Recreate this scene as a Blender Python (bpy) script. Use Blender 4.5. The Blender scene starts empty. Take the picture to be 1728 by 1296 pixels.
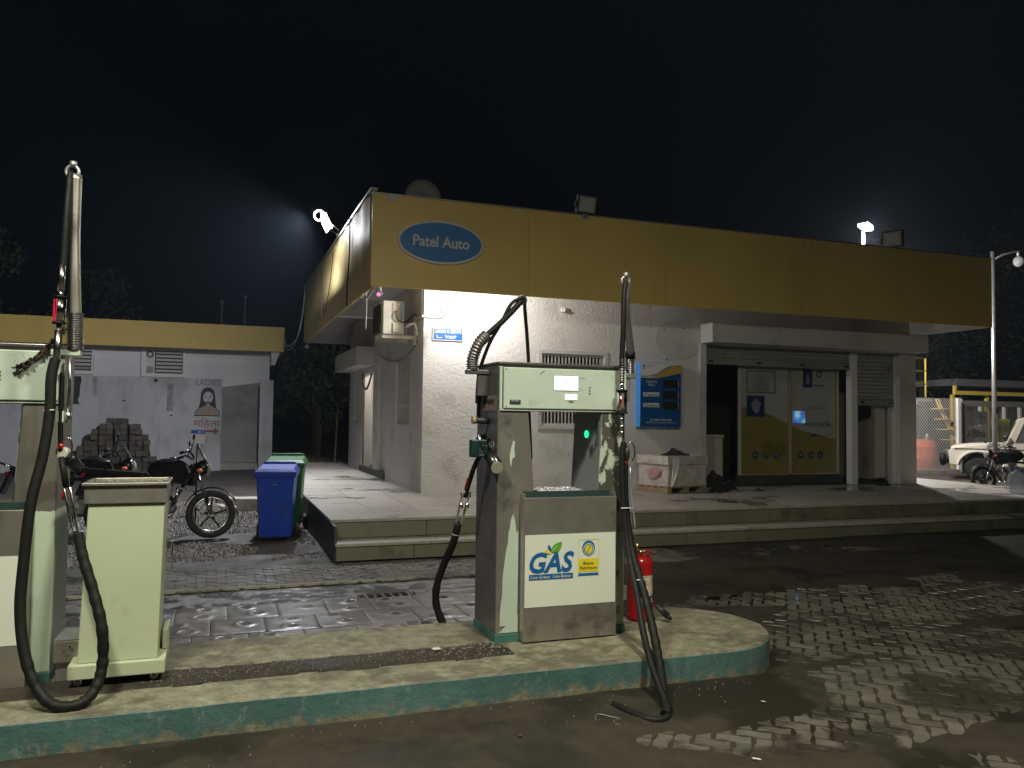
import bpy, math, random
from mathutils import Vector, Matrix, noise
random.seed(7)
SC = bpy.context.scene
COL = SC.collection

# ------------------------------------------------------------------ camera
EYE = 1.65
FPX = 1366.56
_y = Vector((368 - 864, 648 - 700, -FPX)).normalized()
_x = Vector((4640 - 864, 648 - 752, -FPX)).normalized()
_x = (_x - _y * _x.dot(_y)).normalized()
_z = _x.cross(_y)
Rw2c = Matrix((_x, _y, _z)).transposed()          # columns = world axes in camera space
cam_d = bpy.data.cameras.new('camera')
cam = bpy.data.objects.new('camera', cam_d)
COL.objects.link(cam)
cam.matrix_world = Matrix.Translation((0, 0, EYE)) @ Rw2c.transposed().to_4x4()
cam_d.sensor_width = 36.0
cam_d.lens = FPX / 1728 * 36.0
cam_d.clip_start = 0.05
cam_d.clip_end = 600
SC.camera = cam

# ------------------------------------------------------------------ world: night sky, sun far below the horizon
W = bpy.data.worlds.new('World')
SC.world = W
W.use_nodes = True
wn = W.node_tree.nodes
wl = W.node_tree.links
sky = wn.new('ShaderNodeTexSky')
sky.sky_type = 'NISHITA'
sky.sun_disc = False
sky.sun_elevation = math.radians(-6)
sky.sun_rotation = math.radians(200)
bg = wn['Background']
bg.inputs['Strength'].default_value = 0.05
mixs = wn.new('ShaderNodeMix')
mixs.data_type = 'RGBA'
mixs.blend_type = 'ADD'
mixs.inputs[0].default_value = 1.0
mixs.inputs[7].default_value = (0.003, 0.006, 0.016, 1)
wl.new(sky.outputs[0], mixs.inputs[6])
wl.new(mixs.outputs[2], bg.inputs['Color'])

SC.view_settings.view_transform = 'Standard'
SC.view_settings.look = 'None'
SC.view_settings.exposure = 0.0
SC.view_settings.gamma = 1.0
SC.view_settings.use_curve_mapping = False
SC.cycles.use_denoising = True
SC.cycles.max_bounces = 6
SC.cycles.diffuse_bounces = 3
SC.cycles.glossy_bounces = 3
SC.cycles.transparent_max_bounces = 6
SC.cycles.sample_clamp_indirect = 4.0
SC.cycles.sample_clamp_direct = 0.0

# ------------------------------------------------------------------ lamps of the station, with assumed and added ones
def point(name, loc, power, color, radius=0.05):
    d = bpy.data.lights.new(name, 'POINT'); d.energy = power; d.color = color; d.shadow_soft_size = radius
    o = bpy.data.objects.new(name, d); o.location = loc; COL.objects.link(o); return o
def spot(name, loc, target, power, color, angle, blend=0.6, radius=0.12):
    d = bpy.data.lights.new(name, 'SPOT'); d.energy = power; d.color = color
    d.spot_size = math.radians(angle); d.spot_blend = blend; d.shadow_soft_size = radius
    o = bpy.data.objects.new(name, d); o.location = loc
    o.rotation_euler = (Vector(target) - Vector(loc)).to_track_quat('-Z', 'Y').to_euler()
    COL.objects.link(o); return o
def area(name, loc, target, power, color, sx, sy):
    d = bpy.data.lights.new(name, 'AREA'); d.energy = power; d.color = color; d.shape = 'RECTANGLE'; d.size = sx; d.size_y = sy
    o = bpy.data.objects.new(name, d); o.location = loc
    o.rotation_euler = (Vector(target) - Vector(loc)).to_track_quat('-Z', 'Y').to_euler()
    COL.objects.link(o); return o

BULB = (3.42, 12.40, 3.22)
point('wall_bulb_light', (3.44, 12.33, 3.18), 5, (1.0, 0.97, 0.95), 0.05)
UNDER = (3.75, 12.12, 3.80)
point('assumed_soffit_lamp_light', (3.85, 11.95, 3.76), 150, (1.0, 0.96, 0.93), 0.09)  # assumed lamp, hidden by the fascia, lighting the corner wall
FLOOD = (1.86, 15.1, 5.22)
spot('roof_flood_light', (1.45, 15.05, 5.26), (-4.5, 16.5, 0.0), 2700, (0.90, 0.93, 1.0), 172, 0.9, 0.12)
point('roof_flood_glare', (1.50, 14.90, 5.40), 75, (0.90, 0.93, 1.0), 0.10)  # extra light added to strengthen the flood light's halo
STREET = (15.6, 16.36, 6.62)
spot('street_lamp_light', (15.6, 16.36, 6.50), (18.5, 17.5, 0.0), 1300, (1.0, 0.96, 0.9), 165, 0.4, 0.10)
point('assumed_fence_lamp_light', (18.4, 19.5, 4.5), 900, (1.0, 0.94, 0.88), 0.10)  # assumed lamp, added behind the store to light fence and jeep
CAN = [(-1.2, 2.3, 5.22), (2.2, 1.9, 5.22)]  # assumed canopy lamps out of view, inferred from the light on the pumps
area('assumed_canopy_light', (-1.2, 2.3, 5.20), (-1.2, 2.3, 0), 235, (1.0, 0.98, 0.78), 0.5, 0.5)
point('added_fascia_light', (-1.2, 2.3, 5.15), 150, (1.0, 0.97, 0.80), 0.2)  # light without its own fixture, added to brighten the fascia
area('assumed_canopy_light', (2.2, 1.9, 5.20), (2.2, 1.9, 0), 215, (1.0, 0.98, 0.78), 0.5, 0.5)
point('added_fascia_light', (2.2, 1.9, 5.15), 190, (1.0, 0.97, 0.80), 0.2)  # second added light for the fascia

point('street_lamp_glare', (15.5, 16.2, 6.62), 1100, (1.0, 0.93, 0.92), 0.10)  # extra light added beside the street lamp for its glow
# ------------------------------------------------------------------ materials
def _n(nt, t, **k):
    n = nt.nodes.new(t)
    for a, v in k.items(): setattr(n, a, v)
    return n
def ramp(nt, fac, stops):
    r = _n(nt, 'ShaderNodeValToRGB')
    e = r.color_ramp.elements
    while len(e) < len(stops): e.new(0.5)
    for i, (p, c) in enumerate(stops):
        e[i].position = p
        e[i].color = (*c, 1) if len(c) == 3 else c
    nt.links.new(fac, r.inputs[0])
    return r.outputs[0]
def noise_tex(nt, scale, detail=5, rough=0.55, coord=None, stretch=None, dist=0.0):
    if coord is None:
        g = _n(nt, 'ShaderNodeNewGeometry'); coord = g.outputs['Position']
    if stretch:
        mp = _n(nt, 'ShaderNodeMapping'); mp.inputs['Scale'].default_value = stretch
        nt.links.new(coord, mp.inputs[0]); coord = mp.outputs[0]
    n = _n(nt, 'ShaderNodeTexNoise')
    n.inputs['Scale'].default_value = scale; n.inputs['Detail'].default_value = detail
    n.inputs['Roughness'].default_value = rough; n.inputs['Distortion'].default_value = dist
    nt.links.new(coord, n.inputs['Vector'])
    return n.outputs['Fac']
def mixc(nt, fac, a, b, mode='MIX'):
    m = _n(nt, 'ShaderNodeMix', data_type='RGBA', blend_type=mode)
    for s, v in ((0, fac), (6, a), (7, b)):
        if hasattr(v, 'is_linked') or hasattr(v, 'links'): nt.links.new(v, m.inputs[s])
        else: m.inputs[s].default_value = v if s == 0 else ((*v, 1) if len(v) == 3 else v)
    return m.outputs[2]
def math_(nt, op, a, b=None):
    m = _n(nt, 'ShaderNodeMath', operation=op)
    for i, v in enumerate((a, b)):
        if v is None: continue
        if hasattr(v, 'links'): nt.links.new(v, m.inputs[i])
        else: m.inputs[i].default_value = v
    return m.outputs[0]
def new_mat(name):
    m = bpy.data.materials.new(name); m.use_nodes = True
    nt = m.node_tree
    return m, nt, nt.nodes['Principled BSDF']
def mat(name, c, rough=0.6, metal=0.0, var=0.12, vscale=6.0, dirt=None, dirt_amt=0.5, dscale=3.0, bump=0.0, bscale=40.0, rvar=0.1, spec=0.5, emit=None, es=1.0, rand=0.0, dstretch=None):
    m, nt, b = new_mat(name)
    L = nt.links
    f = noise_tex(nt, vscale, 6, 0.6)
    lo = tuple(max(0, x * (1 - var)) for x in c); hi = tuple(min(1, x * (1 + var)) for x in c)
    col = ramp(nt, f, [(0.3, lo), (0.7, hi)])
    if dirt:
        f2 = noise_tex(nt, dscale, 8, 0.65, stretch=dstretch)
        fac = ramp(nt, f2, [(0.60 - 0.28 * dirt_amt, (0, 0, 0)), (0.78 - 0.2 * dirt_amt, (1, 1, 1))])
        col = mixc(nt, fac, col, dirt)
    if rand:
        oi = _n(nt, 'ShaderNodeObjectInfo')
        hsv = _n(nt, 'ShaderNodeHueSaturation')
        v = math_(nt, 'ADD', math_(nt, 'MULTIPLY', oi.outputs['Random'], rand * 2), 1 - rand)
        L.new(v, hsv.inputs['Value']); L.new(col, hsv.inputs['Color'])
        col = hsv.outputs[0]
    L.new(col, b.inputs['Base Color'])
    b.inputs['Metallic'].default_value = metal
    b.inputs['Specular IOR Level'].default_value = spec
    if rvar:
        f3 = noise_tex(nt, vscale * 2.3, 5, 0.6)
        mr = _n(nt, 'ShaderNodeMapRange')
        mr.inputs['From Min'].default_value = 0.3; mr.inputs['From Max'].default_value = 0.7
        mr.inputs['To Min'].default_value = max(0.02, rough - rvar); mr.inputs['To Max'].default_value = min(1, rough + rvar)
        L.new(f3, mr.inputs[0]); L.new(mr.outputs[0], b.inputs['Roughness'])
    else:
        b.inputs['Roughness'].default_value = rough
    if bump:
        f4 = noise_tex(nt, bscale, 6, 0.65)
        bp = _n(nt, 'ShaderNodeBump'); bp.inputs['Strength'].default_value = 0.9; bp.inputs['Distance'].default_value = bump
        L.new(f4, bp.inputs['Height']); L.new(bp.outputs[0], b.inputs['Normal'])
    if emit:
        b.inputs['Emission Color'].default_value = (*emit, 1); b.inputs['Emission Strength'].default_value = es
    return m

M = {}
M['plaster'] = mat('rough_white_plaster', (0.66, 0.64, 0.62), 0.75, var=0.06, vscale=1.5, dirt=(0.42, 0.39, 0.34), dirt_amt=0.2, dscale=1.2, bump=0.018, bscale=21, rvar=0.05)
M['plaster_smooth'] = mat('smooth_painted_plaster', (0.56, 0.54, 0.53), 0.7, var=0.05, vscale=2, dirt=(0.32, 0.29, 0.26), dirt_amt=0.2, dscale=1.0, bump=0.004, bscale=9)
M['toilet_wall'] = mat('pale_grey_painted_wall', (0.60, 0.60, 0.60), 0.75, var=0.05, vscale=1, dirt=(0.34, 0.33, 0.32), dirt_amt=0.15, dscale=0.8, bump=0.003, bscale=14)
M['screen_wall'] = mat('stained_screen_wall', (0.40, 0.40, 0.41), 0.8, var=0.10, vscale=0.8, dirt=(0.22, 0.21, 0.20), dirt_amt=0.45, dscale=1.1, bump=0.004, bscale=14, dstretch=(1, 1, 0.35))
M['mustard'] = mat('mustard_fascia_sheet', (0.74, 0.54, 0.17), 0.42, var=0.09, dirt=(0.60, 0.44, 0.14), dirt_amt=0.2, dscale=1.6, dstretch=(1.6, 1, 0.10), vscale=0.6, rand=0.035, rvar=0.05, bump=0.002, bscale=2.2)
M['mustard_pale'] = mat('dull_mustard_sheet', (0.48, 0.37, 0.17), 0.6, var=0.14, vscale=0.9, rvar=0.08, spec=0.25, bump=0.012, bscale=1.3)  # duller, less saturated mustard for the left side sheet
M['mustard_toilet'] = mat('mustard_painted_parapet', (0.55, 0.40, 0.10), 0.6, var=0.10, vscale=0.7, dirt=(0.30, 0.22, 0.08), dirt_amt=0.2, dscale=0.7, rvar=0.05)
M['soffit'] = mat('soffit_paint', (0.50, 0.48, 0.46), 0.8, var=0.06, vscale=1.5, bump=0.003, bscale=10)
M['steel'] = mat('brushed_steel', (0.40, 0.375, 0.33), 0.36, metal=0.75, var=0.14, vscale=3, rvar=0.09, dirt=(0.12, 0.11, 0.09), dirt_amt=0.2, dscale=4)
M['steel_dark'] = mat('dull_dark_steel', (0.18, 0.165, 0.17), 0.32, metal=0.6, var=0.2, vscale=3, rvar=0.1)
M['steel_bright'] = mat('bright_metal', (0.62, 0.62, 0.60), 0.22, metal=1.0, var=0.1, vscale=20, rvar=0.06)
M['chrome'] = mat('chrome', (0.75, 0.75, 0.74), 0.12, metal=1.0, var=0.05, rvar=0.04)
M['mint'] = mat('mint_enamel', (0.45, 0.52, 0.44), 0.42, var=0.06, vscale=4, rvar=0.06, dirt=(0.20, 0.26, 0.19), dirt_amt=-0.05, dscale=9, bump=0.0006, bscale=60)
M['cart_paint'] = mat('pale_green_cart_enamel', (0.45, 0.49, 0.34), 0.42, var=0.05, vscale=2.5, rvar=0.06, dirt=(0.36, 0.38, 0.26), dirt_amt=0.0, dscale=5)
M['rubber'] = mat('black_rubber', (0.009, 0.009, 0.009), 0.5, var=0.3, vscale=30, rvar=0.12, spec=0.16)
M['rubber_worn'] = mat('worn_black_rubber', (0.009, 0.009, 0.008), 0.6, var=0.3, vscale=20, rvar=0.12, spec=0.25, bump=0.001, bscale=80)
M['tyre'] = mat('tyre_rubber', (0.02, 0.02, 0.02), 0.75, var=0.3, vscale=20)
M['black_paint'] = mat('black_paint', (0.012, 0.012, 0.014), 0.25, var=0.2, rvar=0.08)
M['black_plastic'] = mat('black_plastic', (0.02, 0.02, 0.022), 0.5, var=0.2)
M['white_print'] = mat('white_sticker', (0.66, 0.69, 0.60), 0.5, var=0.03, vscale=2, dirt=(0.55, 0.56, 0.48), dirt_amt=0.0, dscale=5)
M['blue_print'] = mat('blue_print', (0.006, 0.10, 0.30), 0.5, var=0.04)
M['yellow_print'] = mat('yellow_print', (0.72, 0.58, 0.02), 0.5, var=0.04)
M['green_print'] = mat('green_print', (0.10, 0.36, 0.02), 0.5, var=0.04)
M['dark_print'] = mat('dark_print', (0.02, 0.02, 0.02), 0.6)
M['grey_print'] = mat('grey_print', (0.25, 0.25, 0.25), 0.6)
M['sign_white'] = mat('sign_white', (0.62, 0.62, 0.62), 0.5, var=0.03)
M['board_blue'] = mat('price_board_blue', (0.004, 0.07, 0.22), 0.45, var=0.06)
M['board_edge'] = mat('price_board_edge_blue', (0.05, 0.30, 0.85), 0.5, var=0.02)
M['board_black'] = mat('price_board_display', (0.02, 0.02, 0.02), 0.3)
M['oval_blue'] = mat('oval_blue', (0.05, 0.19, 0.48), 0.5, var=0.05)
M['sign_blue'] = mat('toilet_sign_blue', (0.01, 0.09, 0.55), 0.4, var=0.02)
M['bin_blue'] = mat('blue_bin_plastic', (0.009, 0.048, 0.40), 0.42, var=0.08, vscale=5, dirt=(0.05, 0.08, 0.22), dirt_amt=0.3, dscale=3)
M['bin_green'] = mat('green_bin_plastic', (0.014, 0.12, 0.03), 0.42, var=0.08, vscale=5, dirt=(0.06, 0.11, 0.05), dirt_amt=0.2, dscale=4)
M['red_paint'] = mat('red_enamel', (0.34, 0.010, 0.012), 0.25, var=0.06, rvar=0.06)
M['orange'] = mat('orange_plastic', (0.75, 0.16, 0.06), 0.5, var=0.1)
M['yellow_paint'] = mat('yellow_rail_paint', (0.75, 0.55, 0.10), 0.5, var=0.08)
M['white_paint'] = mat('white_paint', (0.76, 0.76, 0.74), 0.4, var=0.05, rvar=0.05)
M['jeep_paint'] = mat('cream_vehicle_paint', (0.62, 0.58, 0.48), 0.28, var=0.03, rvar=0.04)
M['ac_white'] = mat('ac_cream_enamel', (0.66, 0.63, 0.55), 0.5, var=0.05)
M['galv'] = mat('galvanised_steel', (0.42, 0.42, 0.42), 0.42, metal=0.7, var=0.15, vscale=8)
M['shutter'] = mat('grey_shutter_steel', (0.34, 0.35, 0.34), 0.45, metal=0.35, var=0.1, vscale=3, dirt=(0.18, 0.17, 0.15), dirt_amt=0.2)
M['frame_alu'] = mat('brass_tinted_aluminium', (0.62, 0.52, 0.30), 0.35, metal=0.5, var=0.06)
M['window_bar'] = mat('window_grille_paint', (0.55, 0.54, 0.50), 0.5, metal=0.2, var=0.15, vscale=15)
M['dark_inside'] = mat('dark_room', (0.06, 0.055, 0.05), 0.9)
M['concrete'] = mat('weathered_concrete', (0.30, 0.28, 0.24), 0.75, var=0.15, vscale=3, dirt=(0.10, 0.09, 0.07), dirt_amt=0.4, dscale=3, bump=0.004, bscale=25, rand=0.10)
M['porch_tile'] = None
M['riser'] = mat('olive_riser_stone', (0.16, 0.155, 0.105), 0.55, var=0.12, vscale=2.5, dirt=(0.06, 0.055, 0.04), dirt_amt=0.3, dscale=2.5, rvar=0.1, rand=0.12)
M['dark_stone'] = mat('dark_side_stone', (0.05, 0.05, 0.052), 0.6, var=0.25, vscale=3)
M['mud_dirt'] = mat('trodden_dirt', (0.062, 0.052, 0.045), 0.75, var=0.3, vscale=1.5, dirt=(0.035, 0.03, 0.026), dirt_amt=0.4, dscale=1.2, bump=0.015, bscale=14, rvar=0.15)
M['stone'] = mat('grey_gravel', (0.17, 0.155, 0.15), 0.6, var=0.35, vscale=9, rvar=0.2)
M['brick'] = mat('dusty_paver_brick', (0.072, 0.058, 0.046), 0.85, var=0.2, vscale=5, rand=0.28, bump=0.003, bscale=40)
M['leaf'] = mat('night_foliage', (0.05, 0.07, 0.025), 0.7, var=0.4, vscale=0.8)
M['grass'] = mat('dry_grass', (0.10, 0.11, 0.04), 0.8, var=0.4, vscale=3)
M['bark'] = mat('bark', (0.08, 0.06, 0.045), 0.9, var=0.3)
M['cloth_black'] = mat('black_cloth', (0.012, 0.012, 0.013), 0.85)
M['cloth_maroon'] = mat('maroon_sack', (0.07, 0.03, 0.03), 0.8)
M['wood'] = mat('pallet_wood', (0.30, 0.22, 0.13), 0.8, var=0.2, vscale=12)
M['foil'] = mat('crumpled_foil', (0.7, 0.7, 0.66), 0.25, metal=0.9, var=0.2, vscale=30, bump=0.006, bscale=60)
M['cable_white'] = mat('white_cable', (0.55, 0.55, 0.55), 0.5)
M['cable_black'] = mat('black_cable', (0.02, 0.02, 0.02), 0.5)
M['garland'] = mat('dried_garland', (0.05, 0.032, 0.02), 0.9, var=0.4, vscale=40)
M['paper'] = mat('litter_paper', (0.6, 0.6, 0.58), 0.7)
M['skin_paint'] = mat('mural_flesh', (0.30, 0.22, 0.17), 0.8, var=0.1)
M['mural_red'] = mat('mural_red', (0.22, 0.08, 0.05), 0.8, var=0.2, vscale=8)
M['mural_grey'] = mat('mural_grey', (0.13, 0.12, 0.12), 0.8, var=0.2, vscale=8)
M['mural_black'] = mat('mural_black', (0.03, 0.03, 0.035), 0.8, var=0.2)
M['brown_gas_steel'] = M['steel']

def emitter(name, c, s):
    m, nt, b = new_mat(name)
    b.inputs['Base Color'].default_value = (*c, 1)
    b.inputs['Emission Color'].default_value = (*c, 1); b.inputs['Emission Strength'].default_value = s
    return m
M['lamp_glow'] = emitter('lit_lamp_lens', (1.0, 0.98, 1.0), 60)
M['bulb_glow'] = emitter('lit_bulb', (1.0, 0.98, 0.97), 60)
M['led_reflection'] = emitter('green_led_reflection', (0.03, 0.9, 0.42), 1.3)  # emission for the disc that stands for a reflected LED
M['lcd'] = emitter('lit_lcd', (0.9, 0.93, 1.0), 0.55)
M['glass_reflection'] = None
M['ir_led'] = emitter('infrared_led', (0.9, 0.2, 0.5), 1.5)

def glass(name, tint=(0.8, 0.85, 0.85), rough=0.03, alpha=0.35):
    m, nt, b = new_mat(name)
    b.inputs['Base Color'].default_value = (*tint, 1)
    b.inputs['Roughness'].default_value = rough
    b.inputs['Alpha'].default_value = alpha
    return m
M['glass'] = glass('window_glass', (0.10, 0.12, 0.12), 0.04, 0.55)
M['dark_glass'] = glass('dark_window_pane', (0.03, 0.035, 0.035), 0.08, 0.95)
M['bottle'] = glass('clear_blue_bottle', (0.45, 0.52, 0.60), 0.08, 0.45)
M['lens'] = glass('lamp_glass', (0.5, 0.5, 0.5), 0.1, 0.5)

def m_glass_reflection():
    m, nt, b = new_mat('glowing_glass_reflection')
    f = noise_tex(nt, 6, 2)
    c = ramp(nt, f, [(0.38, (0.16, 0.10, 0.55)), (0.5, (0.05, 0.35, 0.9)), (0.62, (0.5, 0.9, 1.0))])
    nt.links.new(c, b.inputs['Emission Color']); b.inputs['Emission Strength'].default_value = 0.45
    b.inputs['Base Color'].default_value = (0.02, 0.02, 0.02, 1)
    return m
M['glass_reflection'] = m_glass_reflection()

def m_chipped(name, zsplit=None, amt=0.5, sc=14, under=(0.30, 0.28, 0.24), paint=(0.47, 0.55, 0.43), soft=0.12):
    """mint paint flaking off brushed steel; with zsplit the paint is left only below that height"""
    m, nt, b = new_mat(name)
    L = nt.links
    f = noise_tex(nt, sc, 9, 0.68, stretch=(1, 1, 0.55), dist=0.4)
    f2 = noise_tex(nt, sc * 0.22, 4, 0.5)
    s = math_(nt, 'ADD', math_(nt, 'MULTIPLY', f, 0.65), math_(nt, 'MULTIPLY', f2, 0.5))
    if zsplit is not None:
        g = _n(nt, 'ShaderNodeNewGeometry'); sp = _n(nt, 'ShaderNodeSeparateXYZ'); L.new(g.outputs['Position'], sp.inputs[0])
        z = math_(nt, 'MULTIPLY', math_(nt, 'SUBTRACT', sp.outputs[2], zsplit), 4.0)
        s = math_(nt, 'ADD', math_(nt, 'MULTIPLY', s, 0.35), z)
        thr = 0.2
    else:
        thr = amt
    k = ramp(nt, math_(nt, 'SUBTRACT', s, thr - 0.5), [(0.49, (0, 0, 0)), (0.51, (1, 1, 1))])
    fv = noise_tex(nt, 4, 5)
    pc = ramp(nt, fv, [(0.3, tuple(x * 0.9 for x in paint)), (0.7, paint)])
    L.new(mixc(nt, k, pc, under), b.inputs['Base Color'])
    L.new(math_(nt, 'MULTIPLY', k, 0.7), b.inputs['Metallic'])
    b.inputs['Roughness'].default_value = 0.4
    bp = _n(nt, 'ShaderNodeBump'); bp.inputs['Distance'].default_value = -0.0015; bp.inputs['Strength'].default_value = 0.8
    L.new(k, bp.inputs['Height']); L.new(bp.outputs[0], b.inputs['Normal'])
    return m
M['mint_chipped'] = m_chipped('flaking_mint_paint', amt=0.58, sc=17, under=(0.20, 0.19, 0.15))
M['mint_low'] = m_chipped('steel_with_mint_remains', zsplit=1.12)
M['inner_worn'] = m_chipped('worn_dark_inner_sheet', amt=0.60, sc=7, under=(0.10, 0.11, 0.12), paint=(0.20, 0.21, 0.22))

def m_wet_floor(name, dry, wet, thr, rough_wet, rough_dry, scale=1.6, bump=0.003, bscale=30, rand=0.0, tint2=None):
    m, nt, b = new_mat(name)
    L = nt.links
    f = noise_tex(nt, scale, 5, 0.55)
    k = ramp(nt, f, [(thr - 0.04, (0, 0, 0)), (thr + 0.04, (1, 1, 1))])
    fv = noise_tex(nt, 9, 7, 0.65)
    d = ramp(nt, fv, [(0.3, tuple(x * 0.75 for x in dry)), (0.7, tuple(x * 1.15 for x in dry))])
    if tint2:
        d = mixc(nt, ramp(nt, noise_tex(nt, 2.2, 6, 0.6), [(0.5, (0, 0, 0)), (0.62, (1, 1, 1))]), d, tint2)
    c = mixc(nt, k, d, wet)
    if rand:
        oi = _n(nt, 'ShaderNodeObjectInfo'); hsv = _n(nt, 'ShaderNodeHueSaturation')
        L.new(math_(nt, 'ADD', math_(nt, 'MULTIPLY', oi.outputs['Random'], rand * 2), 1 - rand), hsv.inputs['Value'])
        L.new(c, hsv.inputs['Color']); c = hsv.outputs[0]
    L.new(c, b.inputs['Base Color'])
    mr = _n(nt, 'ShaderNodeMapRange'); mr.inputs['To Min'].default_value = rough_dry; mr.inputs['To Max'].default_value = rough_wet
    L.new(k, mr.inputs[0]); L.new(mr.outputs[0], b.inputs['Roughness'])
    fb = noise_tex(nt, bscale, 7, 0.65)
    bp = _n(nt, 'ShaderNodeBump'); bp.inputs['Distance'].default_value = bump
    L.new(math_(nt, 'MULTIPLY', fb, math_(nt, 'SUBTRACT', 1.1, k)), bp.inputs['Height'])
    L.new(bp.outputs[0], b.inputs['Normal'])
    return m
M['porch_tile'] = m_wet_floor('worn_porch_stone', (0.36, 0.33, 0.29), (0.16, 0.15, 0.13), 0.60, 0.07, 0.5, 0.9, 0.002, 20, rand=0.09)
M['paver'] = m_wet_floor('concrete_paver', (0.098, 0.090, 0.074), (0.040, 0.034, 0.026), 0.52, 0.36, 0.72, 1.7, 0.003, 45, rand=0.22, tint2=(0.062, 0.054, 0.043))
M['paver_pink'] = m_wet_floor('damp_pinkish_paver', (0.27, 0.23, 0.21), (0.12, 0.10, 0.09), 0.58, 0.28, 0.6, 2.4, 0.003, 45, rand=0.13)
M['drain_slab'] = m_wet_floor('wet_drain_slab', (0.16, 0.147, 0.15), (0.12, 0.11, 0.113), 0.47, 0.30, 0.44, 2.0, 0.002, 45, rand=0.10)
M['mud'] = m_wet_floor('wet_mud', (0.040, 0.033, 0.024), (0.020, 0.017, 0.012), 0.54, 0.50, 0.72, 1.1, 0.006, 38)
M['mud_wet'] = m_wet_floor('wet_rough_concrete', (0.14, 0.13, 0.13), (0.05, 0.05, 0.052), 0.47, 0.28, 0.5, 3.0, 0.006, 60)
M['water'] = None
def m_water():
    m, nt, b = new_mat('puddle_water')
    b.inputs['Base Color'].default_value = (0.018, 0.015, 0.012, 1); b.inputs['Roughness'].default_value = 0.02
    b.inputs['Specular IOR Level'].default_value = 0.6
    f = noise_tex(nt, 3, 2)
    bp = _n(nt, 'ShaderNodeBump'); bp.inputs['Distance'].default_value = 0.0008; nt.links.new(f, bp.inputs['Height']); nt.links.new(bp.outputs[0], b.inputs['Normal'])
    return m
M['water'] = m_water()
M['mud'].node_tree.nodes['Principled BSDF'].inputs['Specular IOR Level'].default_value = 0.22

def m_kerb():
    """teal painted kerb side with spalled lower band, dirty yellowish concrete on top"""
    m, nt, b = new_mat('painted_kerb_concrete')
    L = nt.links
    g = _n(nt, 'ShaderNodeNewGeometry'); sp = _n(nt, 'ShaderNodeSeparateXYZ'); L.new(g.outputs['Position'], sp.inputs[0])
    f = noise_tex(nt, 7, 9, 0.68); f2 = noise_tex(nt, 2.0, 5, 0.6); f3 = noise_tex(nt, 26, 6, 0.7)
    # wear climbs from the ground and along the top arris
    zn = math_(nt, 'ADD', sp.outputs[2], math_(nt, 'MULTIPLY', math_(nt, 'SUBTRACT', f, 0.5), 0.42))
    low = ramp(nt, zn, [(0.03, (1, 1, 1)), (0.07, (0, 0, 0))])
    teal = ramp(nt, f2, [(0.3, (0.045, 0.105, 0.10)), (0.5, (0.075, 0.155, 0.148)), (0.72, (0.14, 0.225, 0.21))])
    conc = ramp(nt, f3, [(0.3, (0.11, 0.10, 0.07)), (0.7, (0.27, 0.26, 0.17))])
    side = mixc(nt, low, teal, conc)
    chips = ramp(nt, noise_tex(nt, 15, 9, 0.75, stretch=(1, 1, 0.6)), [(0.57, (0, 0, 0)), (0.64, (1, 1, 1))])
    side = mixc(nt, math_(nt, 'MULTIPLY', chips, 0.6), side, (0.22, 0.27, 0.22))
    side = mixc(nt, ramp(nt, noise_tex(nt, 5, 8, 0.7, stretch=(1.2, 1, 0.35)), [(0.55, (0, 0, 0)), (0.75, (0.75, 0.75, 0.75))]), side, (0.035, 0.06, 0.05))
    zt = math_(nt, 'ADD', sp.outputs[2], math_(nt, 'MULTIPLY', math_(nt, 'SUBTRACT', f3, 0.5), 0.035))
    top = ramp(nt, zt, [(0.187, (0, 0, 0)), (0.192, (1, 1, 1))])
    tc = ramp(nt, noise_tex(nt, 11, 12, 0.78), [(0.32, (0.07, 0.06, 0.04)), (0.44, (0.16, 0.145, 0.095)), (0.56, (0.22, 0.205, 0.15)), (0.66, (0.34, 0.315, 0.22)), (0.78, (0.13, 0.16, 0.13))])
    tcs = mixc(nt, ramp(nt, noise_tex(nt, 3.0, 9, 0.7), [(0.50, (0, 0, 0)), (0.60, (0.85, 0.85, 0.85))]), tc, (0.085, 0.07, 0.05))
    L.new(mixc(nt, top, side, tcs), b.inputs['Base Color'])
    b.inputs['Roughness'].default_value = 0.65
    bp = _n(nt, 'ShaderNodeBump'); bp.inputs['Distance'].default_value = 0.006
    L.new(noise_tex(nt, 30, 8, 0.7), bp.inputs['Height']); L.new(bp.outputs[0], b.inputs['Normal'])
    return m
M['kerb'] = m_kerb()
def m_wrap():
    m, nt, b = new_mat('stretch_wrapped_carton')
    L = nt.links
    f = noise_tex(nt, 9, 5, 0.6); c = ramp(nt, f, [(0.35, (0.52, 0.45, 0.42)), (0.6, (0.62, 0.56, 0.53)), (0.75, (0.78, 0.74, 0.72))])
    L.new(c, b.inputs['Base Color']); b.inputs['Roughness'].default_value = 0.22
    bp = _n(nt, 'ShaderNodeBump'); bp.inputs['Distance'].default_value = 0.02
    L.new(noise_tex(nt, 7, 6, 0.7, stretch=(1, 1, 2.5), dist=1.5), bp.inputs['Height']); L.new(bp.outputs[0], b.inputs['Normal'])
    return m
M['wrap'] = m_wrap()

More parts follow.
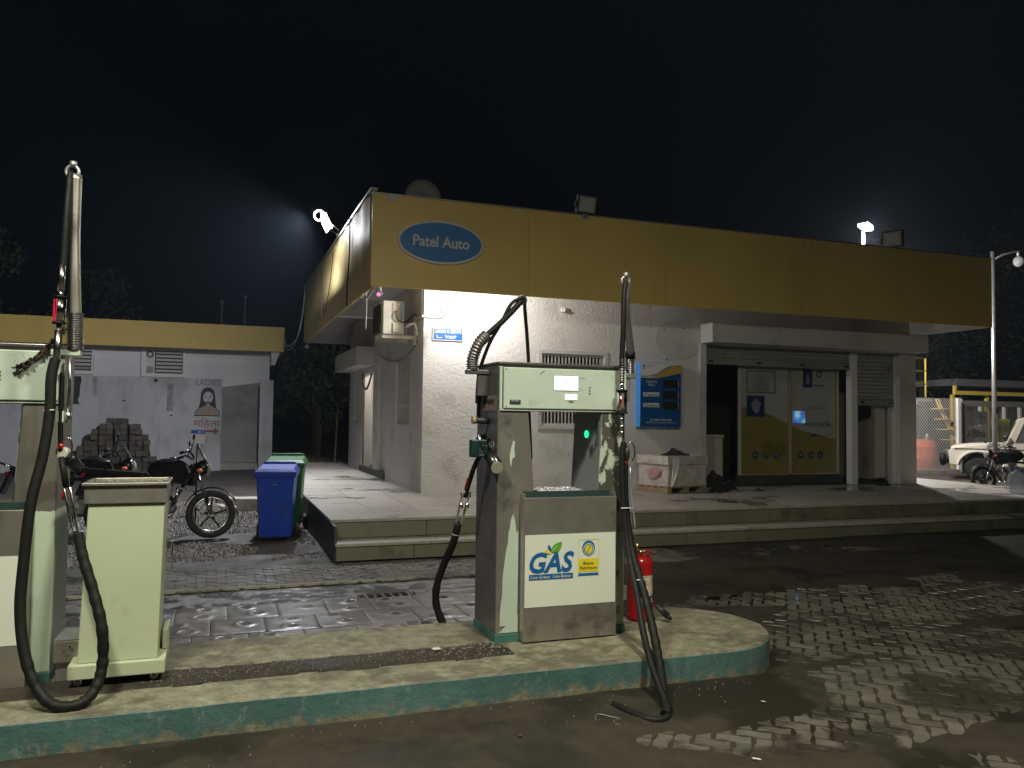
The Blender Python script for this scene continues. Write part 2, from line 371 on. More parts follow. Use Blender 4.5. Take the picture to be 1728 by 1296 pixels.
# ------------------------------------------------------------------ mesh building
class MB:
    def __init__(s): s.v = []; s.f = []; s.sm = []
    def add(s, vs, fs, smooth=False):
        o = len(s.v); s.v += [Vector(v) for v in vs]
        for f in fs: s.f.append([i + o for i in f]); s.sm.append(smooth)
        return s
    def box(s, x0, x1, y0, y1, z0, z1):
        return s.add([(x0,y0,z0),(x1,y0,z0),(x1,y1,z0),(x0,y1,z0),(x0,y0,z1),(x1,y0,z1),(x1,y1,z1),(x0,y1,z1)],
              [(0,3,2,1),(4,5,6,7),(0,1,5,4),(1,2,6,5),(2,3,7,6),(3,0,4,7)])
    def obox(s, c, size, rot=(0,0,0)):
        from mathutils import Euler
        R = Euler(rot).to_matrix(); c = Vector(c)
        hx, hy, hz = (a / 2 for a in size)
        vs = [c + R @ Vector(p) for p in [(-hx,-hy,-hz),(hx,-hy,-hz),(hx,hy,-hz),(-hx,hy,-hz),(-hx,-hy,hz),(hx,-hy,hz),(hx,hy,hz),(-hx,hy,hz)]]
        return s.add(vs, [(0,3,2,1),(4,5,6,7),(0,1,5,4),(1,2,6,5),(2,3,7,6),(3,0,4,7)])
    def hexa(s, bottom, top):
        """8-corner block from two quads (counter-clockwise seen from above)"""
        return s.add(list(bottom) + list(top), [(0,3,2,1),(4,5,6,7),(0,1,5,4),(1,2,6,5),(2,3,7,6),(3,0,4,7)])
    def tube(s, pts, r, seg=10, close=False, cap=True, smooth_path=0):
        pts = [Vector(p) for p in pts]
        if smooth_path: pts = catmull(pts, smooth_path, close)
        n = len(pts)
        rs = r if isinstance(r, (list, tuple)) else [r] * n
        if len(rs) != n: rs = [rs[min(len(rs) - 1, int(i * len(rs) / n))] for i in range(n)]
        up = Vector((0.13, 0.21, 1)).normalized(); rings = []
        prev = None
        for i, p in enumerate(pts):
            if close: t = (pts[(i + 1) % n] - pts[i - 1])
            else: t = pts[min(n - 1, i + 1)] - pts[max(0, i - 1)]
            if t.length < 1e-9: t = Vector((0, 0, 1))
            t.normalize()
            a = prev if prev is not None else (up if abs(t.dot(up)) < 0.95 else Vector((1, 0, 0)))
            u = (a - t * a.dot(t)).normalized(); w = t.cross(u); prev = u
            rings.append([p + (u * math.cos(2 * math.pi * k / seg) + w * math.sin(2 * math.pi * k / seg)) * rs[i] for k in range(seg)])
        o = len(s.v)
        for rg in rings: s.v += rg
        m = n if close else n - 1
        for i in range(m):
            j = (i + 1) % n
            for k in range(seg):
                k2 = (k + 1) % seg
                s.f.append([o + i * seg + k, o + i * seg + k2, o + j * seg + k2, o + j * seg + k]); s.sm.append(True)
        if cap and not close:
            s.f.append([o + k for k in range(seg)][::-1]); s.sm.append(False)
            s.f.append([o + (n - 1) * seg + k for k in range(seg)]); s.sm.append(False)
        return s
    def cyl(s, a, b, r, seg=12, r2=None): return s.tube([a, b], [r, r if r2 is None else r2], seg)
    def lathe(s, base, prof, seg=20, axis='Z'):
        base = Vector(base); o = len(s.v); n = len(prof)
        for r, h in prof:
            for k in range(seg):
                c, q = math.cos(2*math.pi*k/seg) * r, math.sin(2*math.pi*k/seg) * r
                s.v.append(base + (Vector((c, q, h)) if axis == 'Z' else Vector((h, c, q)) if axis == 'X' else Vector((q, h, c))))
        for i in range(n - 1):
            for k in range(seg):
                k2 = (k + 1) % seg
                s.f.append([o+i*seg+k, o+i*seg+k2, o+(i+1)*seg+k2, o+(i+1)*seg+k]); s.sm.append(True)
        s.f.append([o + k for k in range(seg)][::-1]); s.sm.append(False)
        s.f.append([o + (n-1)*seg + k for k in range(seg)]); s.sm.append(False)
        return s
    def torus(s, c, R, r, normal=(0, 1, 0), seg=28, rs=8):
        nrm = Vector(normal).normalized(); a = nrm.orthogonal().normalized(); b = nrm.cross(a)
        pts = [Vector(c) + (a * math.cos(2*math.pi*i/seg) + b * math.sin(2*math.pi*i/seg)) * R for i in range(seg)]
        return s.tube(pts, r, rs, close=True)
    def poly(s, pts, thick, n):
        """flat outline given as 3-D points, thickened along n"""
        n = Vector(n); P = [Vector(p) for p in pts]; k = len(P)
        vs = P + [p + n * thick for p in P]
        fs = [list(range(k))[::-1], list(range(k, 2*k))] + [[i, (i+1) % k, k + (i+1) % k, k + i] for i in range(k)]
        return s.add(vs, fs)
    def ball(s, c, r, seg=12, sc=(1, 1, 1)):
        c = Vector(c); o = len(s.v); rows = seg // 2
        for i in range(rows + 1):
            th = math.pi * i / rows
            for k in range(seg):
                ph = 2*math.pi*k/seg
                s.v.append(c + Vector((math.sin(th)*math.cos(ph)*sc[0], math.sin(th)*math.sin(ph)*sc[1], math.cos(th)*sc[2])) * r)
        for i in range(rows):
            for k in range(seg):
                k2 = (k+1) % seg
                s.f.append([o+i*seg+k, o+(i+1)*seg+k, o+(i+1)*seg+k2, o+i*seg+k2]); s.sm.append(True)
        return s
    def build(s, name, m, parent=None, bevel=0.0, bseg=2):
        off = Vector((0, 0, 0))
        if parent is not None:
            r = parent
            while r.parent: r = r.parent
            off = r.location
        me = bpy.data.meshes.new(name)
        me.from_pydata([v - off for v in s.v], [], s.f)
        me.polygons.foreach_set('use_smooth', s.sm)
        import bmesh
        bm = bmesh.new(); bm.from_mesh(me); bmesh.ops.recalc_face_normals(bm, faces=bm.faces); bm.to_mesh(me); bm.free()
        me.materials.append(m)
        o = bpy.data.objects.new(name, me); COL.objects.link(o)
        if parent is not None: o.parent = parent
        if bevel:
            b = o.modifiers.new('bevel', 'BEVEL'); b.width = bevel; b.segments = bseg; b.limit_method = 'ANGLE'; b.angle_limit = math.radians(40)
        return o

def catmull(P, k, close=False):
    out = []; n = len(P)
    for i in range(n if close else n - 1):
        p0 = P[(i-1) % n] if close else P[max(0, i-1)]; p1 = P[i]; p2 = P[(i+1) % n]
        p3 = P[(i+2) % n] if close else P[min(n-1, i+2)]
        for j in range(k):
            t = j / k
            out.append(0.5 * ((2*p1) + (p2-p0)*t + (2*p0-5*p1+4*p2-p3)*t*t + (3*p1-p0-3*p2+p3)*t**3))
    if not close: out.append(P[-1])
    return out

def tag(o, label=None, cat=None, group=None, kind=None):
    if label: o['label'] = label
    if cat: o['category'] = cat
    if group: o['group'] = group
    if kind: o['kind'] = kind
    return o
def thing(name, loc, label, cat, group=None):
    o = bpy.data.objects.new(name, None); o.location = loc; o.empty_display_size = 0.1; COL.objects.link(o)
    return tag(o, label, cat, group)
def struct(name, mb, m, bevel=0.0): return tag(mb.build(name, m, None, bevel), kind='structure')
def copy_tree(o, parent=None):
    c = o.copy(); COL.objects.link(c)
    if parent is not None: c.parent = parent
    for ch in list(o.children): copy_tree(ch, c)
    return c
def inst(src, name, parent, loc, rot=(0, 0, 0), scale=None):
    """one more piece sharing a mesh; loc is a world point"""
    r = parent
    while r.parent: r = r.parent
    o = bpy.data.objects.new(name, src); COL.objects.link(o); o.parent = parent
    o.location = Vector(loc) - r.location; o.rotation_euler = rot
    if scale: o.scale = scale
    return o

_bold = {}
def text(body, name, m, parent, at, width=None, height=None, ux=(1,0,0), uz=(0,0,1), align='CENTER', bold=0.0, shear=0.0, depth=0.0015, nrm=None):
    """raised lettering: at = centre of the text block, width/height = its real size"""
    cu = bpy.data.curves.new('t', 'FONT'); cu.body = body; cu.size = 1.0; cu.align_x = align; cu.offset = bold; cu.shear = shear
    cu.fill_mode = 'BOTH'; cu.resolution_u = 3; cu.space_line = 0.95
    to = bpy.data.objects.new('t', cu); COL.objects.link(to)
    bpy.context.view_layer.update()
    me = bpy.data.meshes.new_from_object(to.evaluated_get(bpy.context.evaluated_depsgraph_get()))
    bpy.data.objects.remove(to); bpy.data.curves.remove(cu)
    co = [v.co.copy() for v in me.vertices]
    if not co: return None
    x0 = min(c.x for c in co); x1 = max(c.x for c in co); y0 = min(c.y for c in co); y1 = max(c.y for c in co)
    sx = width / (x1 - x0) if width else None; sy = height / (y1 - y0) if height else None
    sx = sx or sy; sy = sy or sx
    ux = Vector(ux).normalized(); uz = Vector(uz).normalized(); n = Vector(nrm) if nrm else ux.cross(uz)
    off = Vector((0,0,0))
    if parent is not None:
        r = parent
        while r.parent: r = r.parent
        off = r.location
    A = Vector(at)
    V = [A + ux * ((c.x - (x0+x1)/2) * sx) + uz * ((c.y - (y0+y1)/2) * sy) - off for c in co]
    F = [list(p.vertices) for p in me.polygons]
    me2 = bpy.data.meshes.new(name)
    k = len(V)
    # front face only plus a rim: print has next to no depth
    me2.from_pydata([v + n * depth for v in V], [], F)
    me2.materials.append(m)
    o = bpy.data.objects.new(name, me2); COL.objects.link(o)
    if parent is not None: o.parent = parent
    bpy.data.meshes.remove(me)
    return o
# ------------------------------------------------------------------ ground
g = MB(); g.add([(-150,-60,-0.09),(200,-60,-0.09),(200,260,-0.09),(-150,260,-0.09)], [(0,1,2,3)])
struct('ground', g, M['mud_dirt'])

def sheet(name, x0, x1, y0, y1, step, fz, m):
    nx = int((x1-x0)/step)+1; ny = int((y1-y0)/step)+1
    V = [(x0+(x1-x0)*i/(nx-1), y0+(y1-y0)*j/(ny-1)) for j in range(ny) for i in range(nx)]
    mb = MB(); mb.v = [Vector((x, y, fz(x, y))) for x, y in V]
    mb.f = [[j*nx+i, j*nx+i+1, (j+1)*nx+i+1, (j+1)*nx+i] for j in range(ny-1) for i in range(nx-1)]
    mb.sm = [True]*len(mb.f)
    me = bpy.data.meshes.new(name); me.from_pydata(mb.v, [], mb.f); me.polygons.foreach_set('use_smooth', mb.sm); me.materials.append(m)
    o = bpy.data.objects.new(name, me); COL.objects.link(o)
    return tag(o, kind='structure')

# exposure of the pavers: blobs where the mud has been swept off them
BL = [(3.9,5.0,.9,.55,.9),(4.6,4.9,.9,.6,1.0),(5.2,5.6,1.0,.5,.8),(4.45,4.25,.6,.5,1.0),(4.1,3.75,.5,.45,1.0),(3.4,3.6,.5,.3,.9),(2.7,3.55,.5,.3,1.0),
      (2.2,3.75,.25,.16,.8),(1.5,3.7,.35,.12,.65),(7.0,5.6,1.3,.8,.75),(8.6,6.3,1.5,.8,.7),(5.6,4.4,1.1,.5,.62),(3.4,8.8,1.8,.45,.75),(5.6,8.9,1.6,.4,.6),(3.6,2.9,.5,.3,.8),(6.9,7.9,1.6,.35,.45)]
def expose(x, y):
    s = 0.0
    for bx, by, sx, sy, a in BL:
        d = ((x-bx)/sx)**2 + ((y-by)/sy)**2
        if d < 6: s += a * math.exp(-d*0.8)
    return s
def strip_region(x, y): return y > 8.22 and x < 8.4
def slab_region(x, y): return 5.58 < y < 8.22 and x < 2.66
def pud(x, y): return math.exp(-(((x-5.1)/1.7)**2 + ((y-6.45)/0.48)**2)**1.5) 
def mud_h(x, y):
    if slab_region(x, y): return -0.06
    n1 = noise.noise(Vector((x*0.9, y*0.9, 3.1))); n2 = noise.noise(Vector((x*3.3, y*3.3, 9.7))); n3 = noise.noise(Vector((x*9, y*9, 1.7))); n4 = noise.noise(Vector((x*22, y*22, 5)))
    e = expose(x, y) + n1*0.40 + n2*0.32 + n3*0.15
    h = 0.024 - 0.040*max(0, min(1.0, (e-0.30)/0.75)) + n2*0.004 + n3*0.004 + n4*0.0018 + n2*0.003
    if strip_region(x, y): h = -0.008 + n3*0.006 + n2*0.006 + max(0, min(1, (x-2.6)/4.0))*(0.010 + 0.02*n1)
    # ruts left by wheels behind the island
    if 5.9 < y < 8.3 and x > 2.6: h += 0.006*math.sin((y + 0.05*x + n1*0.3)*7.5)
    if not strip_region(x, y): h = max(h, -0.0048 + n4*0.0012)
    h -= 0.035*pud(x, y)
    # silt against the kerb face
    if x < 3.6: h += 0.012*math.exp(-((y-4.33)/0.12)**2)
    return h
sheet('mud', -4.0, 17.0, 0.4, 9.34, 0.042, mud_h, M['mud'])
fc = MB(); fc.box(-6, 24, 0.0, 9.4, -0.088, -0.075)
forecourt = struct('forecourt', fc, M['mud_dirt'])
w = MB()
ring = [(3.1+2.05+1.95*math.cos(a)*(1+.08*math.sin(3*a)), 6.45+0.62*math.sin(a)*(1+.1*math.cos(4*a)), -0.004) for a in [2*math.pi*i/40 for i in range(40)]]
w.add(ring, [list(range(40))])
tag(w.build('puddle', M['water']), kind='structure')

# dirt yard on the left, running back to the toilet block
def yard_h(x, y):
    n = noise.noise(Vector((x*0.7, y*0.7, 0))); n2 = noise.noise(Vector((x*4, y*4, 2))); n3 = noise.noise(Vector((x*13, y*13, 7)))
    return -0.006 + n*0.02 + n2*0.009 + n3*0.005 - (0.05 if x > 1.32 and y < 21 else 0)
sheet('dirt_yard', -9.0, 6.0, 9.30, 29.0, 0.09, yard_h, M['mud_dirt'])
sheet('dirt_yard', 14.72, 30.0, 9.36, 24.0, 0.3, lambda x, y: noise.noise(Vector((x, y, 0)))*0.02, M['mud_dirt'])

# wavy-edged pavers laid in herringbone
def paver_mesh(k):
    L_, W_ = 0.181, 0.081; a = 0.008; t = 0.05
    r = random.Random(k)
    def edge(y, n=6):
        out = []
        for i in range(n+1):
            u = i/n
            out.append((-L_/2 + L_*u, y + a*math.sin(2*math.pi*u) + r.uniform(-.0015,.0015)))
        return out
    lo = edge(-W_/2); hi = edge(W_/2)[::-1]
    ol = lo + hi
    n = len(ol); c = 0.93
    vs = [(x, y, -t) for x, y in ol] + [(x, y, -0.006) for x, y in ol] + [(x*0.965, y*c, 0) for x, y in ol]
    fs = [[i, (i+1)%n, n+(i+1)%n, n+i] for i in range(n)] + [[n+i, n+(i+1)%n, 2*n+(i+1)%n, 2*n+i] for i in range(n)]
    fs.append([2*n+i for i in range(n)])
    me = bpy.data.meshes.new('paver'); me.from_pydata(vs, [], fs); return me
PM = [paver_mesh(k) for k in range(3)]
for me in PM: me.materials.append(M['paver'])
PS = [paver_mesh(k+9) for k in range(3)]
for me in PS: me.materials.append(M['paver_pink'])
cells = []
u = 0.099
def herring(x0, x1, y0, y1, ang):
    ca, sa = math.cos(ang), math.sin(ang)
    cx, cy = (x0+x1)/2, (y0+y1)/2
    R = max(x1-x0, y1-y0)
    n = int(1.5*R/u)
    for i in range(-n, n):
        for j in range(-n, n):
            k = (i + j) % 4          # herringbone with 2:1 blocks
            if (i - j) % 4 == 0: lx, ly, rot = (i+1)*u, (j+0.5)*u, 0.0
            elif (i - j) % 4 == 3: lx, ly, rot = (i+0.5)*u, (j+1)*u, math.pi/2
            else: continue
            x = cx + lx*ca - ly*sa; y = cy + lx*sa + ly*ca
            if x0 < x < x1 and y0 < y < y1: yield x, y, rot+ang
for x, y, r in herring(0.6, 11.0, 2.2, 8.2, math.radians(-38)):
    if x < 3.75 and 4.25 < y < 5.8 or slab_region(x, y): continue
    if y < 5.8 and x < 3.6 and y > 4.2: continue
    if min(mud_h(x, y), mud_h(x+.06, y), mud_h(x-.06, y), mud_h(x, y+.06), mud_h(x, y-.06)) < 0.0015:
        # in view of the camera?
        d = Vector((x, y, -EYE)); c = Rw2c @ d
        if c.z < 0 and abs(c.x/-c.z) < 0.70 and c.y/-c.z > -0.55: cells.append((c.length, x, y, r, 0))
row = 0
yy = 8.28
while yy < 9.30:
    xx = -2.6 + (0.093 if row % 2 else 0)
    while xx < 8.6:
        c = Rw2c @ Vector((xx, yy, -EYE))
        if mud_h(xx, yy) < 0.004 and abs(c.x/-c.z) < 0.7: cells.append((c.length + (0 if xx < 4.2 else 6), xx, yy, 0.0, 1))
        xx += 0.1875
    yy += 0.0895; row += 1
cells.sort()
rest = MB()
for idx, (d, x, y, r, kind) in enumerate(cells):
    z = -0.001 + random.uniform(-.0035, .003)
    rot = (random.uniform(-.012,.012), random.uniform(-.012,.012), r + random.uniform(-.02,.02))
    if idx < 300:
        inst((PS if kind else PM)[idx % 3], 'paver', forecourt, (x, y, z), rot)
    else:
        from mathutils import Euler
        Rm = Euler(rot).to_matrix(); me = (PS if kind else PM)[idx % 3]
        rest.add([Rm @ v.co + Vector((x, y, z)) for v in me.vertices], [list(p.vertices) for p in me.polygons])
print('pavers', len(cells))
if rest.v: tag(rest.build('paver', M['paver'], forecourt), kind='stuff')

# drain cover slabs behind the island: dished round the holes, wet
def slab_mesh(k, holes, w=0.40, l=0.47):
    r = random.Random(k); N = 20; vs = []; fs = []
    for j in range(N+1):
        for i in range(N+1):
            x = -w/2 + w*i/N; y = -l/2 + l*j/N
            z = r.uniform(-.0006,.0006)
            for hx, hy in holes:
                dx, dy = (x-hx)/0.047, (y-hy)/0.04
                d = math.sqrt(dx*dx+dy*dy)
                z += 0.009*math.exp(-((d-1.35)/0.45)**2) - 0.045*math.exp(-(d/0.75)**4)
            if i in (0, N) or j in (0, N): z -= 0.003
            vs.append((x, y, z))
    fs = [[j*(N+1)+i, j*(N+1)+i+1, (j+1)*(N+1)+i+1, (j+1)*(N+1)+i] for j in range(N) for i in range(N)]
    b = len(vs); vs += [(-w/2,-l/2,-.06),(w/2,-l/2,-.06),(w/2,l/2,-.06),(-w/2,l/2,-.06)]
    c = [0, N, (N+1)*(N+1)-1, (N+1)*N]
    fs += [[b, b+1, c[1], c[0]], [b+1, b+2, c[2], c[1]], [b+2, b+3, c[3], c[2]], [b+3, b, c[0], c[3]]]
    me = bpy.data.meshes.new('drain_slab'); me.from_pydata(vs, [], fs)
    me.polygons.foreach_set('use_smooth', [True]*(N*N)+[False]*4)
    me.materials.append(M['drain_slab']); return me
SM = [slab_mesh(1, [(-.06,.12),(.03,-.10)]), slab_mesh(2, [(.02,.11),(.0,-.13)]), slab_mesh(3, [(.05,.02)])]
ny = 0
for j in range(4):
    y = 5.83 + 0.0 + j*0.475
    for i in range(13):
        x = -2.5 + i*0.405 + 0.13*j
        if x > 2.5: continue
        inst(SM[(i*2+j) % 3], 'drain_slab', forecourt, (x, y, -0.004+random.uniform(-.003,.003)), (random.uniform(-.008,.008), random.uniform(-.008,.008), 0))
# rough wet strip between the slabs and the pavers
def rough_h(x, y):
    return -0.028 + 0.006*noise.noise(Vector((x*9, y*9, 0))) + 0.005*noise.noise(Vector((x*34, y*34, 3))) - (0.03 if (1.28 < x < 1.84 and 7.47 < y < 7.72) else 0)
tag(sheet('wet_rough_strip', -3.5, 2.95, 7.49, 8.24, 0.018, rough_h, M['mud_wet']), kind='structure')
k = MB(); k.box(-3.5, 1.95, 8.235, 8.262, -0.07, 0.006); k.box(2.72, 2.75, 7.4, 8.26, -.07, 0.004)
struct('strip_kerb', k, M['concrete'])
gr = MB(); gr.box(1.30, 1.83, 7.48, 7.71, -0.052, -0.046)
grate = thing('drain_grate', (1.56, 7.6, -0.05), 'small square drain grate sunk in the wet strip behind the central dispenser', 'drain grate')
gr.build('pan', M['water'], grate)
for i in range(7):
    b = MB(); x = 1.33 + i*0.08; b.box(x, x+0.025, 7.48, 7.71, -0.044, -0.024); b.build('bar', M['steel_dark'], grate)

# ------------------------------------------------------------------ pump island
def island_outline(inset=0.0, n=56):
    y0, y1 = 4.41, 5.62; r = (y1-y0)/2; cx = 3.08; cy = (y0+y1)/2
    rx = 0.62 - inset; ry = r - inset
    pts = [(-7.0, y0+inset)]
    # slightly irregular long side
    for i in range(1, 40): 
        x = -7.0 + i*(cx+7.0)/40
        pts.append((x, y0+inset + 0.012*noise.noise(Vector((x*2.2, 0, 0)))))
    for i in range(n+1):
        a = -math.pi/2 + math.pi*i/n
        pts.append((cx + rx*math.cos(a)**1.0, cy + ry*math.sin(a)))
    pts.append((-7.0, y1-inset))
    return pts
isl = MB()
o0 = island_outline(0.0); o1 = island_outline(0.012); n = len(o0)
vs = [(x, y, -0.06) for x, y in o0] + [(x, y, 0.186 + 0.004*noise.noise(Vector((x*6, y*6, 0)))) for x, y in o0] + [(x, y, 0.2 + 0.003*noise.noise(Vector((x*8, y*8, 4)))) for x, y in o1]
fs = [[i, (i+1)%n, n+(i+1)%n, n+i] for i in range(n)] + [[n+i, n+(i+1)%n, 2*n+(i+1)%n, 2*n+i] for i in range(n)] + [[2*n+i for i in range(n)]]
isl.add(vs, fs)
island = tag(isl.build('kerb', M['kerb']), kind='structure')
# sunken dirt channel between the two raised kerbs
def chan_h(x, y):
    e = max(abs(y-4.87)/0.16, 0); wob = noise.noise(Vector((x*3, y*3, 0)))
    return 0.201 + 0.012*(1-min(1, e**2)) + 0.003*noise.noise(Vector((x*18, y*18, 0))) - (0.03 if e + wob*0.25 > 0.95 else 0) - (0.03 if x > 1.72 + wob*0.1 else 0)
tag(sheet('island_dirt', -6.9, 1.9, 4.66, 5.10, 0.025, chan_h, M['mud']), kind='structure')

# ------------------------------------------------------------------ porch with one lower step
PX0, PX1, PY0, PZ = 1.29, 14.7, 9.76, 0.43
p = MB(); p.box(PX0+.02, PX1, PY0+.03, 21.7, -0.08, PZ-0.035)
p.box(PX0+.02, 24.0, 9.40, PY0+0.03, -0.08, 0.18)
porch = struct('porch', p, M['dark_stone'])
tile = MB(); tile.box(-.298,.298,-.298,.298,-.03,0)
tl = []
def tile_mesh(w, l):
    b = MB(); b.box(-w/2+.0025, w/2-.0025, -l/2+.0025, l/2-.0025, -.035, 0); 
    me = bpy.data.meshes.new('floor_tile'); me.from_pydata(b.v, [], b.f); me.materials.append(M['porch_tile']); return me
TM = tile_mesh(0.61, 0.61)
cnt = 0
for i in range(22):
    for j in range(20):
        x = PX0 + 0.305 + i*0.61; y = PY0 + 0.305 + j*0.61
        if x > PX1: continue
        if x > 3.1 and y > 12.95 and x < 13.3: continue
        if x > 13.3 and y > 15: continue
        if cnt >= 290: continue
        inst(TM, 'floor_tile', porch, (x, y, PZ + random.uniform(-.0012,.0012)), (random.uniform(-.002,.002), random.uniform(-.002,.002), 0)); cnt += 1
RM = {}
for nm, z0, z1, y, ln, sh in (('riser_slab', 0.21, 0.392, PY0-0.004, 0.92, 0.25), ('riser_slab', 0.012, 0.168, 9.335, 0.92, 0.0)):
    x = PX0 + (0.0)
    L0 = 0.9 + sh
    first = True
    while x < (14.6 if z0 > 0.1 else 18.0):
        ln_ = L0 if first else 0.92; first = False
        b = MB(); b.box(x+.004, x+ln_-.004, y, y+.03, z0, z1); b.build(nm, M['riser'], porch, 0.002); x += ln_
# treads of the lower step
x = PX0 - 0.01
while x < 17.0:
    b = MB(); b.box(x+.002, x+1.1-.002, 9.315, PY0-0.006, 0.172, 0.205); b.build('tread', M['porch_tile'], porch, 0.003); x += 1.1
b = MB(); b.box(PX0-.012, PX0+.018, 9.40, 21.7, -0.08, PZ-0.036); b.build('side_panel', M['dark_stone'], porch)
b = MB(); b.box(PX0-.014, PX0+.03, PY0-0.02, 21.7, PZ-0.034, PZ+0.001); b.box(PX0-.014, PX1, PY0-.022, PY0-0.0005, PZ-0.034, PZ+0.001); b.build('nosing', M['porch_tile'], porch, 0.003)

# ------------------------------------------------------------------ store building
store = thing('store_building', (3.1, 12.8, PZ), 'single-storey white plastered station shop under a deep mustard fascia', 'building')
def wall_y(name, x0, x1, z0, z1, y0, y1, holes, m, parent):
    """wall lying along X with rectangular openings (x0,x1,z0,z1)"""
    xs = sorted({x0, x1} | {h[0] for h in holes} | {h[1] for h in holes}); zs = sorted({z0, z1} | {h[2] for h in holes} | {h[3] for h in holes})
    mb = MB()
    inside = lambda x, z: x0 < x < x1 and z0 < z < z1 and not any(h[0] < x < h[1] and h[2] < z < h[3] for h in holes)
    for i in range(len(xs)-1):
        for k in range(len(zs)-1):
            a, b_, c, d = xs[i], xs[i+1], zs[k], zs[k+1]; mx, mz = (a+b_)/2, (c+d)/2
            if not inside(mx, mz): continue
            mb.add([(a,y0,c),(b_,y0,c),(b_,y0,d),(a,y0,d)], [(0,1,2,3)]); mb.add([(a,y1,c),(b_,y1,c),(b_,y1,d),(a,y1,d)], [(3,2,1,0)])
            e = 1e-4
            if not inside(a-e, mz): mb.add([(a,y0,c),(a,y1,c),(a,y1,d),(a,y0,d)], [(3,2,1,0)])
            if not inside(b_+e, mz): mb.add([(b_,y0,c),(b_,y1,c),(b_,y1,d),(b_,y0,d)], [(0,1,2,3)])
            if not inside(mx, c-e): mb.add([(a,y0,c),(b_,y0,c),(b_,y1,c),(a,y1,c)], [(3,2,1,0)])
            if not inside(mx, d+e): mb.add([(a,y0,d),(b_,y0,d),(b_,y1,d),(a,y1,d)], [(0,1,2,3)])
    return mb
def swapxy(mb):
    for v in mb.v: v.x, v.y = v.y, v.x
    return mb
WIN = (5.17, 6.36, 1.54, 2.77)
front = wall_y('w', 3.1, 13.3, PZ-.03, 3.95, 12.8, 13.0, [WIN, (8.42, 12.92, PZ-.04, 3.05)], None, None)
front.build('front_wall', M['plaster'], store)
LW = [(13.75, 14.9, 1.52, 2.75), (15.85, 16.75, PZ-.04, 2.70), (17.25, 18.6, PZ-.04, 2.62), (19.15, 19.9, 1.52, 2.50)]
swapxy(wall_y('w', 13.0, 20.55, PZ-.03, 3.95, 3.1, 3.3, LW, None, None)).build('side_wall', M['plaster_smooth'], store)
b = MB(); b.box(13.1, 13.3, 13.0, 20.55, PZ-.03, 3.95); b.box(3.3, 13.1, 20.35, 20.55, PZ-.03, 3.95); b.build('rear_wall', M['plaster_smooth'], store)
b = MB(); b.box(3.3, 13.1, 13.0, 20.35, PZ-.02, PZ+0.02); b.build('shop_floor', M['dark_stone'], store)
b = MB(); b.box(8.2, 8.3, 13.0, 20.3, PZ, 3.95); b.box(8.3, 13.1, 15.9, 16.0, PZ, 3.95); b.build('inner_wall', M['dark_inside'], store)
b = MB(); b.box(3.3, 4.3, 16.9, 17.0, PZ, 3.95); b.box(4.3, 4.4, 13, 20.3, PZ, 3.95); b.build('inner_walling', M['plaster_smooth'], store)
# ledge at the change of plaster, and conduit strips at the corner
b = MB(); b.box(3.06, 3.62, 12.765, 12.799, 3.27, 3.305); b.box(3.065, 3.099, 12.80, 17.0, 3.27, 3.305); b.build('ledge', M['plaster_smooth'], store, 0.004)
b = MB(); b.box(3.075, 3.099, 12.86, 12.90, 3.305, 3.95); b.build('conduit', M['white_paint'], store, 0.003)
b = MB(); b.box(3.66, 3.70, 12.775, 12.799, 3.3, 3.95); b.build('conduit', M['white_paint'], store, 0.003)
# roof slab, hanging fascias
b = MB(); b.box(2.12, 14.06, 11.70, 21.3, 3.95, 4.12); b.build('roof_slab', M['soffit'], store)
for y_, z_ in ((16.0, 3.62), (20.3, 3.70)):
    b = MB(); b.box(2.10, 3.099, y_, y_+.25, z_, 3.949); b.build('soffit_beam', M['plaster_smooth'], store)
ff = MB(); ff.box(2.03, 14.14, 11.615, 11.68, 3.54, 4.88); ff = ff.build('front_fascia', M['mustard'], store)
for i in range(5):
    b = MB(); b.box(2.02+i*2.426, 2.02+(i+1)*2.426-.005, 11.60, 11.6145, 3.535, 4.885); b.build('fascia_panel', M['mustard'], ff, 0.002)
b = MB()
# the side sheet is slightly buckled
N = 40
vs = []; fs = []
for i in range(N+1):
    y = 11.685 + (21.42-11.685)*i/N; wv = 0.018*math.sin(i*1.7) * (1 if i < 12 else 0.35) + 0.01*noise.noise(Vector((y, 0, 0)))
    vs += [(2.025+wv, y, 3.535), (2.025+wv*0.6, y, 4.95 + 0.002*i), (2.085, y, 4.95), (2.085, y, 3.535)]
for i in range(N):
    a = i*4; c = a+4
    fs += [[a, a+1, c+1, c], [a+1, a+2, c+2, c+1], [a+3, c+3, c+2, a+2], [a, c, c+3, a+3]]
fs += [[0, 3, 2, 1], [N*4, N*4+1, N*4+2, N*4+3]]
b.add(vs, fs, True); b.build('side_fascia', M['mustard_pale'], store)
b = MB(); b.box(14.07, 14.14, 11.685, 21.42, 3.535, 4.885); b.build('side_fascia', M['plaster_smooth'], store)
b = MB(); b.box(2.09, 14.06, 21.35, 21.42, 3.535, 4.885); b.build('rear_fascia', M['plaster_smooth'], store)
b = MB(); b.box(2.0, 2.1, 11.66, 21.42, 4.955, 4.985); b.box(2.02, 14.15, 11.59, 11.7, 4.888, 4.905); b.build('coping', M['galv'], store)
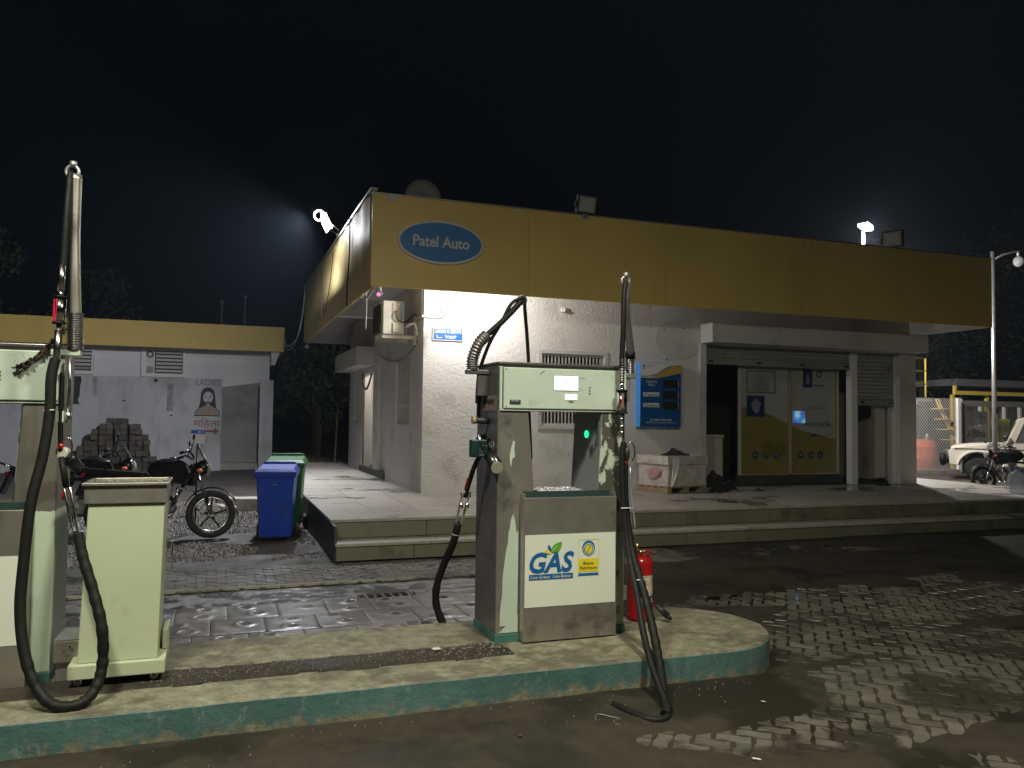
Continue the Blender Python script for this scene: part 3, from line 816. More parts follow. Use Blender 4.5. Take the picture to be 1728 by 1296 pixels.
# grille window behind the dispenser
def grille(parent, axis, a0, a1, z0, z1, face, n, hbars, twin=True):
    w = MB()
    def B(u0, u1, d0, d1, za, zb):
        if axis == 'x': w.box(u0, u1, face+d0, face+d1, za, zb)
        else: w.box(face+d0, face+d1, u0, u1, za, zb)
    B(a0, a1, .02, .07, z0, z0+.035); B(a0, a1, .02, .07, z1-.035, z1); B(a0, a0+.035, .02, .07, z0+.035, z1-.035); B(a1-.035, a1, .02, .07, z0+.035, z1-.035)
    win = w.build('window', M['window_bar'], parent)
    for i in range(n):
        x = a0+.035 + (a1-a0-.07)*(i+0.5)/n
        q = MB()
        if axis == 'x': q.box(x-.011, x+.011, face+.028, face+.040, z0+.035, z1-.035)
        else: q.box(face+.028, face+.040, x-.011, x+.011, z0+.035, z1-.035)
        q.build('grille_bar', M['window_bar'], win)
    for zz in hbars:
        q = MB()
        if axis == 'x': q.box(a0+.035, a1-.035, face+.042, face+.058, zz-.012, zz+.012)
        else: q.box(face+.042, face+.058, a0+.035, a1-.035, zz-.012, zz+.012)
        q.build('grille_rail', M['window_bar'], win)
    q = MB()
    if axis == 'x': q.box(a0+.036, a1-.036, face+.10, face+.106, z0+.036, z1-.036)
    else: q.box(face+.10, face+.106, a0+.036, a1-.036, z0+.036, z1-.036)
    q.build('pane', M['dark_glass'], win)
    return win
grille(store, 'x', *WIN[:2], *WIN[2:], 12.8, 17, (1.85, 2.15, 2.45))
grille(store, 'y', *LW[0][:2], *LW[0][2:], 3.1, 12, (1.82, 1.86, 2.12, 2.16, 2.42, 2.46))
grille(store, 'y', *LW[3][:2], *LW[3][2:], 3.1, 8, (1.8, 2.1))
q = MB(); q.box(5.10, 6.43, 12.775, 12.798, 1.47, 1.54); q.box(5.10, 5.17, 12.785, 12.798, 1.54, 2.84); q.box(6.36, 6.43, 12.785, 12.798, 1.54, 2.84); q.box(5.17, 6.36, 12.785, 12.798, 2.77, 2.84); q.build('window_surround', M['plaster_smooth'], store, 0.003)
# doors on the side wall
q = MB(); q.box(3.18, 3.22, 15.86, 16.74, PZ, 2.69); d = q.build('door', M['plaster_smooth'], store)
q = MB(); q.box(3.13, 3.179, 15.855, 15.90, PZ, 2.69); q.box(3.13, 3.179, 16.70, 16.745, PZ, 2.69); q.build('door_frame', M['window_bar'], d)
for ya in (17.255, 18.53):
    q = MB(); q.box(3.11, 3.14, ya, ya+.065, PZ, 2.61); q.build('door_frame', M['steel_dark'], store)
q = MB(); q.box(3.06, 3.14, 15.8, 18.7, PZ+.001, PZ+.12); q.build('door_sill', M['dark_stone'], store)
# hood over the far door
q = MB(); q.box(2.72, 3.099, 17.2, 20.5, 2.74, 2.80); q.box(2.72, 2.78, 17.2, 20.5, 2.80, 3.14); q.box(2.78, 3.099, 17.2, 17.26, 2.80, 3.14); q.build('door_hood', M['plaster_smooth'], store, 0.005)
# assumed lamp for the light coming from the room behind the far door
point('assumed_doorway_light', (3.9, 18.3, 2.9), 70, (1.0, 0.93, 0.82), 0.08)

# shop front: lintel box, shutters, glass
q = MB(); q.box(8.32, 13.4, 12.42, 12.799, 3.07, 3.42); q.build('lintel_box', M['plaster_smooth'], store, 0.006)
q = MB(); q.box(8.29, 8.42, 12.76, 12.798, PZ, 3.06); q.build('door_jamb', M['plaster_smooth'], store)
q = MB(); q.box(12.93, 13.36, 12.70, 12.799, PZ, 3.069); q.build('corner_column', M['plaster_smooth'], store, 0.004)
q = MB(); q.box(11.80, 11.95, 12.80, 12.95, PZ, 3.04); q.build('mullion_post', M['white_paint'], store, 0.004)
def shutter(x0, x1, zt, zb, y):
    zz = zt; sh = None
    q = MB(); q.box(x0, x1, y-.03, y+.03, zb, zb+.11); sh = q.build('roller_shutter', M['shutter'], store, 0.004)
    while zz > zb+.12:
        q = MB(); n = 5
        pr = [(y + 0.018*math.cos(math.pi*(t/(n-1)-0.5))*-1, zz - 0.075*t/(n-1)) for t in range(n)]
        vs = [(x0, a, c) for a, c in pr] + [(x1, a, c) for a, c in pr]
        q.add(vs, [[i, i+1, n+i+1, n+i] for i in range(n-1)], True)
        q.build('slat', M['shutter'], sh); zz -= 0.077
    for hx in (x0+.12, (x0+x1)/2-.5, (x0+x1)/2+.5, x1-.12):
        if hx < x0+.1 or hx > x1-.1: continue
        q = MB(); q.box(hx-.05, hx+.05, y-.055, y-.032, zb+.04, zb+.07); q.build('lock_hasp', M['steel_bright'], sh)
    return sh
shutter(8.43, 11.79, 3.04, 2.70, 12.86)
shutter(11.96, 12.91, 3.04, 2.00, 12.86)
q = MB(); q.box(9.30, 11.74, 12.98, 13.12, PZ+.02, 0.62); q.box(8.43, 9.30, 12.98, 13.12, PZ+.02, 0.50); q.build('threshold', M['dark_stone'], store, 0.004)
for x0, x1 in ((9.38, 10.47), (10.55, 11.62)):
    q = MB(); q.box(x0, x1, 13.05, 13.062, 0.63, 2.95)
    gp = q.build('glass_panel', M['glass'], store)
    # film with a printed landscape: grey sky over a yellow hill
    q = MB(); q.box(x0+.005, x1-.005, 13.044, 13.048, 0.64, 2.94); fl = q.build('printed_film', mat('grey_window_film', (0.40, 0.41, 0.40), 0.25, var=0.03, rvar=0.03), gp)
    pts = []
    for i in range(13):
        x = x0+.01 + (x1-x0-.02)*i/12; t = (x-9.38)/2.24
        zt = 1.92 - 0.72*(1-math.exp(-1.1*t*t*2.2))*1.0 if t < 0.62 else 1.92 - 0.72*(1-math.exp(-1.1*0.62*0.62*2.2)) - 0.17*((t-0.62)/0.38)
        pts.append((x, 13.0425, zt))
    q = MB(); q.poly(pts + [(x1-.01, 13.0425, 0.64), (x0+.01, 13.0425, 0.64)], 0.001, (0, 1, 0)); q.build('printed_hill', mat('yellow_window_film', (0.24, 0.205, 0.06), 0.25, var=0.12, vscale=2, rvar=0.03), gp)
for x in (9.34, 10.51, 11.66):
    q = MB(); q.box(x-.022, x+.022, 13.02, 13.07, 0.62, 2.98); q.build('mullion', M['frame_alu'] if x > 9.5 else M['plaster_smooth'], store)
q = MB(); q.box(9.36, 11.66, 13.02, 13.07, 0.622, 0.645); q.build('bottom_rail', M['frame_alu'], store)
ink = mat('film_ink', (0.035, 0.04, 0.05), 0.4)
inkb = mat('film_ink_blue', (0.02, 0.045, 0.14), 0.4)
# notice frame, blue poster, pictograms, scribbled lettering
q = MB()
for a, b_, c, d in ((9.50,10.16,2.61,2.625),(9.50,10.16,2.20,2.215),(9.50,9.515,2.215,2.61),(10.145,10.16,2.215,2.61)): q.box(a, b_, 13.035, 13.041, c, d)
q.build('notice_frame', ink, store)
for i in range(9):
    q = MB(); z = 2.55 - i*0.037; wd = (0.10, 0.05, 0.24, 0.15, 0.16, 0.22, 0.14, 0.20, 0.18)[i]; q.box(9.83-wd, 9.83+wd, 13.039, 13.0415, z-.004, z+.004); q.build('notice_line', ink, store)
q = MB(); q.box(9.50, 9.91, 13.036, 13.041, 1.74, 2.14); q.build('blue_poster', inkb, store)
q = MB(); cpts = [(9.71 + (0.10+0.018*math.sin(5*a))*math.cos(a), 13.033, 1.95+(0.13+0.02*math.sin(4*a+1))*math.sin(a)) for a in [2*math.pi*i/24 for i in range(24)]]
q.poly(cpts, .001, (0,-1,0)); q.build('poster_figure', M['grey_print'], store)
for i, x in enumerate((9.70, 9.95, 10.18, 10.76, 11.01, 11.24)):
    q = MB(); q.poly([(x+.065*math.cos(a), 13.038, 1.0+.075*math.sin(a)) for a in [2*math.pi*k/20 for k in range(20)]], .002, (0,1,0)); q.build('pictogram', inkb, store)
    q = MB()
    if i % 3 == 0: q.poly([(x-.025,13.035,.98),(x+.025,13.035,.98),(x+.03,13.035,1.02),(x,13.035,1.035),(x-.03,13.035,1.02)], .002, (0,1,0))
    else: q.poly([(x+.022*math.sin(a)*(1 if math.cos(a) < 0 else 0.6), 13.035, 0.995+.035*math.cos(a)) for a in [2*math.pi*k/12 for k in range(12)]], .002, (0,1,0))
    q.build('pictogram_icon', M['grey_print'], store)
q = MB(); q.poly([(10.82,13.038,2.33),(11.05,13.038,2.33),(11.05,13.038,2.66),(11.0,13.038,2.69),(10.82,13.038,2.69)], .002, (0,1,0)); q.build('blue_tag', inkb, store)
q = MB(); q.poly([(10.935+.045*math.cos(a)*(0.6 if math.sin(a)>0 else 1), 13.035, 2.50+.11*math.sin(a)) for a in [2*math.pi*k/18 for k in range(18)]], .001, (0,1,0)); q.build('blue_tag_figure', M['grey_print'], store)
q = MB(); q.torus((11.21, 13.037, 2.60), .055, .012, seg=20, rs=6); q.build('round_logo', inkb, store)
q = MB(); q.box(11.10,11.33,13.037,13.041,2.37,2.385); q.box(11.13,11.30,13.037,13.041,2.345,2.352); q.build('logo_line', ink, store)
text('where to fuel live', 'window_lettering', ink, store, (11.17, 13.040, 1.62), width=0.62, height=0.12, shear=0.4, depth=0.002)
text('AT YOUR SERVICE ALWAYS', 'window_lettering', mat('film_ink_faint', (0.16,0.17,0.17), 0.4), store, (11.1, 13.040, 1.93), width=0.60, height=0.045, depth=0.002)
q = MB(); q.tube([(11.48,13.038,1.60),(11.56,13.038,1.50),(11.5,13.038,1.42),(11.3,13.038,1.38),(11.1,13.038,1.40),(10.98,13.038,1.36),(10.93,13.038,1.26)], .004, 5, smooth_path=5); q.box(11.02,11.14,13.036,13.041,1.37,1.42); q.build('drawn_plug', ink, store)
# faint printed lorry at the foot of the hill
q = MB(); q.poly([(9.86,13.0375,1.02),(9.86,13.0375,1.18),(9.92,13.0375,1.28),(10.04,13.0375,1.29),(10.06,13.0375,1.22),(10.44,13.0375,1.25),(10.44,13.0375,1.05),(10.3,13.0375,1.0)], .002, (0,1,0)); q.build('printed_lorry', mat('film_olive', (0.17,0.15,0.03), 0.4, var=0.3, vscale=14), store)
# glowing plate painted in as a lit reflection on the glass
q = MB(); q.box(10.58, 10.86, 13.030, 13.040, 1.63, 1.86); sc_ = q.build('reflection_plate', M['glass_reflection'], store)
# store counter seen in the dark opening
q = MB(); q.box(8.44, 9.28, 13.45, 13.8, 1.33, 1.38); q.box(8.44, 9.28, 13.5, 13.78, PZ+.02, 1.33); q.build('counter', mat('counter_laminate', (0.6,0.56,0.5), 0.6), store)
q = MB(); q.box(8.31, 9.2, 14.3, 14.34, PZ+.02, 3.0); q.box(8.31, 9.2, 14.1, 14.3, 1.70, 1.73); q.box(8.31, 9.2, 14.1, 14.3, 2.15, 2.18); q.box(8.80, 8.84, 14.1, 14.3, 1.73, 3.0); q.box(8.95, 9.15, 14.12, 14.28, 1.735, 2.0); q.build('shelf', mat('dark_shelf', (0.5,0.42,0.38), 0.7), store)
q = MB(); q.box(12.62, 12.90, 13.05, 13.1, PZ+.1, 1.99); q.build('door_leaf', M['plaster_smooth'], store)
q = MB(); q.box(12.56, 12.60, 13.02, 13.08, PZ+.1, 2.02); q.build('door_edge', M['frame_alu'], store)
# the plastered-over oval and screw holes left by an old sign
q = MB()
q.poly([(7.85+0.48*math.cos(a), 12.797, 3.12+0.36*math.sin(a)) for a in [2*math.pi*k/32 for k in range(32)]], .003, (0,-1,0)); q.build('oval_patch', M['plaster_smooth'], store)
for hx, hz in ((7.55,3.3),(7.95,3.33),(7.0,1.50),(7.65,1.50),(6.95,2.75),(7.6,2.76),(4.5,2.4),(4.9,3.0)):
    q = MB(); q.cyl((hx,12.799,hz),(hx,12.79,hz),.014,8); q.build('screw_hole', M['dark_print'], store)
q = MB(); q.cyl((5.55,12.8,3.53),(5.55,12.74,3.53),.045,10); q.cyl((5.55,12.745,3.53),(5.57,12.72,3.50),.025,8); q.build('bulb_holder', M['white_paint'], store)
# patch board on the fascia
q = MB(); q.box(2.24, 2.40, 11.585, 11.599, 4.80, 4.885); q.build('patch_plate', M['galv'], store)
# ------------------------------------------------------------------ things fixed on the store
# oval name sign
ov = thing('name_sign', (3.045, 11.60, 4.24), 'blue oval sign with a white rim reading Patel Auto on the mustard fascia', 'sign')
def ell(cx, cz, rx, rz, n=48): return [(cx+rx*math.cos(2*math.pi*k/n), 0, cz+rz*math.sin(2*math.pi*k/n)) for k in range(n)]
def flat_ell(cx, cz, rx, rz, y, t, name, m, parent):
    q = MB(); q.poly([(x, y, z) for x, _, z in ell(cx, cz, rx, rz)], t, (0, -1, 0)); return q.build(name, m, parent)
flat_ell(3.045, 4.24, 0.655, 0.325, 11.597, .045, 'sign_rim', M['sign_white'], ov)
flat_ell(3.045, 4.24, 0.62, 0.29, 11.5515, .004, 'sign_face', M['oval_blue'], ov)
text('Patel Auto', 'lettering', M['sign_white'], ov, (3.045, 11.546, 4.245), width=0.86, height=0.165, bold=0.022)

# toilet sign under the bulb
ts = thing('toilet_sign', (3.5, 12.8, 3.0), 'small blue sign reading LADIES & GENTS TOILET on the white wall', 'sign')
q = MB(); q.box(3.245, 3.765, 12.775, 12.797, 2.905, 3.115); q.build('sign_plate', M['sign_white'], ts, 0.003)
q = MB(); q.box(3.262, 3.748, 12.770, 12.7745, 2.922, 3.098); q.build('sign_face', M['sign_blue'], ts)
text('LADIES & GENTS', 'lettering', M['sign_white'], ts, (3.505, 12.768, 3.055), width=0.44, height=0.052, bold=0.02)
text('TOILET', 'lettering', M['sign_white'], ts, (3.545, 12.768, 2.965), width=0.20, height=0.05, bold=0.02)
q = MB(); q.box(3.31, 3.322, 12.767, 12.769, 2.945, 2.995); q.box(3.322, 3.40, 12.767, 12.769, 2.945, 2.957); q.build('arrow', M['sign_white'], ts)
# bulb over it
lb = thing('wall_lamp', (3.53, 12.8, 3.30), 'lit white bulb glaring on the wall above the blue toilet sign', 'lamp')
q = MB(); q.tube([(3.43,12.799,3.30),(3.43,12.60,3.34),(3.43,12.46,3.30)], .012, 8, smooth_path=3); q.cyl((3.43,12.47,3.30),(3.43,12.42,3.27),.028,12); q.build('holder', M['white_paint'], lb)
q = MB(); q.ball((3.43,12.385,3.245),.048,14,(1,1,1.15)); q.build('bulb', M['bulb_glow'], lb)
q = MB(); q.tube([(3.40,12.79,3.9),(3.385,12.79,3.7),(3.405,12.79,3.55),(3.39,12.79,3.42),(3.40,12.79,3.34),(3.43,12.78,3.30)], .004, 5, smooth_path=4); q.build('cable', M['cable_black'], lb)

# assumed lamp under the roof overhang, out of sight behind the fascia
ul = thing('assumed_soffit_lamp', (3.85, 11.95, 3.95), 'assumed lamp hidden under the roof overhang behind the fascia, lighting the corner wall', 'lamp')
q = MB(); q.cyl((3.85,11.95,3.949),(3.85,11.95,3.86),.05,14); q.build('holder', M['white_paint'], ul)
q = MB(); q.ball((3.85,11.95,3.835),.035,12); q.build('bulb', M['bulb_glow'], ul)
# price board
pb = thing('price_board', (7.4, 12.8, 1.54), 'tall blue fuel price board with blank displays beside the shop front', 'price board')
q = MB(); q.box(6.98, 7.80, 12.64, 12.795, 1.53, 2.665); q.build('case', M['board_edge'], pb, 0.004)
q = MB(); q.box(6.985, 7.80, 12.632, 12.6395, 1.535, 2.66); q.build('face', M['board_blue'], pb)
hd = mat('board_header_grey', (0.66,0.67,0.66), 0.5, var=0.03); oc = mat('board_ochre', (0.42,0.28,0.07), 0.5)
hp = [(6.985,12.6315,2.40),(7.15,12.6315,2.395),(7.35,12.6315,2.40),(7.55,12.6315,2.44),(7.80,12.6315,2.50),(7.80,12.6315,2.66),(6.985,12.6315,2.66)]
q = MB(); q.poly(hp, .001, (0,-1,0)); q.build('header', hd, pb)
hp = [(7.18,12.629,2.405),(7.35,12.629,2.402),(7.55,12.629,2.442),(7.80,12.629,2.505),(7.80,12.629,2.645),(7.68,12.629,2.635),(7.52,12.629,2.58),(7.36,12.629,2.47)]
q = MB(); q.poly(hp, .001, (0,-1,0)); q.build('swoosh', oc, pb)
q = MB(); q.tube([(6.99,12.627,2.425),(7.15,12.627,2.43),(7.32,12.627,2.48),(7.5,12.627,2.58),(7.62,12.627,2.63)], .006, 5, smooth_path=4); q.build('swoosh_line', M['dark_print'], pb)
text("TODAY'S\nPRICE", 'lettering', hd, pb, (7.20, 12.629, 2.30), width=0.22, height=0.10, bold=0.0)
for w_, z in (('Petrol', 2.105), ('Diesel', 1.915)):
    q = MB(); q.box(7.04, 7.36, 12.626, 12.631, z-.037, z+.037); q.build('name_plate', hd, pb)
    text(w_, 'lettering', M['dark_print'], pb, (7.20, 12.624, z), width=0.28, height=0.062, bold=0.0)
for z in (2.30, 2.105, 1.915):
    q = MB(); q.box(7.43, 7.73, 12.622, 12.631, z-.068, z+.068); q.build('display', M['board_black'], pb)
    q = MB(); q.box(7.742, 7.750, 12.626, 12.631, z-.06, z+.06); q.build('display_edge', hd, pb)
text('TO VERIFY PRICE SMS', 'lettering', hd, pb, (7.39, 12.629, 1.655), width=0.44, height=0.035, bold=0.01)
text('<RSP>space<Dealer Code> to', 'lettering', hd, pb, (7.39, 12.629, 1.605), width=0.60, height=0.035)
q = MB(); q.torus((7.045, 12.629, 2.61), .018, .005, seg=16, rs=5); q.build('logo_ring', M['board_blue'], pb)
q = MB(); q.box(7.02,7.075,12.629,12.631,2.555,2.575); q.box(7.10,7.24,12.629,12.631,2.605,2.615); q.build('logo_text_line', M['grey_print'], pb)

# air conditioner on brackets
ac = thing('air_conditioner', (2.8, 13.6, 2.98), 'cream air conditioner outdoor unit on brackets under the roof overhang', 'air conditioner')
q = MB(); q.box(2.52, 2.875, 13.25, 14.05, 3.02, 3.575); q.build('casing', M['ac_white'], ac, 0.012)
q = MB(); q.box(2.493, 2.519, 13.45, 14.02, 3.06, 3.54); q.torus((2.49,13.74,3.30), .22, .012, (1,0,0), 24, 6); q.build('fan_grille', M['black_plastic'], ac)
q = MB(); q.box(2.67, 2.79, 13.236, 13.2495, 3.40, 3.54); q.build('hand_recess', M['ac_white'], ac, 0.008)
q = MB(); q.box(2.68, 2.78, 13.228, 13.2355, 3.44, 3.455); q.box(2.68,2.78,13.228,13.2355,3.50,3.515); q.build('recess_lip', M['galv'], ac)
q = MB(); q.box(2.68, 2.80, 13.222, 13.2495, 3.05, 3.21); q.build('valve_cover', M['ac_white'], ac, 0.006)
q = MB(); q.box(2.805, 2.865, 13.245, 13.2495, 3.25, 3.55); q.build('rating_label', mat('blue_white_label', (0.35,0.48,0.62), 0.5, var=0.35, vscale=30), ac)
q = MB(); q.tube([(2.73,13.22,3.41),(2.72,13.19,3.33),(2.78,13.19,3.24),(2.92,13.2,3.22),(3.02,13.18,3.23)], .010, 6, smooth_path=4); q.build('power_cable', M['cable_black'], ac)
q = MB(); q.tube([(2.90,13.22,3.14),(3.0,13.15,3.20),(3.06,13.13,3.12),(3.07,13.15,3.0)], .024, 8, smooth_path=4); q.build('pipe', M['white_paint'], ac)
for y in (13.32, 13.95):
    q = MB(); q.box(2.52, 3.095, y-.02, y+.02, 2.955, 3.015); q.box(3.06, 3.098, y-.025, y+.025, 2.86, 3.35); q.build('bracket', M['ac_white'], ac, 0.003)
# cctv cameras
def cctv(name, loc, d, label, led=False):
    c = thing(name, loc, label, 'security camera', 'security cameras under the fascia')
    L = Vector(loc); D = Vector(d).normalized()
    q = MB(); q.cyl(L, L+Vector((0,0,-.06)), .022, 10); q.ball(L+Vector((0,0,-.075)), .028, 10); q.build('mount', M['white_paint'], c)
    s = L+Vector((0,0,-.10)) - D*.05
    q = MB(); q.cyl(s, s+D*.14, .038, 14); q.build('camera_body', M['white_paint'] if not led else M['black_plastic'], c, 0.004)
    q = MB(); q.cyl(s+D*.14, s+D*.146, .030, 14); q.build('lens', M['ir_led'] if led else M['black_paint'], c)
cctv('security_camera', (2.18, 11.75, 3.55), (-.35,-.9,-.25), 'dark security camera with a pink infrared glow under the near fascia corner', True)
cctv('security_camera', (2.10, 21.2, 3.52), (.5,-.8,-.3), 'white security camera under the far left end of the fascia')
# roof flood light, lit
fl = thing('flood_light', (1.95, 15.15, 4.95), 'lit flood light glaring over the left edge of the roof', 'flood light')
q = MB(); q.cyl((2.0,15.15,4.97),(2.0,15.15,5.08),.015,8); q.tube([(1.82,14.94,5.20),(2.0,14.98,5.07),(2.0,15.32,5.07),(1.82,15.30,5.20)], .012, 6); q.build('yoke', M['galv'], fl)
q = MB(); q.obox((1.80,15.12,5.22), (.07,.34,.30), (0, math.radians(-25), 0)); q.build('lamp_housing', M['black_paint'], fl, 0.006)
q = MB(); q.obox((1.755,15.12,5.20), (.012,.31,.27), (0, math.radians(-25), 0)); q.build('lamp_lens', M['lamp_glow'], fl)
# the part that faces this side of the roof, seen edge-on from the forecourt
q = MB(); q.obox((1.77,14.94,5.21), (.09,.012,.30), (0, math.radians(-25), 0)); q.build('side_glow', M['lamp_glow'], fl)
q = MB(); q.torus((1.66,15.12,5.34), .09, .012, (0,1,.2), 20, 6); q.build('flare_ring', M['lamp_glow'], fl)  # glowing ring added in the shape of the lamp's flare
# unlit flood lights on the fascia
def flood_off(x, y, z, label, rz, s=1.0):
    f = thing('flood_light', (x, y, z), label, 'flood light', 'unlit flood lights on the store fascia')
    o = []
    def O(c, size, n, m, bev=0.0):
        q = MB(); q.obox((0,0,0), size); r = q.build(n, m, f, bev)
        return r
    def put(mb, n, m, bev=0.0):
        for v in mb.v:
            v2 = Matrix.Rotation(rz, 3, 'Z') @ (Matrix.Rotation(math.radians(12), 3, 'X') @ (v*s)); v.x, v.y, v.z = x+v2.x, y+v2.y, z+v2.z
        return mb.build(n, m, f, bev)
    q = MB(); q.box(-.17,.17,-.03,.05,.04,.33); put(q, 'lamp_housing', M['black_plastic'], 0.008)
    q = MB(); q.box(-.145,.145,-.036,-.0305,.065,.305); put(q, 'lamp_lens', mat('grey_lamp_glass', (0.42,0.41,0.38), 0.15, var=0.05), )
    q = MB(); q.box(-.10,.10,-.039,-.0365,.10,.27); put(q, 'led_plate', mat('led_plate', (0.5,0.5,0.46), 0.3, var=0.05))
    q = MB(); q.box(-.04,.04,-.02,.03,-.03,.04); put(q, 'bracket', M['galv'], 0.004)
    q = MB(); q.box(-.20,-.172,-.01,.03,.12,.22); put(q, 'hinge', M['black_plastic'], 0.004)
    return f
flood_off(5.38, 11.56, 4.86, 'unlit square flood light on the middle of the mustard fascia', math.radians(6))
flood_off(11.75, 11.66, 4.87, 'unlit flood light turned sideways near the right end of the fascia', math.radians(-62), 1.1)
# satellite dish behind the fascia
di = thing('satellite_dish', (3.1, 13.0, 4.12), 'grey satellite dish lettered TATA PLAY rising behind the fascia', 'satellite dish')
q = MB()
prof = [(0.001,0.05),(0.10,0.045),(0.20,0.028),(0.30,0.0),(0.302,-0.004),(0.20,0.02),(0.001,0.042)]
q.lathe((3.10,13.0,5.29), prof, 32, 'Y'); q.build('dish', mat('dish_grey', (0.26,0.26,0.29), 0.7, var=0.05), di)
q = MB(); q.cyl((3.10,13.08,5.25),(3.10,13.15,4.12),.025,8); q.build('mast', M['galv'], di)
text('TATA PLAY', 'lettering', M['grey_print'], di, (3.13, 12.985, 5.33), width=0.36, height=0.07, bold=0.02)
# hanging cables
def cable(label, pts, r, m, k=8, group=None):
    q = MB(); q.tube(pts, r, 5, smooth_path=k); o = q.build('cable', m); tag(o, label, 'cable', group); return o
cable('slack grey cable strung from the far fascia corner down to the toilet block', [(2.03,21.4,5.0),(2.0,21.6,4.3),(1.95,22.4,3.75),(1.8,24,3.65),(1.84,25.9,4.25)], .012, M['cable_white'])
cable('second slack cable hanging a little lower between fascia and toilet block', [(2.03,21.35,4.8),(1.98,21.8,4.1),(1.9,22.6,3.60),(1.82,24.2,3.55),(1.84,25.9,4.05)], .009, M['cable_white'])
cable('black cable running down the side fascia below the lit flood light', [(1.995,13.6,4.97),(1.99,13.55,4.4),(1.99,13.7,3.9),(1.99,13.75,3.5)], .012, M['cable_black'], 6)
cable('thin black cable looping across the middle of the side fascia', [(1.99,15.6,4.9),(1.985,15.9,4.3),(1.985,16.6,3.8),(1.985,17.2,3.75),(1.985,17.4,4.3),(1.985,17.5,4.85)], .008, M['cable_black'], 6)
cable('white cable bundle drooping below the near fascia corner', [(2.1,11.75,3.55),(2.1,12.1,3.50),(2.1,12.5,3.47),(2.11,12.9,3.52),(2.12,13.3,3.60)], .022, M['cable_white'], 5)
cable('pair of white flexes hanging down from the side fascia edge', [(2.08,12.35,3.55),(2.09,12.35,3.3),(2.08,12.33,3.02),(2.09,12.42,3.03),(2.10,12.45,3.3),(2.09,12.46,3.55)], .010, M['cable_white'], 5)
cable('black flex sagging along the side wall below the air conditioner', [(3.09,13.2,2.93),(3.085,13.7,2.76),(3.085,14.6,2.68),(3.085,15.6,2.74),(3.085,16.6,2.93)], .006, M['cable_black'], 6)
cable('black flex pinned along the pipe run above the corner ledge', [(3.04,13.1,3.34),(3.05,13.3,3.38),(3.05,13.6,3.33),(2.98,13.7,3.28)], .010, M['cable_black'], 5)
cable('dark garland hanging in the far side doorway', [(3.08,17.33,2.6),(3.04,17.4,2.38),(3.04,17.8,2.25),(3.04,18.2,2.4),(3.07,18.4,2.62)], .022, M['garland'], 5)
tag(bpy.data.objects[-1] if False else COL.objects[-1], cat='garland')

# ------------------------------------------------------------------ wrapped carton on a pallet, cloth, bags
pal = thing('pallet', (7.65, 12.2, PZ), 'low wooden pallet under the plastic-wrapped cartons by the shop wall', 'pallet')
CX0, CX1, CY0, CY1 = 6.92, 7.86, 11.85, 12.65
ang = math.radians(6)
def rot_about(mb, cx, cy, a):
    for v in mb.v:
        dx, dy = v.x-cx, v.y-cy; v.x, v.y = cx+dx*math.cos(a)-dy*math.sin(a), cy+dx*math.sin(a)+dy*math.cos(a)
    return mb
ccx, ccy = 7.4, 12.25
ROT = math.radians(14)
for x0, x1 in ((6.94,7.04),(7.35,7.45),(7.74,7.84)):
    q = MB(); q.box(x0, x1, 11.9, 12.6, PZ+.002, PZ+.09); rot_about(q, ccx, ccy, ROT).build('pallet_block', M['wood'], pal, 0.003)
for i in range(5):
    y = 11.9+i*.155; q = MB(); q.box(6.93, 7.85, y, y+.09, PZ+.0905, PZ+.112); rot_about(q, ccx, ccy, ROT).build('pallet_slat', M['wood'], pal, 0.002)
carton = thing('wrapped_carton', (7.4, 12.25, PZ+.113), 'stack of cartons wrapped in clear film standing on the pallet', 'carton')
q = MB(); nn = 14
Vs = []; Fs = []
def bulge(x, y, z): 
    return Vector((noise.noise(Vector((x*5, y*5, z*5)))*.028, noise.noise(Vector((x*5+9, y*5, z*5)))*.028, noise.noise(Vector((x*4, y*4+5, z*4)))*.01))
q.box(6.95, 7.83, 11.9, 12.6, PZ+.113, PZ+.54)
import bmesh
def crumple(mb, cuts=10):
    bm = bmesh.new(); me = bpy.data.meshes.new('c'); me.from_pydata(mb.v, [], mb.f); bm.from_mesh(me)
    bmesh.ops.subdivide_edges(bm, edges=bm.edges[:], cuts=cuts, use_grid_fill=True)
    for v in bm.verts: v.co += bulge(*v.co)
    out = MB(); bm.verts.ensure_lookup_table(); out.v = [v.co.copy() for v in bm.verts]; out.f = [[v.index for v in f.verts] for f in bm.faces]; out.sm = [False]*len(out.f)
    bm.free(); return out
rot_about(crumple(q), ccx, ccy, ROT).build('lower_carton', M['wrap'], carton)
q = MB(); q.box(6.92, 7.86, 11.87, 12.63, PZ+.48, PZ+.62); rot_about(crumple(q, 8), ccx, ccy, ROT).build('top_carton', M['wrap'], carton)
q = MB(); q.poly([(6.905+.0*k, 12.20+.15*math.cos(a)*(1+.2*math.sin(3*a)), PZ+.33+.10*math.sin(a)*(1+.25*math.cos(2*a+1))) for k, a in enumerate([2*math.pi*i/14 for i in range(14)])], .003, (-1,0,0)); rot_about(q, ccx, ccy, ROT).build('red_print', mat('faded_red_print', (0.50,0.27,0.26), 0.4, var=0.2, vscale=18), carton)
q = MB()
base = [(7.02,11.85,PZ+.58),(7.16,11.84,PZ+.58),(7.06,11.82,PZ+.30),(6.98,11.83,PZ+.14),(6.96,11.84,PZ+.12)]
q.poly(base, .012, (0,-1,0)); rot_about(q, ccx, ccy, ROT).build('loose_film', mat('bright_film', (0.72,0.72,0.70), 0.15, bump=0.01, bscale=20), carton)
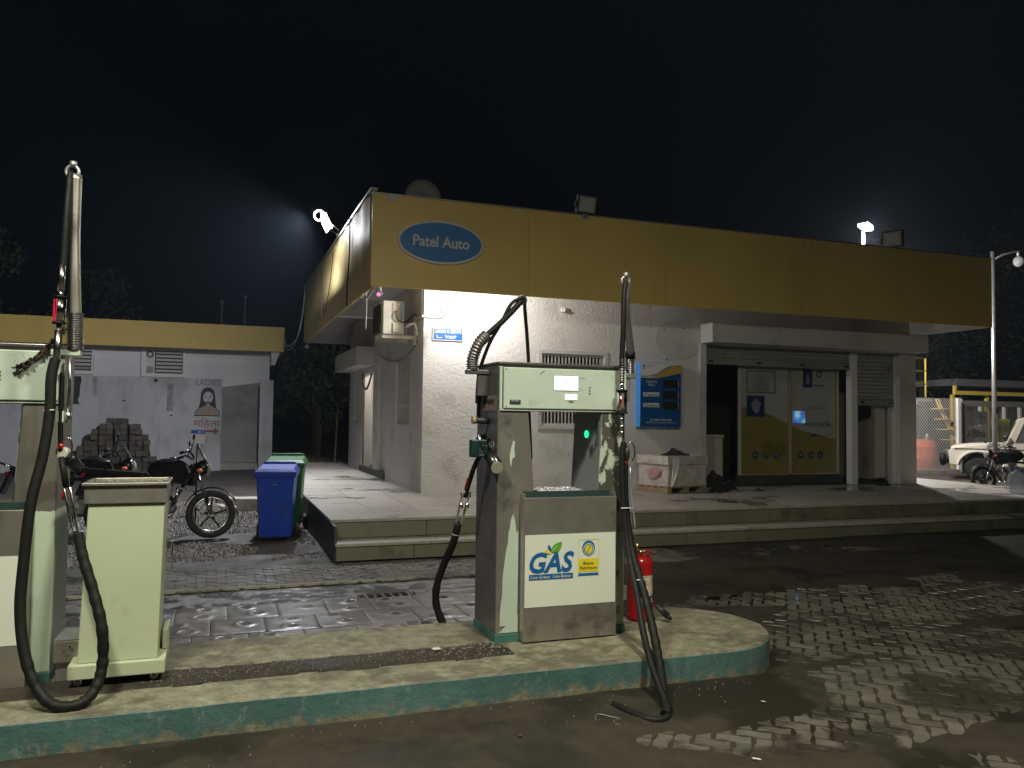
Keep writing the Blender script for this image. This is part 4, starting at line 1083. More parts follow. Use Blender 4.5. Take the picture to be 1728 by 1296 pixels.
def cloth_heap(name, x, y, z, rx, ry, h, label, cat, m, seed, group=None):
    V = []; F = []; N = 18; R_ = 7
    for j in range(R_+1):
        for i in range(N):
            a = 2*math.pi*i/N; t = j/R_
            rr = (1-t)*(1+0.25*noise.noise(Vector((math.cos(a)*2+seed, math.sin(a)*2, t))))
            zz = h*(t**0.8)*(0.75+0.5*noise.noise(Vector((math.cos(a)*1.5*t+seed*3, math.sin(a)*1.5, t*3)))) if j else 0.0
            V.append((x+rx*rr*math.cos(a), y+ry*rr*math.sin(a), z+max(0.002, zz)))
    for j in range(R_):
        for i in range(N): F.append([j*N+i, j*N+(i+1)%N, (j+1)*N+(i+1)%N, (j+1)*N+i])
    F.append([i for i in range(N)][::-1])
    b = MB(); b.add(V, F, True); o = b.build(name, m); return tag(o, label, cat, group)
cloth_heap('black_bag', 7.42, 12.2, PZ+.62, .26, .2, .13, 'crumpled black plastic bag lying on top of the wrapped cartons', 'bag', M['cloth_black'], 1)
cloth_heap('dark_bag', 8.20, 12.02, PZ+.003, .17, .15, .22, 'dark lumpy bag on the porch floor right of the pallet', 'bag', M['cloth_black'], 4)
cloth_heap('dark_bag', 8.62, 12.35, PZ+.003, .14, .12, .20, 'small dark bag against the shop threshold', 'bag', M['cloth_black'], 7)
cloth_heap('maroon_sack', 9.0, 13.4, PZ+.022, .30, .2, .28, 'maroon sack slumped inside the dark shop doorway', 'sack', M['cloth_maroon'], 9)
cloth_heap('dark_bag', 12.35, 12.55, PZ+.003, .16, .12, .09, 'flat dark rag at the foot of the right corner column', 'rag', M['cloth_black'], 12)
for i, (x, y, r) in enumerate(((7.93,11.85,.4),(8.0,11.72,.9),(8.95,11.95,-.3))):
    b = MB(); b.poly([(0.11*math.cos(a)*(1 if math.cos(a)>0 else .9), .042*math.sin(a)*(1+.25*math.cos(a)), 0) for a in [2*math.pi*k/14 for k in range(14)]], .018, (0,0,1))
    for v in b.v: v.x, v.y, v.z = x+v.x*math.cos(r)-v.y*math.sin(r), y+v.x*math.sin(r)+v.y*math.cos(r), PZ+.003+v.z
    s_ = thing('slipper', (x, y, PZ), ['left slipper lying beside the pallet', 'second slipper beside the pallet, turned further round', 'lone slipper in front of the shop threshold'][i], 'slipper', 'slippers on the porch')
    b.build('sole', M['black_plastic'], s_, 0.004)
    b = MB(); b.tube([(x-.0, y-.04, PZ+.022),(x+.02,y,PZ+.055),(x,y+.04,PZ+.022)], .008, 5, smooth_path=3); b.build('strap', M['rubber'], s_)

# water bottle on the porch
wb = thing('water_jar', (13.42, 10.55, PZ), 'large clear blue water jar standing on the porch edge at the right', 'water jar')
q = MB(); q.lathe((13.42,10.55,PZ+.003), [(.13,0),(.135,.02),(.13,.10),(.135,.13),(.13,.16),(.135,.19),(.13,.25),(.135,.30),(.12,.34),(.05,.385),(.035,.40),(.035,.44)], 24); q.build('jar', M['bottle'], wb)
q = MB(); q.cyl((13.42,10.55,PZ+.443),(13.42,10.55,PZ+.475),.038,14); q.build('cap', M['bin_blue'], wb)

# ------------------------------------------------------------------ toilet block
tb = thing('toilet_block', (-2.5, 26.2, 0), 'low grey toilet block with a mustard parapet at the far left', 'building')
YT = 26.4
q = wall_y('w', -9.5, 1.48, -.05, 3.62, YT, YT+.2, [(-3.95,-3.45,2.85,3.35)], None, None); q.build('wall', M['toilet_wall'], tb)
q = MB(); q.box(1.28, 1.48, YT+.2, 31.0, -.05, 3.62); q.box(-9.5, 1.28, 30.8, 31.0, -.05, 3.62); q.build('side_wall', M['toilet_wall'], tb)
q = MB(); q.box(-9.6, 1.86, 25.72, 25.82, 3.60, 4.36); q.box(1.76, 1.86, 25.82, 31.2, 3.60, 4.36); q.build('parapet', M['mustard_toilet'], tb, 0.01)
q = MB(); q.box(-9.6, 1.759, 25.821, 31.2, 3.62, 3.78); q.build('roof_slab', M['soffit'], tb)
q = MB(); q.hexa([(1.49,25.83,3.2),(1.60,25.83,3.2),(1.60,26.6,3.2),(1.49,26.6,3.2)], [(1.49,25.83,3.60),(1.75,25.83,3.60),(1.75,26.6,3.60),(1.49,26.6,3.60)]); q.build('eaves_bracket', M['toilet_wall'], tb)
def vent(x0, x1, z0, z1, fan, name):
    w_ = MB(); t = 0.11; Y = YT-.07
    w_.box(x0, x1, Y, YT-.001, z0, z0+t); w_.box(x0, x1, Y, YT-.001, z1-t, z1); w_.box(x0, x0+t, Y, YT-.001, z0+t, z1-t); w_.box(x1-.05, x1, Y, YT-.001, z0+t, z1-t)
    fr = w_.build('window_frame', mat('pink_white_frame', (0.68,0.62,0.61), 0.6, var=0.03), tb, 0.004)
    xm = x0+t+0.26 if fan else x0+t
    q = MB(); q.box(x0+t, x1-.05, YT-.012, YT-.004, z0+t, z1-t); q.build('dark_opening', M['dark_inside'], fr)
    n = 6
    for i in range(n):
        z = z0+t+.02 + (z1-z0-2*t-.02)*(i+.5)/n
        q = MB(); q.add([(xm+.03,YT-.055,z-.03),(x1-.06,YT-.055,z-.03),(x1-.06,YT-.02,z+.035),(xm+.03,YT-.02,z+.035)], [(0,1,2,3)]); q.add([(xm+.03,YT-.055,z-.034),(x1-.06,YT-.055,z-.034),(x1-.06,YT-.02,z+.031),(xm+.03,YT-.02,z+.031)], [(3,2,1,0)])
        q.build('louvre', mat('louvre_glass', (0.30,0.28,0.27), 0.3) if i == 0 and not fan else M['window_bar'], fr)
    if fan:
        q = MB(); q.box(x0+t, xm, YT-.05, YT-.013, z0+t-.02, z1-t+.02); q.build('fan_panel', mat('fan_panel_white', (0.58,0.55,0.52), 0.6), fr)
        q = MB(); q.torus((x0+t+.13, YT-.055, z1-t-.12), .085, .02, seg=20, rs=6); 
        for k in range(6):
            a = k*math.pi/3; q.box(x0+t+.13+.05*math.cos(a)-.012, x0+t+.13+.05*math.cos(a)+.012, YT-.062, YT-.052, z1-t-.12+.05*math.sin(a)-.012, z1-t-.12+.05*math.sin(a)+.012)
        q.build('exhaust_fan', M['black_plastic'], fr)
        q = MB(); q.box(x0+t+.04, xm-.04, YT-.056, YT-.0505, z0+t+.0, z0+t+.20); q.build('fan_louvre', M['grey_print'], fr)
vent(-2.19, -0.99, 2.76, 3.66, True, '')
vent(-4.2, -3.46, 2.78, 3.66, False, '')
# screen wall in front of the doors, painted directions on it
sw = thing('screen_wall', (-2.0, 25.8, 0), 'stained grey privacy wall with a painted LADIES sign in front of the toilet block', 'wall')
q = MB(); q.box(-7.5, 0.10, 25.6, 25.78, -.06, 2.72); q.build('wall', M['screen_wall'], sw, 0.01)
q = MB(); q.box(0.101, 0.30, 26.0, 26.1, -0.05, 0.01); q.build('step', M['concrete'], sw)
pr = thing('end_pier', (1.43, 26.1, 0), 'narrow grey pier at the right end of the toilet block entrance', 'wall')
q = MB(); q.box(1.17, 1.56, 25.55, 25.80, -.06, 2.72); q.box(1.47, 1.56, 25.80, 26.39, -.06, 2.72); q.build('pier', M['screen_wall'], pr, 0.01)
q = MB(); q.add([(0.101,26.33,0.2),(1.169,26.33,0.2),(1.169,26.33,2.66),(0.101,26.33,2.50),(0.101,26.396,0.2),(1.169,26.396,0.2),(1.169,26.396,2.66),(0.101,26.396,2.50)], [(0,1,2,3),(7,6,5,4),(3,2,6,7)]); q.build('inner_walling', mat('brownish_recess_back', (0.25,0.235,0.215), .8, var=.12, dirt=(.15,.13,.11), dirt_amt=.35, dscale=1.0), pr)  # brownish sheet with a sloping top, darker than the walls around it
q = MB(); q.box(0.101, 1.169, 25.9, 26.32, -.06, 0.2); q.build('entrance_step', M['concrete'], pr)
q = MB(); q.box(-2.5, 0.099, 25.79, 26.395, -.06, 0.2); q.build('entrance_floor', M['concrete'], pr)
# mural
ym = 25.597
text('LADIES', 'mural_lettering', M['mural_grey'], sw, (-0.30, ym, 2.60), width=0.66, height=0.17, bold=0.0)
q = MB(); hair = [(-0.30+.22*math.cos(a), ym, 2.18+.26*math.sin(a)) for a in [math.pi*i/14 for i in range(15)]]
hair = [(-0.04,ym,1.80),(-0.08,ym,2.0),(-0.09,ym,2.2),(-0.13,ym,2.36),(-0.22,ym,2.45),(-0.32,ym,2.46),(-0.42,ym,2.42),(-0.49,ym,2.30),(-0.50,ym,2.1),(-0.52,ym,1.95),(-0.56,ym,1.80),(-0.45,ym,1.86),(-0.16,ym,1.86)]
q.poly(hair, .001, (0,-1,0)); q.build('mural_hair', M['mural_black'], sw)
q = MB(); q.poly([(-0.29+.135*math.cos(a), ym-.003, 2.16+.175*math.sin(a)) for a in [2*math.pi*i/20 for i in range(20)]], .001, (0,-1,0)); q.build('mural_face', M['screen_wall'], sw)
for ex in (-.35, -.23):
    q = MB(); q.poly([(ex+.028*math.cos(a), ym-.006, 2.18+.018*math.sin(a)) for a in [2*math.pi*i/10 for i in range(10)]], .001, (0,-1,0)); q.build('mural_eye', M['mural_black'], sw)
q = MB(); q.box(-.33,-.25,ym-.007,ym-.005,2.055,2.07); q.box(-.297,-.285,ym-.007,ym-.005,2.09,2.15); q.build('mural_mouth', M['mural_grey'], sw)
sh_ = [(-0.66,ym-.003,1.62),(-0.62,ym-.003,1.75),(-0.50,ym-.003,1.87),(-0.36,ym-.003,1.93),(-0.33,ym-.003,2.02),(-0.25,ym-.003,2.02),(-0.22,ym-.003,1.93),(-0.10,ym-.003,1.87),(0.02,ym-.003,1.75),(0.06,ym-.003,1.62)]
q = MB(); q.poly(sh_, .001, (0,-1,0)); q.build('mural_shoulders', M['skin_paint'], sw)
q = MB(); q.tube([Vector(p)+Vector((0,-.004,0)) for p in sh_], .012, 4, close=True); q.build('mural_outline', M['mural_black'], sw)
text('\u092e\u093f\u0939\u0932\u093e', 'mural_lettering', M['mural_red'], sw, (-0.30, ym-.002, 1.40), width=0.74, height=0.30, bold=0.0)
q = MB(); q.poly([(-.68,ym,1.13),(-.10,ym,1.13),(-.10,ym,1.06),(0.05,ym,1.165),(-.10,ym,1.27),(-.10,ym,1.20),(-.68,ym,1.20)], .001, (0,-1,0)); q.build('mural_arrow', M['mural_red'], sw)
# damp streaks
def streak(x, z0, z1, w_, m):
    pts = [(x+w_*(.5+.3*noise.noise(Vector((x, t*3, 0)))), ym, z0+(z1-z0)*t) for t in [i/6 for i in range(7)]] + [(x-w_*(.5+.3*noise.noise(Vector((x+5, t*3, 0)))), ym, z0+(z1-z0)*t) for t in [i/6 for i in range(6,-1,-1)]]
    q = MB(); q.poly(pts, .0008, (0,-1,0)); q.build('damp_streak', m, sw)
dk = mat('damp_stain', (0.24,0.235,0.23), 0.85, var=0.4, vscale=6)
dk2 = mat('soot_stain', (0.03,0.03,0.03), 0.9, var=0.3, vscale=6)
streak(-1.33, 1.75, 2.55, .16, dk); streak(-3.30, 2.15, 2.70, .10, dk); streak(-3.85, 1.9, 2.69, .34, dk2)
q = MB(); q.ball((-1.72,25.585,2.63), .06, 8, (1,.2,.9)); q.ball((-2.55,25.585,2.03), .035, 8, (1,.2,.6)); q.ball((-1.28,25.585,1.62), .035, 8, (1,.2,.6)); q.build('peg_hole', M['mural_black'], sw)
# two thin pipes behind
for x, h, lb_ in ((0.03, 5.75, 'thin vent pipe behind the toilet roof, the left and shorter one'), (0.83, 6.0, 'thin vent pipe behind the toilet roof, the right and taller one')):
    v = thing('vent_pipe', (x, 31.5, 0), lb_, 'pipe', 'vent pipes behind the toilet block')
    q = MB(); q.cyl((x,31.5,-.05),(x,31.5,h),.035,8); q.build('pipe', M['galv'], v)
    q = MB(); q.cyl((x,31.5,h),(x,31.5,h+.12),.07,8,r2=.03); q.build('cowl', M['galv'], v)
# stack of paver bricks against the screen wall
bs = thing('brick_stack', (-2.6, 25.2, 0), 'heap of dusty concrete blocks stacked on end against the screen wall', 'brick stack')
BM = []
for k in range(3):
    b = MB(); r_ = random.Random(k+40)
    w_, l_, h_ = .178, .26, .150
    b.box(-w_/2+.006, w_/2-.006, -l_/2, l_/2, -h_/2+.003, h_/2-.003)
    for v in b.v: v.x += r_.uniform(-.008,.008); v.z += r_.uniform(-.006,.006)
    me = bpy.data.meshes.new('block'); me.from_pydata(b.v, [], b.f); me.materials.append(M['brick']); BM.append(me)
def top_h(x):
    pts = [(-3.75,.15),(-3.5,.75),(-3.2,1.15),(-2.95,1.42),(-2.6,1.52),(-2.35,1.47),(-2.1,1.35),(-1.98,1.12),(-1.85,.95),(-1.70,.72),(-1.60,.05)]
    for (a, ha), (b_, hb) in zip(pts, pts[1:]):
        if a <= x <= b_: return ha+(hb-ha)*(x-a)/(b_-a)
    return 0
x = -3.55; ci = 0
while x < -1.63:
    n_ = int(top_h(x+.03)/.152+.4); lean = random.uniform(-.012,.012)
    for j in range(n_):
        inst(BM[random.randrange(3)], 'block', bs, (x+lean*j*.4+random.uniform(-.008,.008), 25.12+random.uniform(-.10,.05), .075+j*.152+random.uniform(0,.006)), (random.uniform(-.04,.04), random.uniform(-.07,.07), random.uniform(-.16,.16)))
        ci += 1
    x += .186
x = -3.45
while x < -1.75:
    n_ = int((top_h(x)-.12)/.152)
    for j in range(max(0, n_-3), n_+1):
        inst(BM[j % 3], 'block', bs, (x, 25.42, .075+j*.152), (0, 0, random.uniform(-.1,.1)))
    x += .215

# ------------------------------------------------------------------ wheeled bins
def wheelie(x, y, rz, m, label, s=1.0):
    b = thing('wheeled_bin', (0, 0, 0), label, 'wheeled bin', 'wheeled bins beside the porch')
    q = MB(); q.hexa([(-.21,-.24,.06),(.21,-.24,.06),(.21,.20,.06),(-.21,.20,.06)], [(-.25,-.33,.90),(.25,-.33,.90),(.25,.33,.90),(-.25,.33,.90)]); q.build('body', m, b, 0.02)
    q = MB(); q.box(-.235,.235,-.262,-.252,.16,.40); 
    q = MB(); q.hexa([(-.265,-.345,.88),(.265,-.345,.88),(.265,.345,.88),(-.265,.345,.88)], [(-.285,-.36,.955),(.285,-.36,.955),(.285,.36,.955),(-.285,.36,.955)]); q.build('rim', m, b, 0.008)
    q = MB(); q.hexa([(-.285,-.365,.958),(.285,-.365,.958),(.285,.33,.958),(-.285,.33,.958)], [(-.24,-.30,1.0),(.24,-.30,1.0),(.24,.27,1.035),(-.24,.27,1.035)]); q.build('lid', m, b, 0.012)
    q = MB(); q.box(-.22,.22,.27,.30,1.036,1.07); q.build('lid_ridge', m, b, 0.004)
    q = MB(); q.tube([(-.22,.33,.96),(-.22,.42,1.0),(-.22,.42,1.03),(.22,.42,1.03),(.22,.42,1.0),(.22,.33,.96)], .014, 8); q.tube([(-.05,.35,.99),(-.05,.42,1.03)], .010, 6); q.tube([(.05,.35,.99),(.05,.42,1.03)], .010, 6); q.build('handle', m, b)
    for sx in (-1, 1):
        q = MB(); q.cyl((sx*.235,.25,.10),(sx*.285,.25,.10),.10,20); q.build('wheel', M['tyre'], b, 0.01)
    q = MB(); q.cyl((-.23,.25,.10),(.23,.25,.10),.014,8); q.build('axle', M['galv'], b)
    q = MB(); q.box(-.035,.035,-.318,-.300,.78,.83); q.build('recycling_mark', M['grey_print'], b)
    b.location = (x, y, 0); b.rotation_euler = (0, 0, rz); b.scale = (s, s, s)
    return b
wheelie(0.77, 11.3, math.radians(-9), M['bin_blue'], 'blue wheeled bin standing nearest, left of the porch step', .955)
wheelie(0.95, 12.2, math.radians(-9), M['bin_green'], 'green wheeled bin tucked behind the blue one by the porch', 1.02)
# concrete blocks and stones lying in the yard
cb = MB(); cb.obox((0.48, 14.9, .11), (.95, .35, .22), (0, .03, .1)); tag(cb.build('concrete_slab', M['concrete'], None, 0.015), 'pale broken concrete slab lying on the gravel left of the bins', 'slab')
cb = MB(); cb.obox((0.16, 14.6, .06), (.30, .25, .14), (.1, .1, .5)); tag(cb.build('concrete_lump', M['concrete'], None, 0.02), 'smaller concrete lump at the left end of the pale slab', 'stone')

# gravel over the yard
def rock(mb, c, r, rnd):
    vs = []; 
    for p in [(1,0,0),(-1,0,0),(0,1,0),(0,-1,0),(0,0,1),(0,0,-.7)]:
        k = r*rnd.uniform(.7,1.3); vs.append(Vector(c)+Vector(p)*k)
    mb.add(vs, [(0,2,4),(2,1,4),(1,3,4),(3,0,4),(2,0,5),(1,2,5),(3,1,5),(0,3,5)])
gv = MB(); rnd = random.Random(3)
for i in range(11000):
    t = rnd.random()
    x = rnd.uniform(-3.6, 1.22); y = rnd.uniform(9.75, 13.2) if t < .85 else rnd.uniform(12.5, 16.5)
    e = noise.noise(Vector((x*.9, y*.9, 6)))
    if e < -.12 and t < .9: continue
    if y < 9.95 and rnd.random() < .5: continue
    rock(gv, (x, y, yard_h(x, y)+.004), rnd.choice((.008,.011,.014,.019,.026))*rnd.uniform(.8,1.2), rnd)
tag(gv.build('gravel', M['stone']), kind='stuff')
gv = MB()
for i in range(240):
    x = rnd.uniform(.5, 9); y = rnd.uniform(2.6, 9.2)
    if mud_h(x, y) < -.02: continue
    if rnd.random() < .5: x = rnd.uniform(-.5, 3.9); y = 4.33-abs(rnd.gauss(0, .16)) if x < 3.2 else 4.45-rnd.uniform(0,.3)
    rock(gv, (x, y, mud_h(x, y)+.001), rnd.uniform(.002,.007), rnd)
for i in range(900):
    x = rnd.uniform(-.4, 1.75); y = rnd.gauss(4.88, .10)
    if not 4.70 < y < 5.06: continue
    rock(gv, (x, y, chan_h(x, y)+.001), rnd.uniform(.003,.008)*(1.3 if x > 1.3 else .8), rnd)
tag(gv.build('grit', mat('pale_grit', (0.13,0.118,0.095), .6, var=.5, vscale=20)), kind='stuff')
gs = MB()
for i in range(5200):
    x = rnd.uniform(1.5, 3.6) if rnd.random() < .75 else rnd.uniform(1.5, 6); y = rnd.uniform(21.9, 27.5)
    h = rnd.uniform(.10,.38)*(1.5 if rnd.random() < .1 else 1); a = rnd.uniform(0, 6.3); w_ = .008
    dx, dy = math.cos(a), math.sin(a); lx, ly = rnd.uniform(-.1,.1), rnd.uniform(-.1,.1)
    gs.add([(x-dx*w_, y-dy*w_, -.05),(x+dx*w_, y+dy*w_, -.05),(x+lx*.5+dx*w_*.7, y+ly*.5, h*.6),(x+lx, y+ly, h)], [(0,1,2),(0,2,3)])
for i in range(700):
    x = rnd.uniform(-.6, 1.25); y = rnd.uniform(12.8, 15.5)
    h = rnd.uniform(.04,.12); a = rnd.uniform(0,6.3); w_ = .005
    gs.add([(x-w_, y, -.01),(x+w_, y, -.01),(x+rnd.uniform(-.04,.04), y, h)], [(0,1,2)])
tag(gs.build('grass', M['grass']), kind='stuff')
q = MB(); q.box(1.5, 3.3, 21.7, 21.9, -.05, PZ-.02); struct('back_kerb', q, M['concrete'])
pl = thing('wooden_post', (3.0, 22.6, 0), 'thin pale leaning post standing in the grass behind the store', 'post')
q = MB(); q.cyl((3.02,22.6,-.05),(3.10,22.6,1.95),.028,8); q.build('post', M['wood'], pl)
# far undergrowth and trees
def tree(x, y, h, r, label, seed, n=2600, group='dark trees around the station'):
    t = thing('tree', (x, y, 0), label, 'tree', group); rn = random.Random(seed)
    q = MB(); q.tube([(x,y,-.1),(x+.1,y,h*.25),(x-.1,y+.1,h*.5),(x,y,h*.78)], [.22,.17,.12,.05], 8)
    q.build('trunk', M['bark'], t)
    q = MB()
    for k in range(6):
        a = rn.uniform(0,6.3); z0 = h*rn.uniform(.3,.6)
        q.tube([(x,y,z0),(x+math.cos(a)*r*.4,y+math.sin(a)*r*.4,z0+h*.13),(x+math.cos(a)*r*.8,y+math.sin(a)*r*.8,z0+h*.22)], [.08,.05,.02], 6)
    q.build('limb', M['bark'], t)
    cl = [(Vector((x+rn.gauss(0,r*.45), y+rn.gauss(0,r*.45), h*.62+rn.gauss(0,h*.16))), rn.uniform(.25,.5)*r) for _ in range(16)]
    q = MB()
    for i in range(n):
        c, rr = cl[rn.randrange(len(cl))]
        d = Vector((rn.gauss(0,1), rn.gauss(0,1), rn.gauss(0,1))).normalized()*rr*rn.random()**.4
        p = c+d; s = rn.uniform(.06,.16)
        a = Vector((rn.gauss(0,1), rn.gauss(0,1), rn.gauss(0,1))).normalized(); b_ = a.orthogonal().normalized()
        q.add([p-a*s, p+b_*s*.45, p+a*s, p-b_*s*.45], [(0,1,2,3)])
    q.build('crown', M['leaf'], t)
tree(-9.6, 33, 9.5, 3.4, 'dark tree crown rising behind the toilet block at the far left', 1, 5000)
tree(-5.3, 36, 7.6, 2.4, 'lower dark tree behind the toilet roof, right of the tall one', 2, 2500)
tree(3.4, 31, 5.0, 2.2, 'dark bushy tree in the gap between toilet block and store', 3, 3000)
tree(6.5, 34, 5.5, 2.6, 'dark tree behind the store beside the leaning post', 4, 2000)
tree(38, 27, 12, 5.5, 'tall dark tree at the right edge behind the street pole', 5, 5000)
tree(33, 31, 9.5, 4.0, 'dark tree beyond the yellow shelter', 6, 3000)
# ------------------------------------------------------------------ motorcycles
def motorcycle(label, group, steer=0.0, visor=True):
    """front towards +x, rear axle at x=0, standing on its side stand"""
    m = thing('motorcycle', (0,0,0), label, 'motorcycle', group)
    def wheel(cx, rz):
        R = .30
        def P(mb):
            for v in mb.v:
                dx, dy = v.x-cx, v.y; v.x, v.y = cx+dx*math.cos(rz)-dy*math.sin(rz), dx*math.sin(rz)+dy*math.cos(rz)
            return mb
        q = MB(); q.torus((cx,0,R), .258, .043, (0,1,0), 40, 10); w_ = P(q).build('wheel', M['tyre'], m)
        q = MB(); q.torus((cx,0,R), .212, .013, (0,1,0), 36, 8); q.torus((cx,0,R), .205, .007, (0,1,0), 36, 6); P(q).build('rim', M['steel_bright'], w_)
        q = MB()
        for k in range(5):
            a = k*2*math.pi/5+.3
            for s in (-.018, .018): q.tube([(cx+.03*math.cos(a), s, R+.03*math.sin(a)), (cx+.2*math.cos(a), s*.4, R+.2*math.sin(a))], [.013,.009], 6)
        P(q).build('spoke', M['black_paint'], w_)
        q = MB(); q.cyl((cx,-.045,R),(cx,.045,R),.035,14); P(q).build('hub', M['steel_bright'], w_)
        return w_
    wheel(0, 0); fw = wheel(1.27, steer)
    def S(mb):      # steering parts turn about the head stock
        hx = 1.02
        cx = 1.27
        for v in mb.v:
            dx, dy = v.x-cx+.10, v.y; v.x, v.y = cx-.10+dx*math.cos(steer)-dy*math.sin(steer), dx*math.sin(steer)+dy*math.cos(steer)
        return mb
    q = MB(); q.cyl((1.27,-.032,.30),(1.27,-.026,.30),.125,24)
    for k in range(10): a = k*.628; q.cyl((1.27+.09*math.cos(a),-.034,.30+.09*math.sin(a)),(1.27+.09*math.cos(a),-.022,.30+.09*math.sin(a)),.012,6)
    S(q).build('brake_disc', M['steel_bright'], m)
    q = MB(); q.obox((1.17,-.05,.36), (.07,.05,.11), (0,.4,0)); S(q).build('brake_caliper', M['steel_bright'], m, 0.006)
    for s in (-.085, .085):
        q = MB(); q.tube([(1.27,s,.30),(1.19,s,.50)], .026, 10); q.tube([(1.19,s,.50),(1.02,s,.93)], .018, 10); S(q).build('fork', M['chrome'], m)
    q = MB()
    arc = [(1.27+.335*math.cos(a), .30+.335*math.sin(a)) for a in [math.radians(30+i*12) for i in range(12)]]
    for i in range(len(arc)-1):
        (xa, za), (xb, zb) = arc[i], arc[i+1]
        q.add([(xa,-.06,za-.01),(xb,-.06,zb-.01),(xb,.06,zb-.01),(xa,.06,za-.01)], [(0,1,2,3)], True); q.add([(xa,-.045,za+.012),(xb,-.045,zb+.012),(xb,.045,zb+.012),(xa,.045,za+.012)], [(3,2,1,0)], True)
        q.add([(xa,-.06,za-.01),(xb,-.06,zb-.01),(xb,-.045,zb+.012),(xa,-.045,za+.012)], [(0,1,2,3)], True); q.add([(xa,.06,za-.01),(xb,.06,zb-.01),(xb,.045,zb+.012),(xa,.045,za+.012)], [(0,1,2,3)], True)
    S(q).build('front_mudguard', M['black_paint'], m)
    q = MB(); q.ball((1.13,0,.88), .105, 16, (.9,1,1)); S(q).build('headlamp', M['black_paint'], m)
    q = MB(); q.ball((1.19,0,.87), .088, 14, (.5,1,1)); S(q).build('headlamp_glass', M['lens'], m)
    if visor:
        q = MB(); q.add([(1.17,-.10,.97),(1.17,.10,.97),(1.06,.085,1.16),(1.06,-.085,1.16),(1.155,-.10,.97),(1.155,.10,.97),(1.045,.085,1.16),(1.045,-.085,1.16)], [(0,1,2,3),(7,6,5,4),(0,4,5,1),(1,5,6,2),(2,6,7,3),(3,7,4,0)]); S(q).build('visor', M['black_paint'], m)
    q = MB(); q.tube([(.86,-.36,1.03),(.93,-.30,1.06),(1.0,-.12,1.0),(1.0,.12,1.0),(.93,.30,1.06),(.86,.36,1.03)], .012, 8, smooth_path=3); S(q).build('handlebar', M['black_paint'], m)
    for s in (-1, 1):
        q = MB(); q.cyl((.90,s*.34,1.05),(.83,s*.40,1.02),.018,8); S(q).build('grip', M['rubber'], m)
        q = MB(); q.tube([(.95,s*.24,1.05),(.97,s*.30,1.16),(.98,s*.34,1.20)], .006, 6); q.ball((.97,s*.36,1.23), .058, 12, (.3,1,.7)); S(q).build('mirror', M['black_paint'], m)
        q = MB(); q.tube([(1.08,s*.09,.83),(1.08,s*.17,.83)], .01, 6); q.ball((1.08,s*.19,.83), .032, 10, (1.2,.8,.8)); S(q).build('indicator', M['orange'], m)
    q = MB(); q.ball((.70,0,.86), .20, 18, (1.35,.72,.72)); q.build('fuel_tank', M['black_paint'], m)
    for s in (-1, 1):
        q = MB(); q.poly([(.66,s*.135,.70),(.98,s*.135,.66),(1.04,s*.135,.80),(.98,s*.135,.93),(.72,s*.135,.90)], .05, (0,s,0)); q.build('tank_shroud', M['black_paint'], m, 0.02)
    q = MB(); q.tube([(.92,-.05,.62),(.93,-.30,.60),(.95,-.34,.48),(.90,-.30,.30),(.82,-.06,.26)], .013, 8, smooth_path=4); q.tube([(.92,.05,.62),(.93,.30,.60),(.95,.34,.48),(.90,.30,.30),(.82,.06,.26)], .013, 8, smooth_path=4); q.build('crash_guard', M['chrome'], m)
    q = MB(); q.cyl((.74,0,1.0),(.74,0,1.015),.035,14); q.build('tank_cap', M['chrome'], m)
    q = MB(); q.hexa([(-.28,-.11,.78),(.46,-.12,.74),(.46,.12,.74),(-.28,.11,.78)], [(-.30,-.10,.87),(.44,-.10,.82),(.44,.10,.82),(-.30,.10,.87)]); q.build('seat', M['rubber_worn'], m, 0.03, 3)
    q = MB(); q.poly([(-.1,-.125,.55),(.35,-.13,.5),(.45,-.13,.74),(-.25,-.11,.78)], .02, (0,-1,0)); q.poly([(-.1,.125,.55),(.35,.13,.5),(.45,.13,.74),(-.25,.11,.78)], .02, (0,1,0)); q.build('side_cover', M['black_paint'], m, 0.008)
    q = MB(); q.tube([(1.0,0,.92),(.75,0,.72),(.4,0,.70),(.0,0,.72)], .025, 8); q.tube([(1.0,0,.85),(.82,0,.5),(.7,0,.27),(.35,0,.25),(.30,0,.60)], .022, 8); q.tube([(0,-.10,.30),(.38,-.10,.32)], .022, 8); q.tube([(0,.10,.30),(.38,.10,.32)], .022, 8); q.build('frame', M['black_paint'], m)
    q = MB(); q.box(.42,.78,-.10,.10,.24,.44)
    for k in range(7): q.obox((.66,0,.46+k*.028), (.20,.20,.012), (0,-.35,0))
    q.obox((.68,0,.67),(.16,.17,.05),(0,-.35,0)); q.cyl((.50,-.15,.34),(.50,.15,.34),.095,18); q.build('engine', M['galv'], m, 0.006)
    q = MB(); q.tube([(.76,-.06,.52),(.86,-.10,.36),(.72,-.15,.24),(.4,-.16,.26)], .022, 8, smooth_path=4); q.tube([(.4,-.16,.26),(-.15,-.17,.38)], [.034,.05], 12); q.build('exhaust', M['chrome'], m)
    for s in (-.13, .13):
        q = MB(); q.cyl((0,s,.32),(-.02,s,.66),.028,10)
        for k in range(9): q.torus((-.001*k,s,.38+k*.027), .034, .006, (0,0,1), 14, 5)
        q.build('rear_shock', M['chrome'], m)
    q = MB(); q.tube([(-.30,-.10,.86),(-.45,-.07,.92),(-.45,.07,.92),(-.30,.10,.86)], .011, 6, smooth_path=3); q.build('grab_rail', M['chrome'], m)
    q = MB(); q.obox((-.34,0,.66), (.04,.14,.30), (0,.35,0)); q.build('rear_mudguard', M['black_paint'], m, 0.01)
    q = MB(); q.box(-.36,-.32,-.06,.06,.74,.80); q.build('tail_lamp', M['red_paint'], m, 0.008)
    q = MB(); q.tube([(.45,.10,.28),(.42,.28,.03)], .010, 6); q.build('side_stand', M['black_paint'], m)
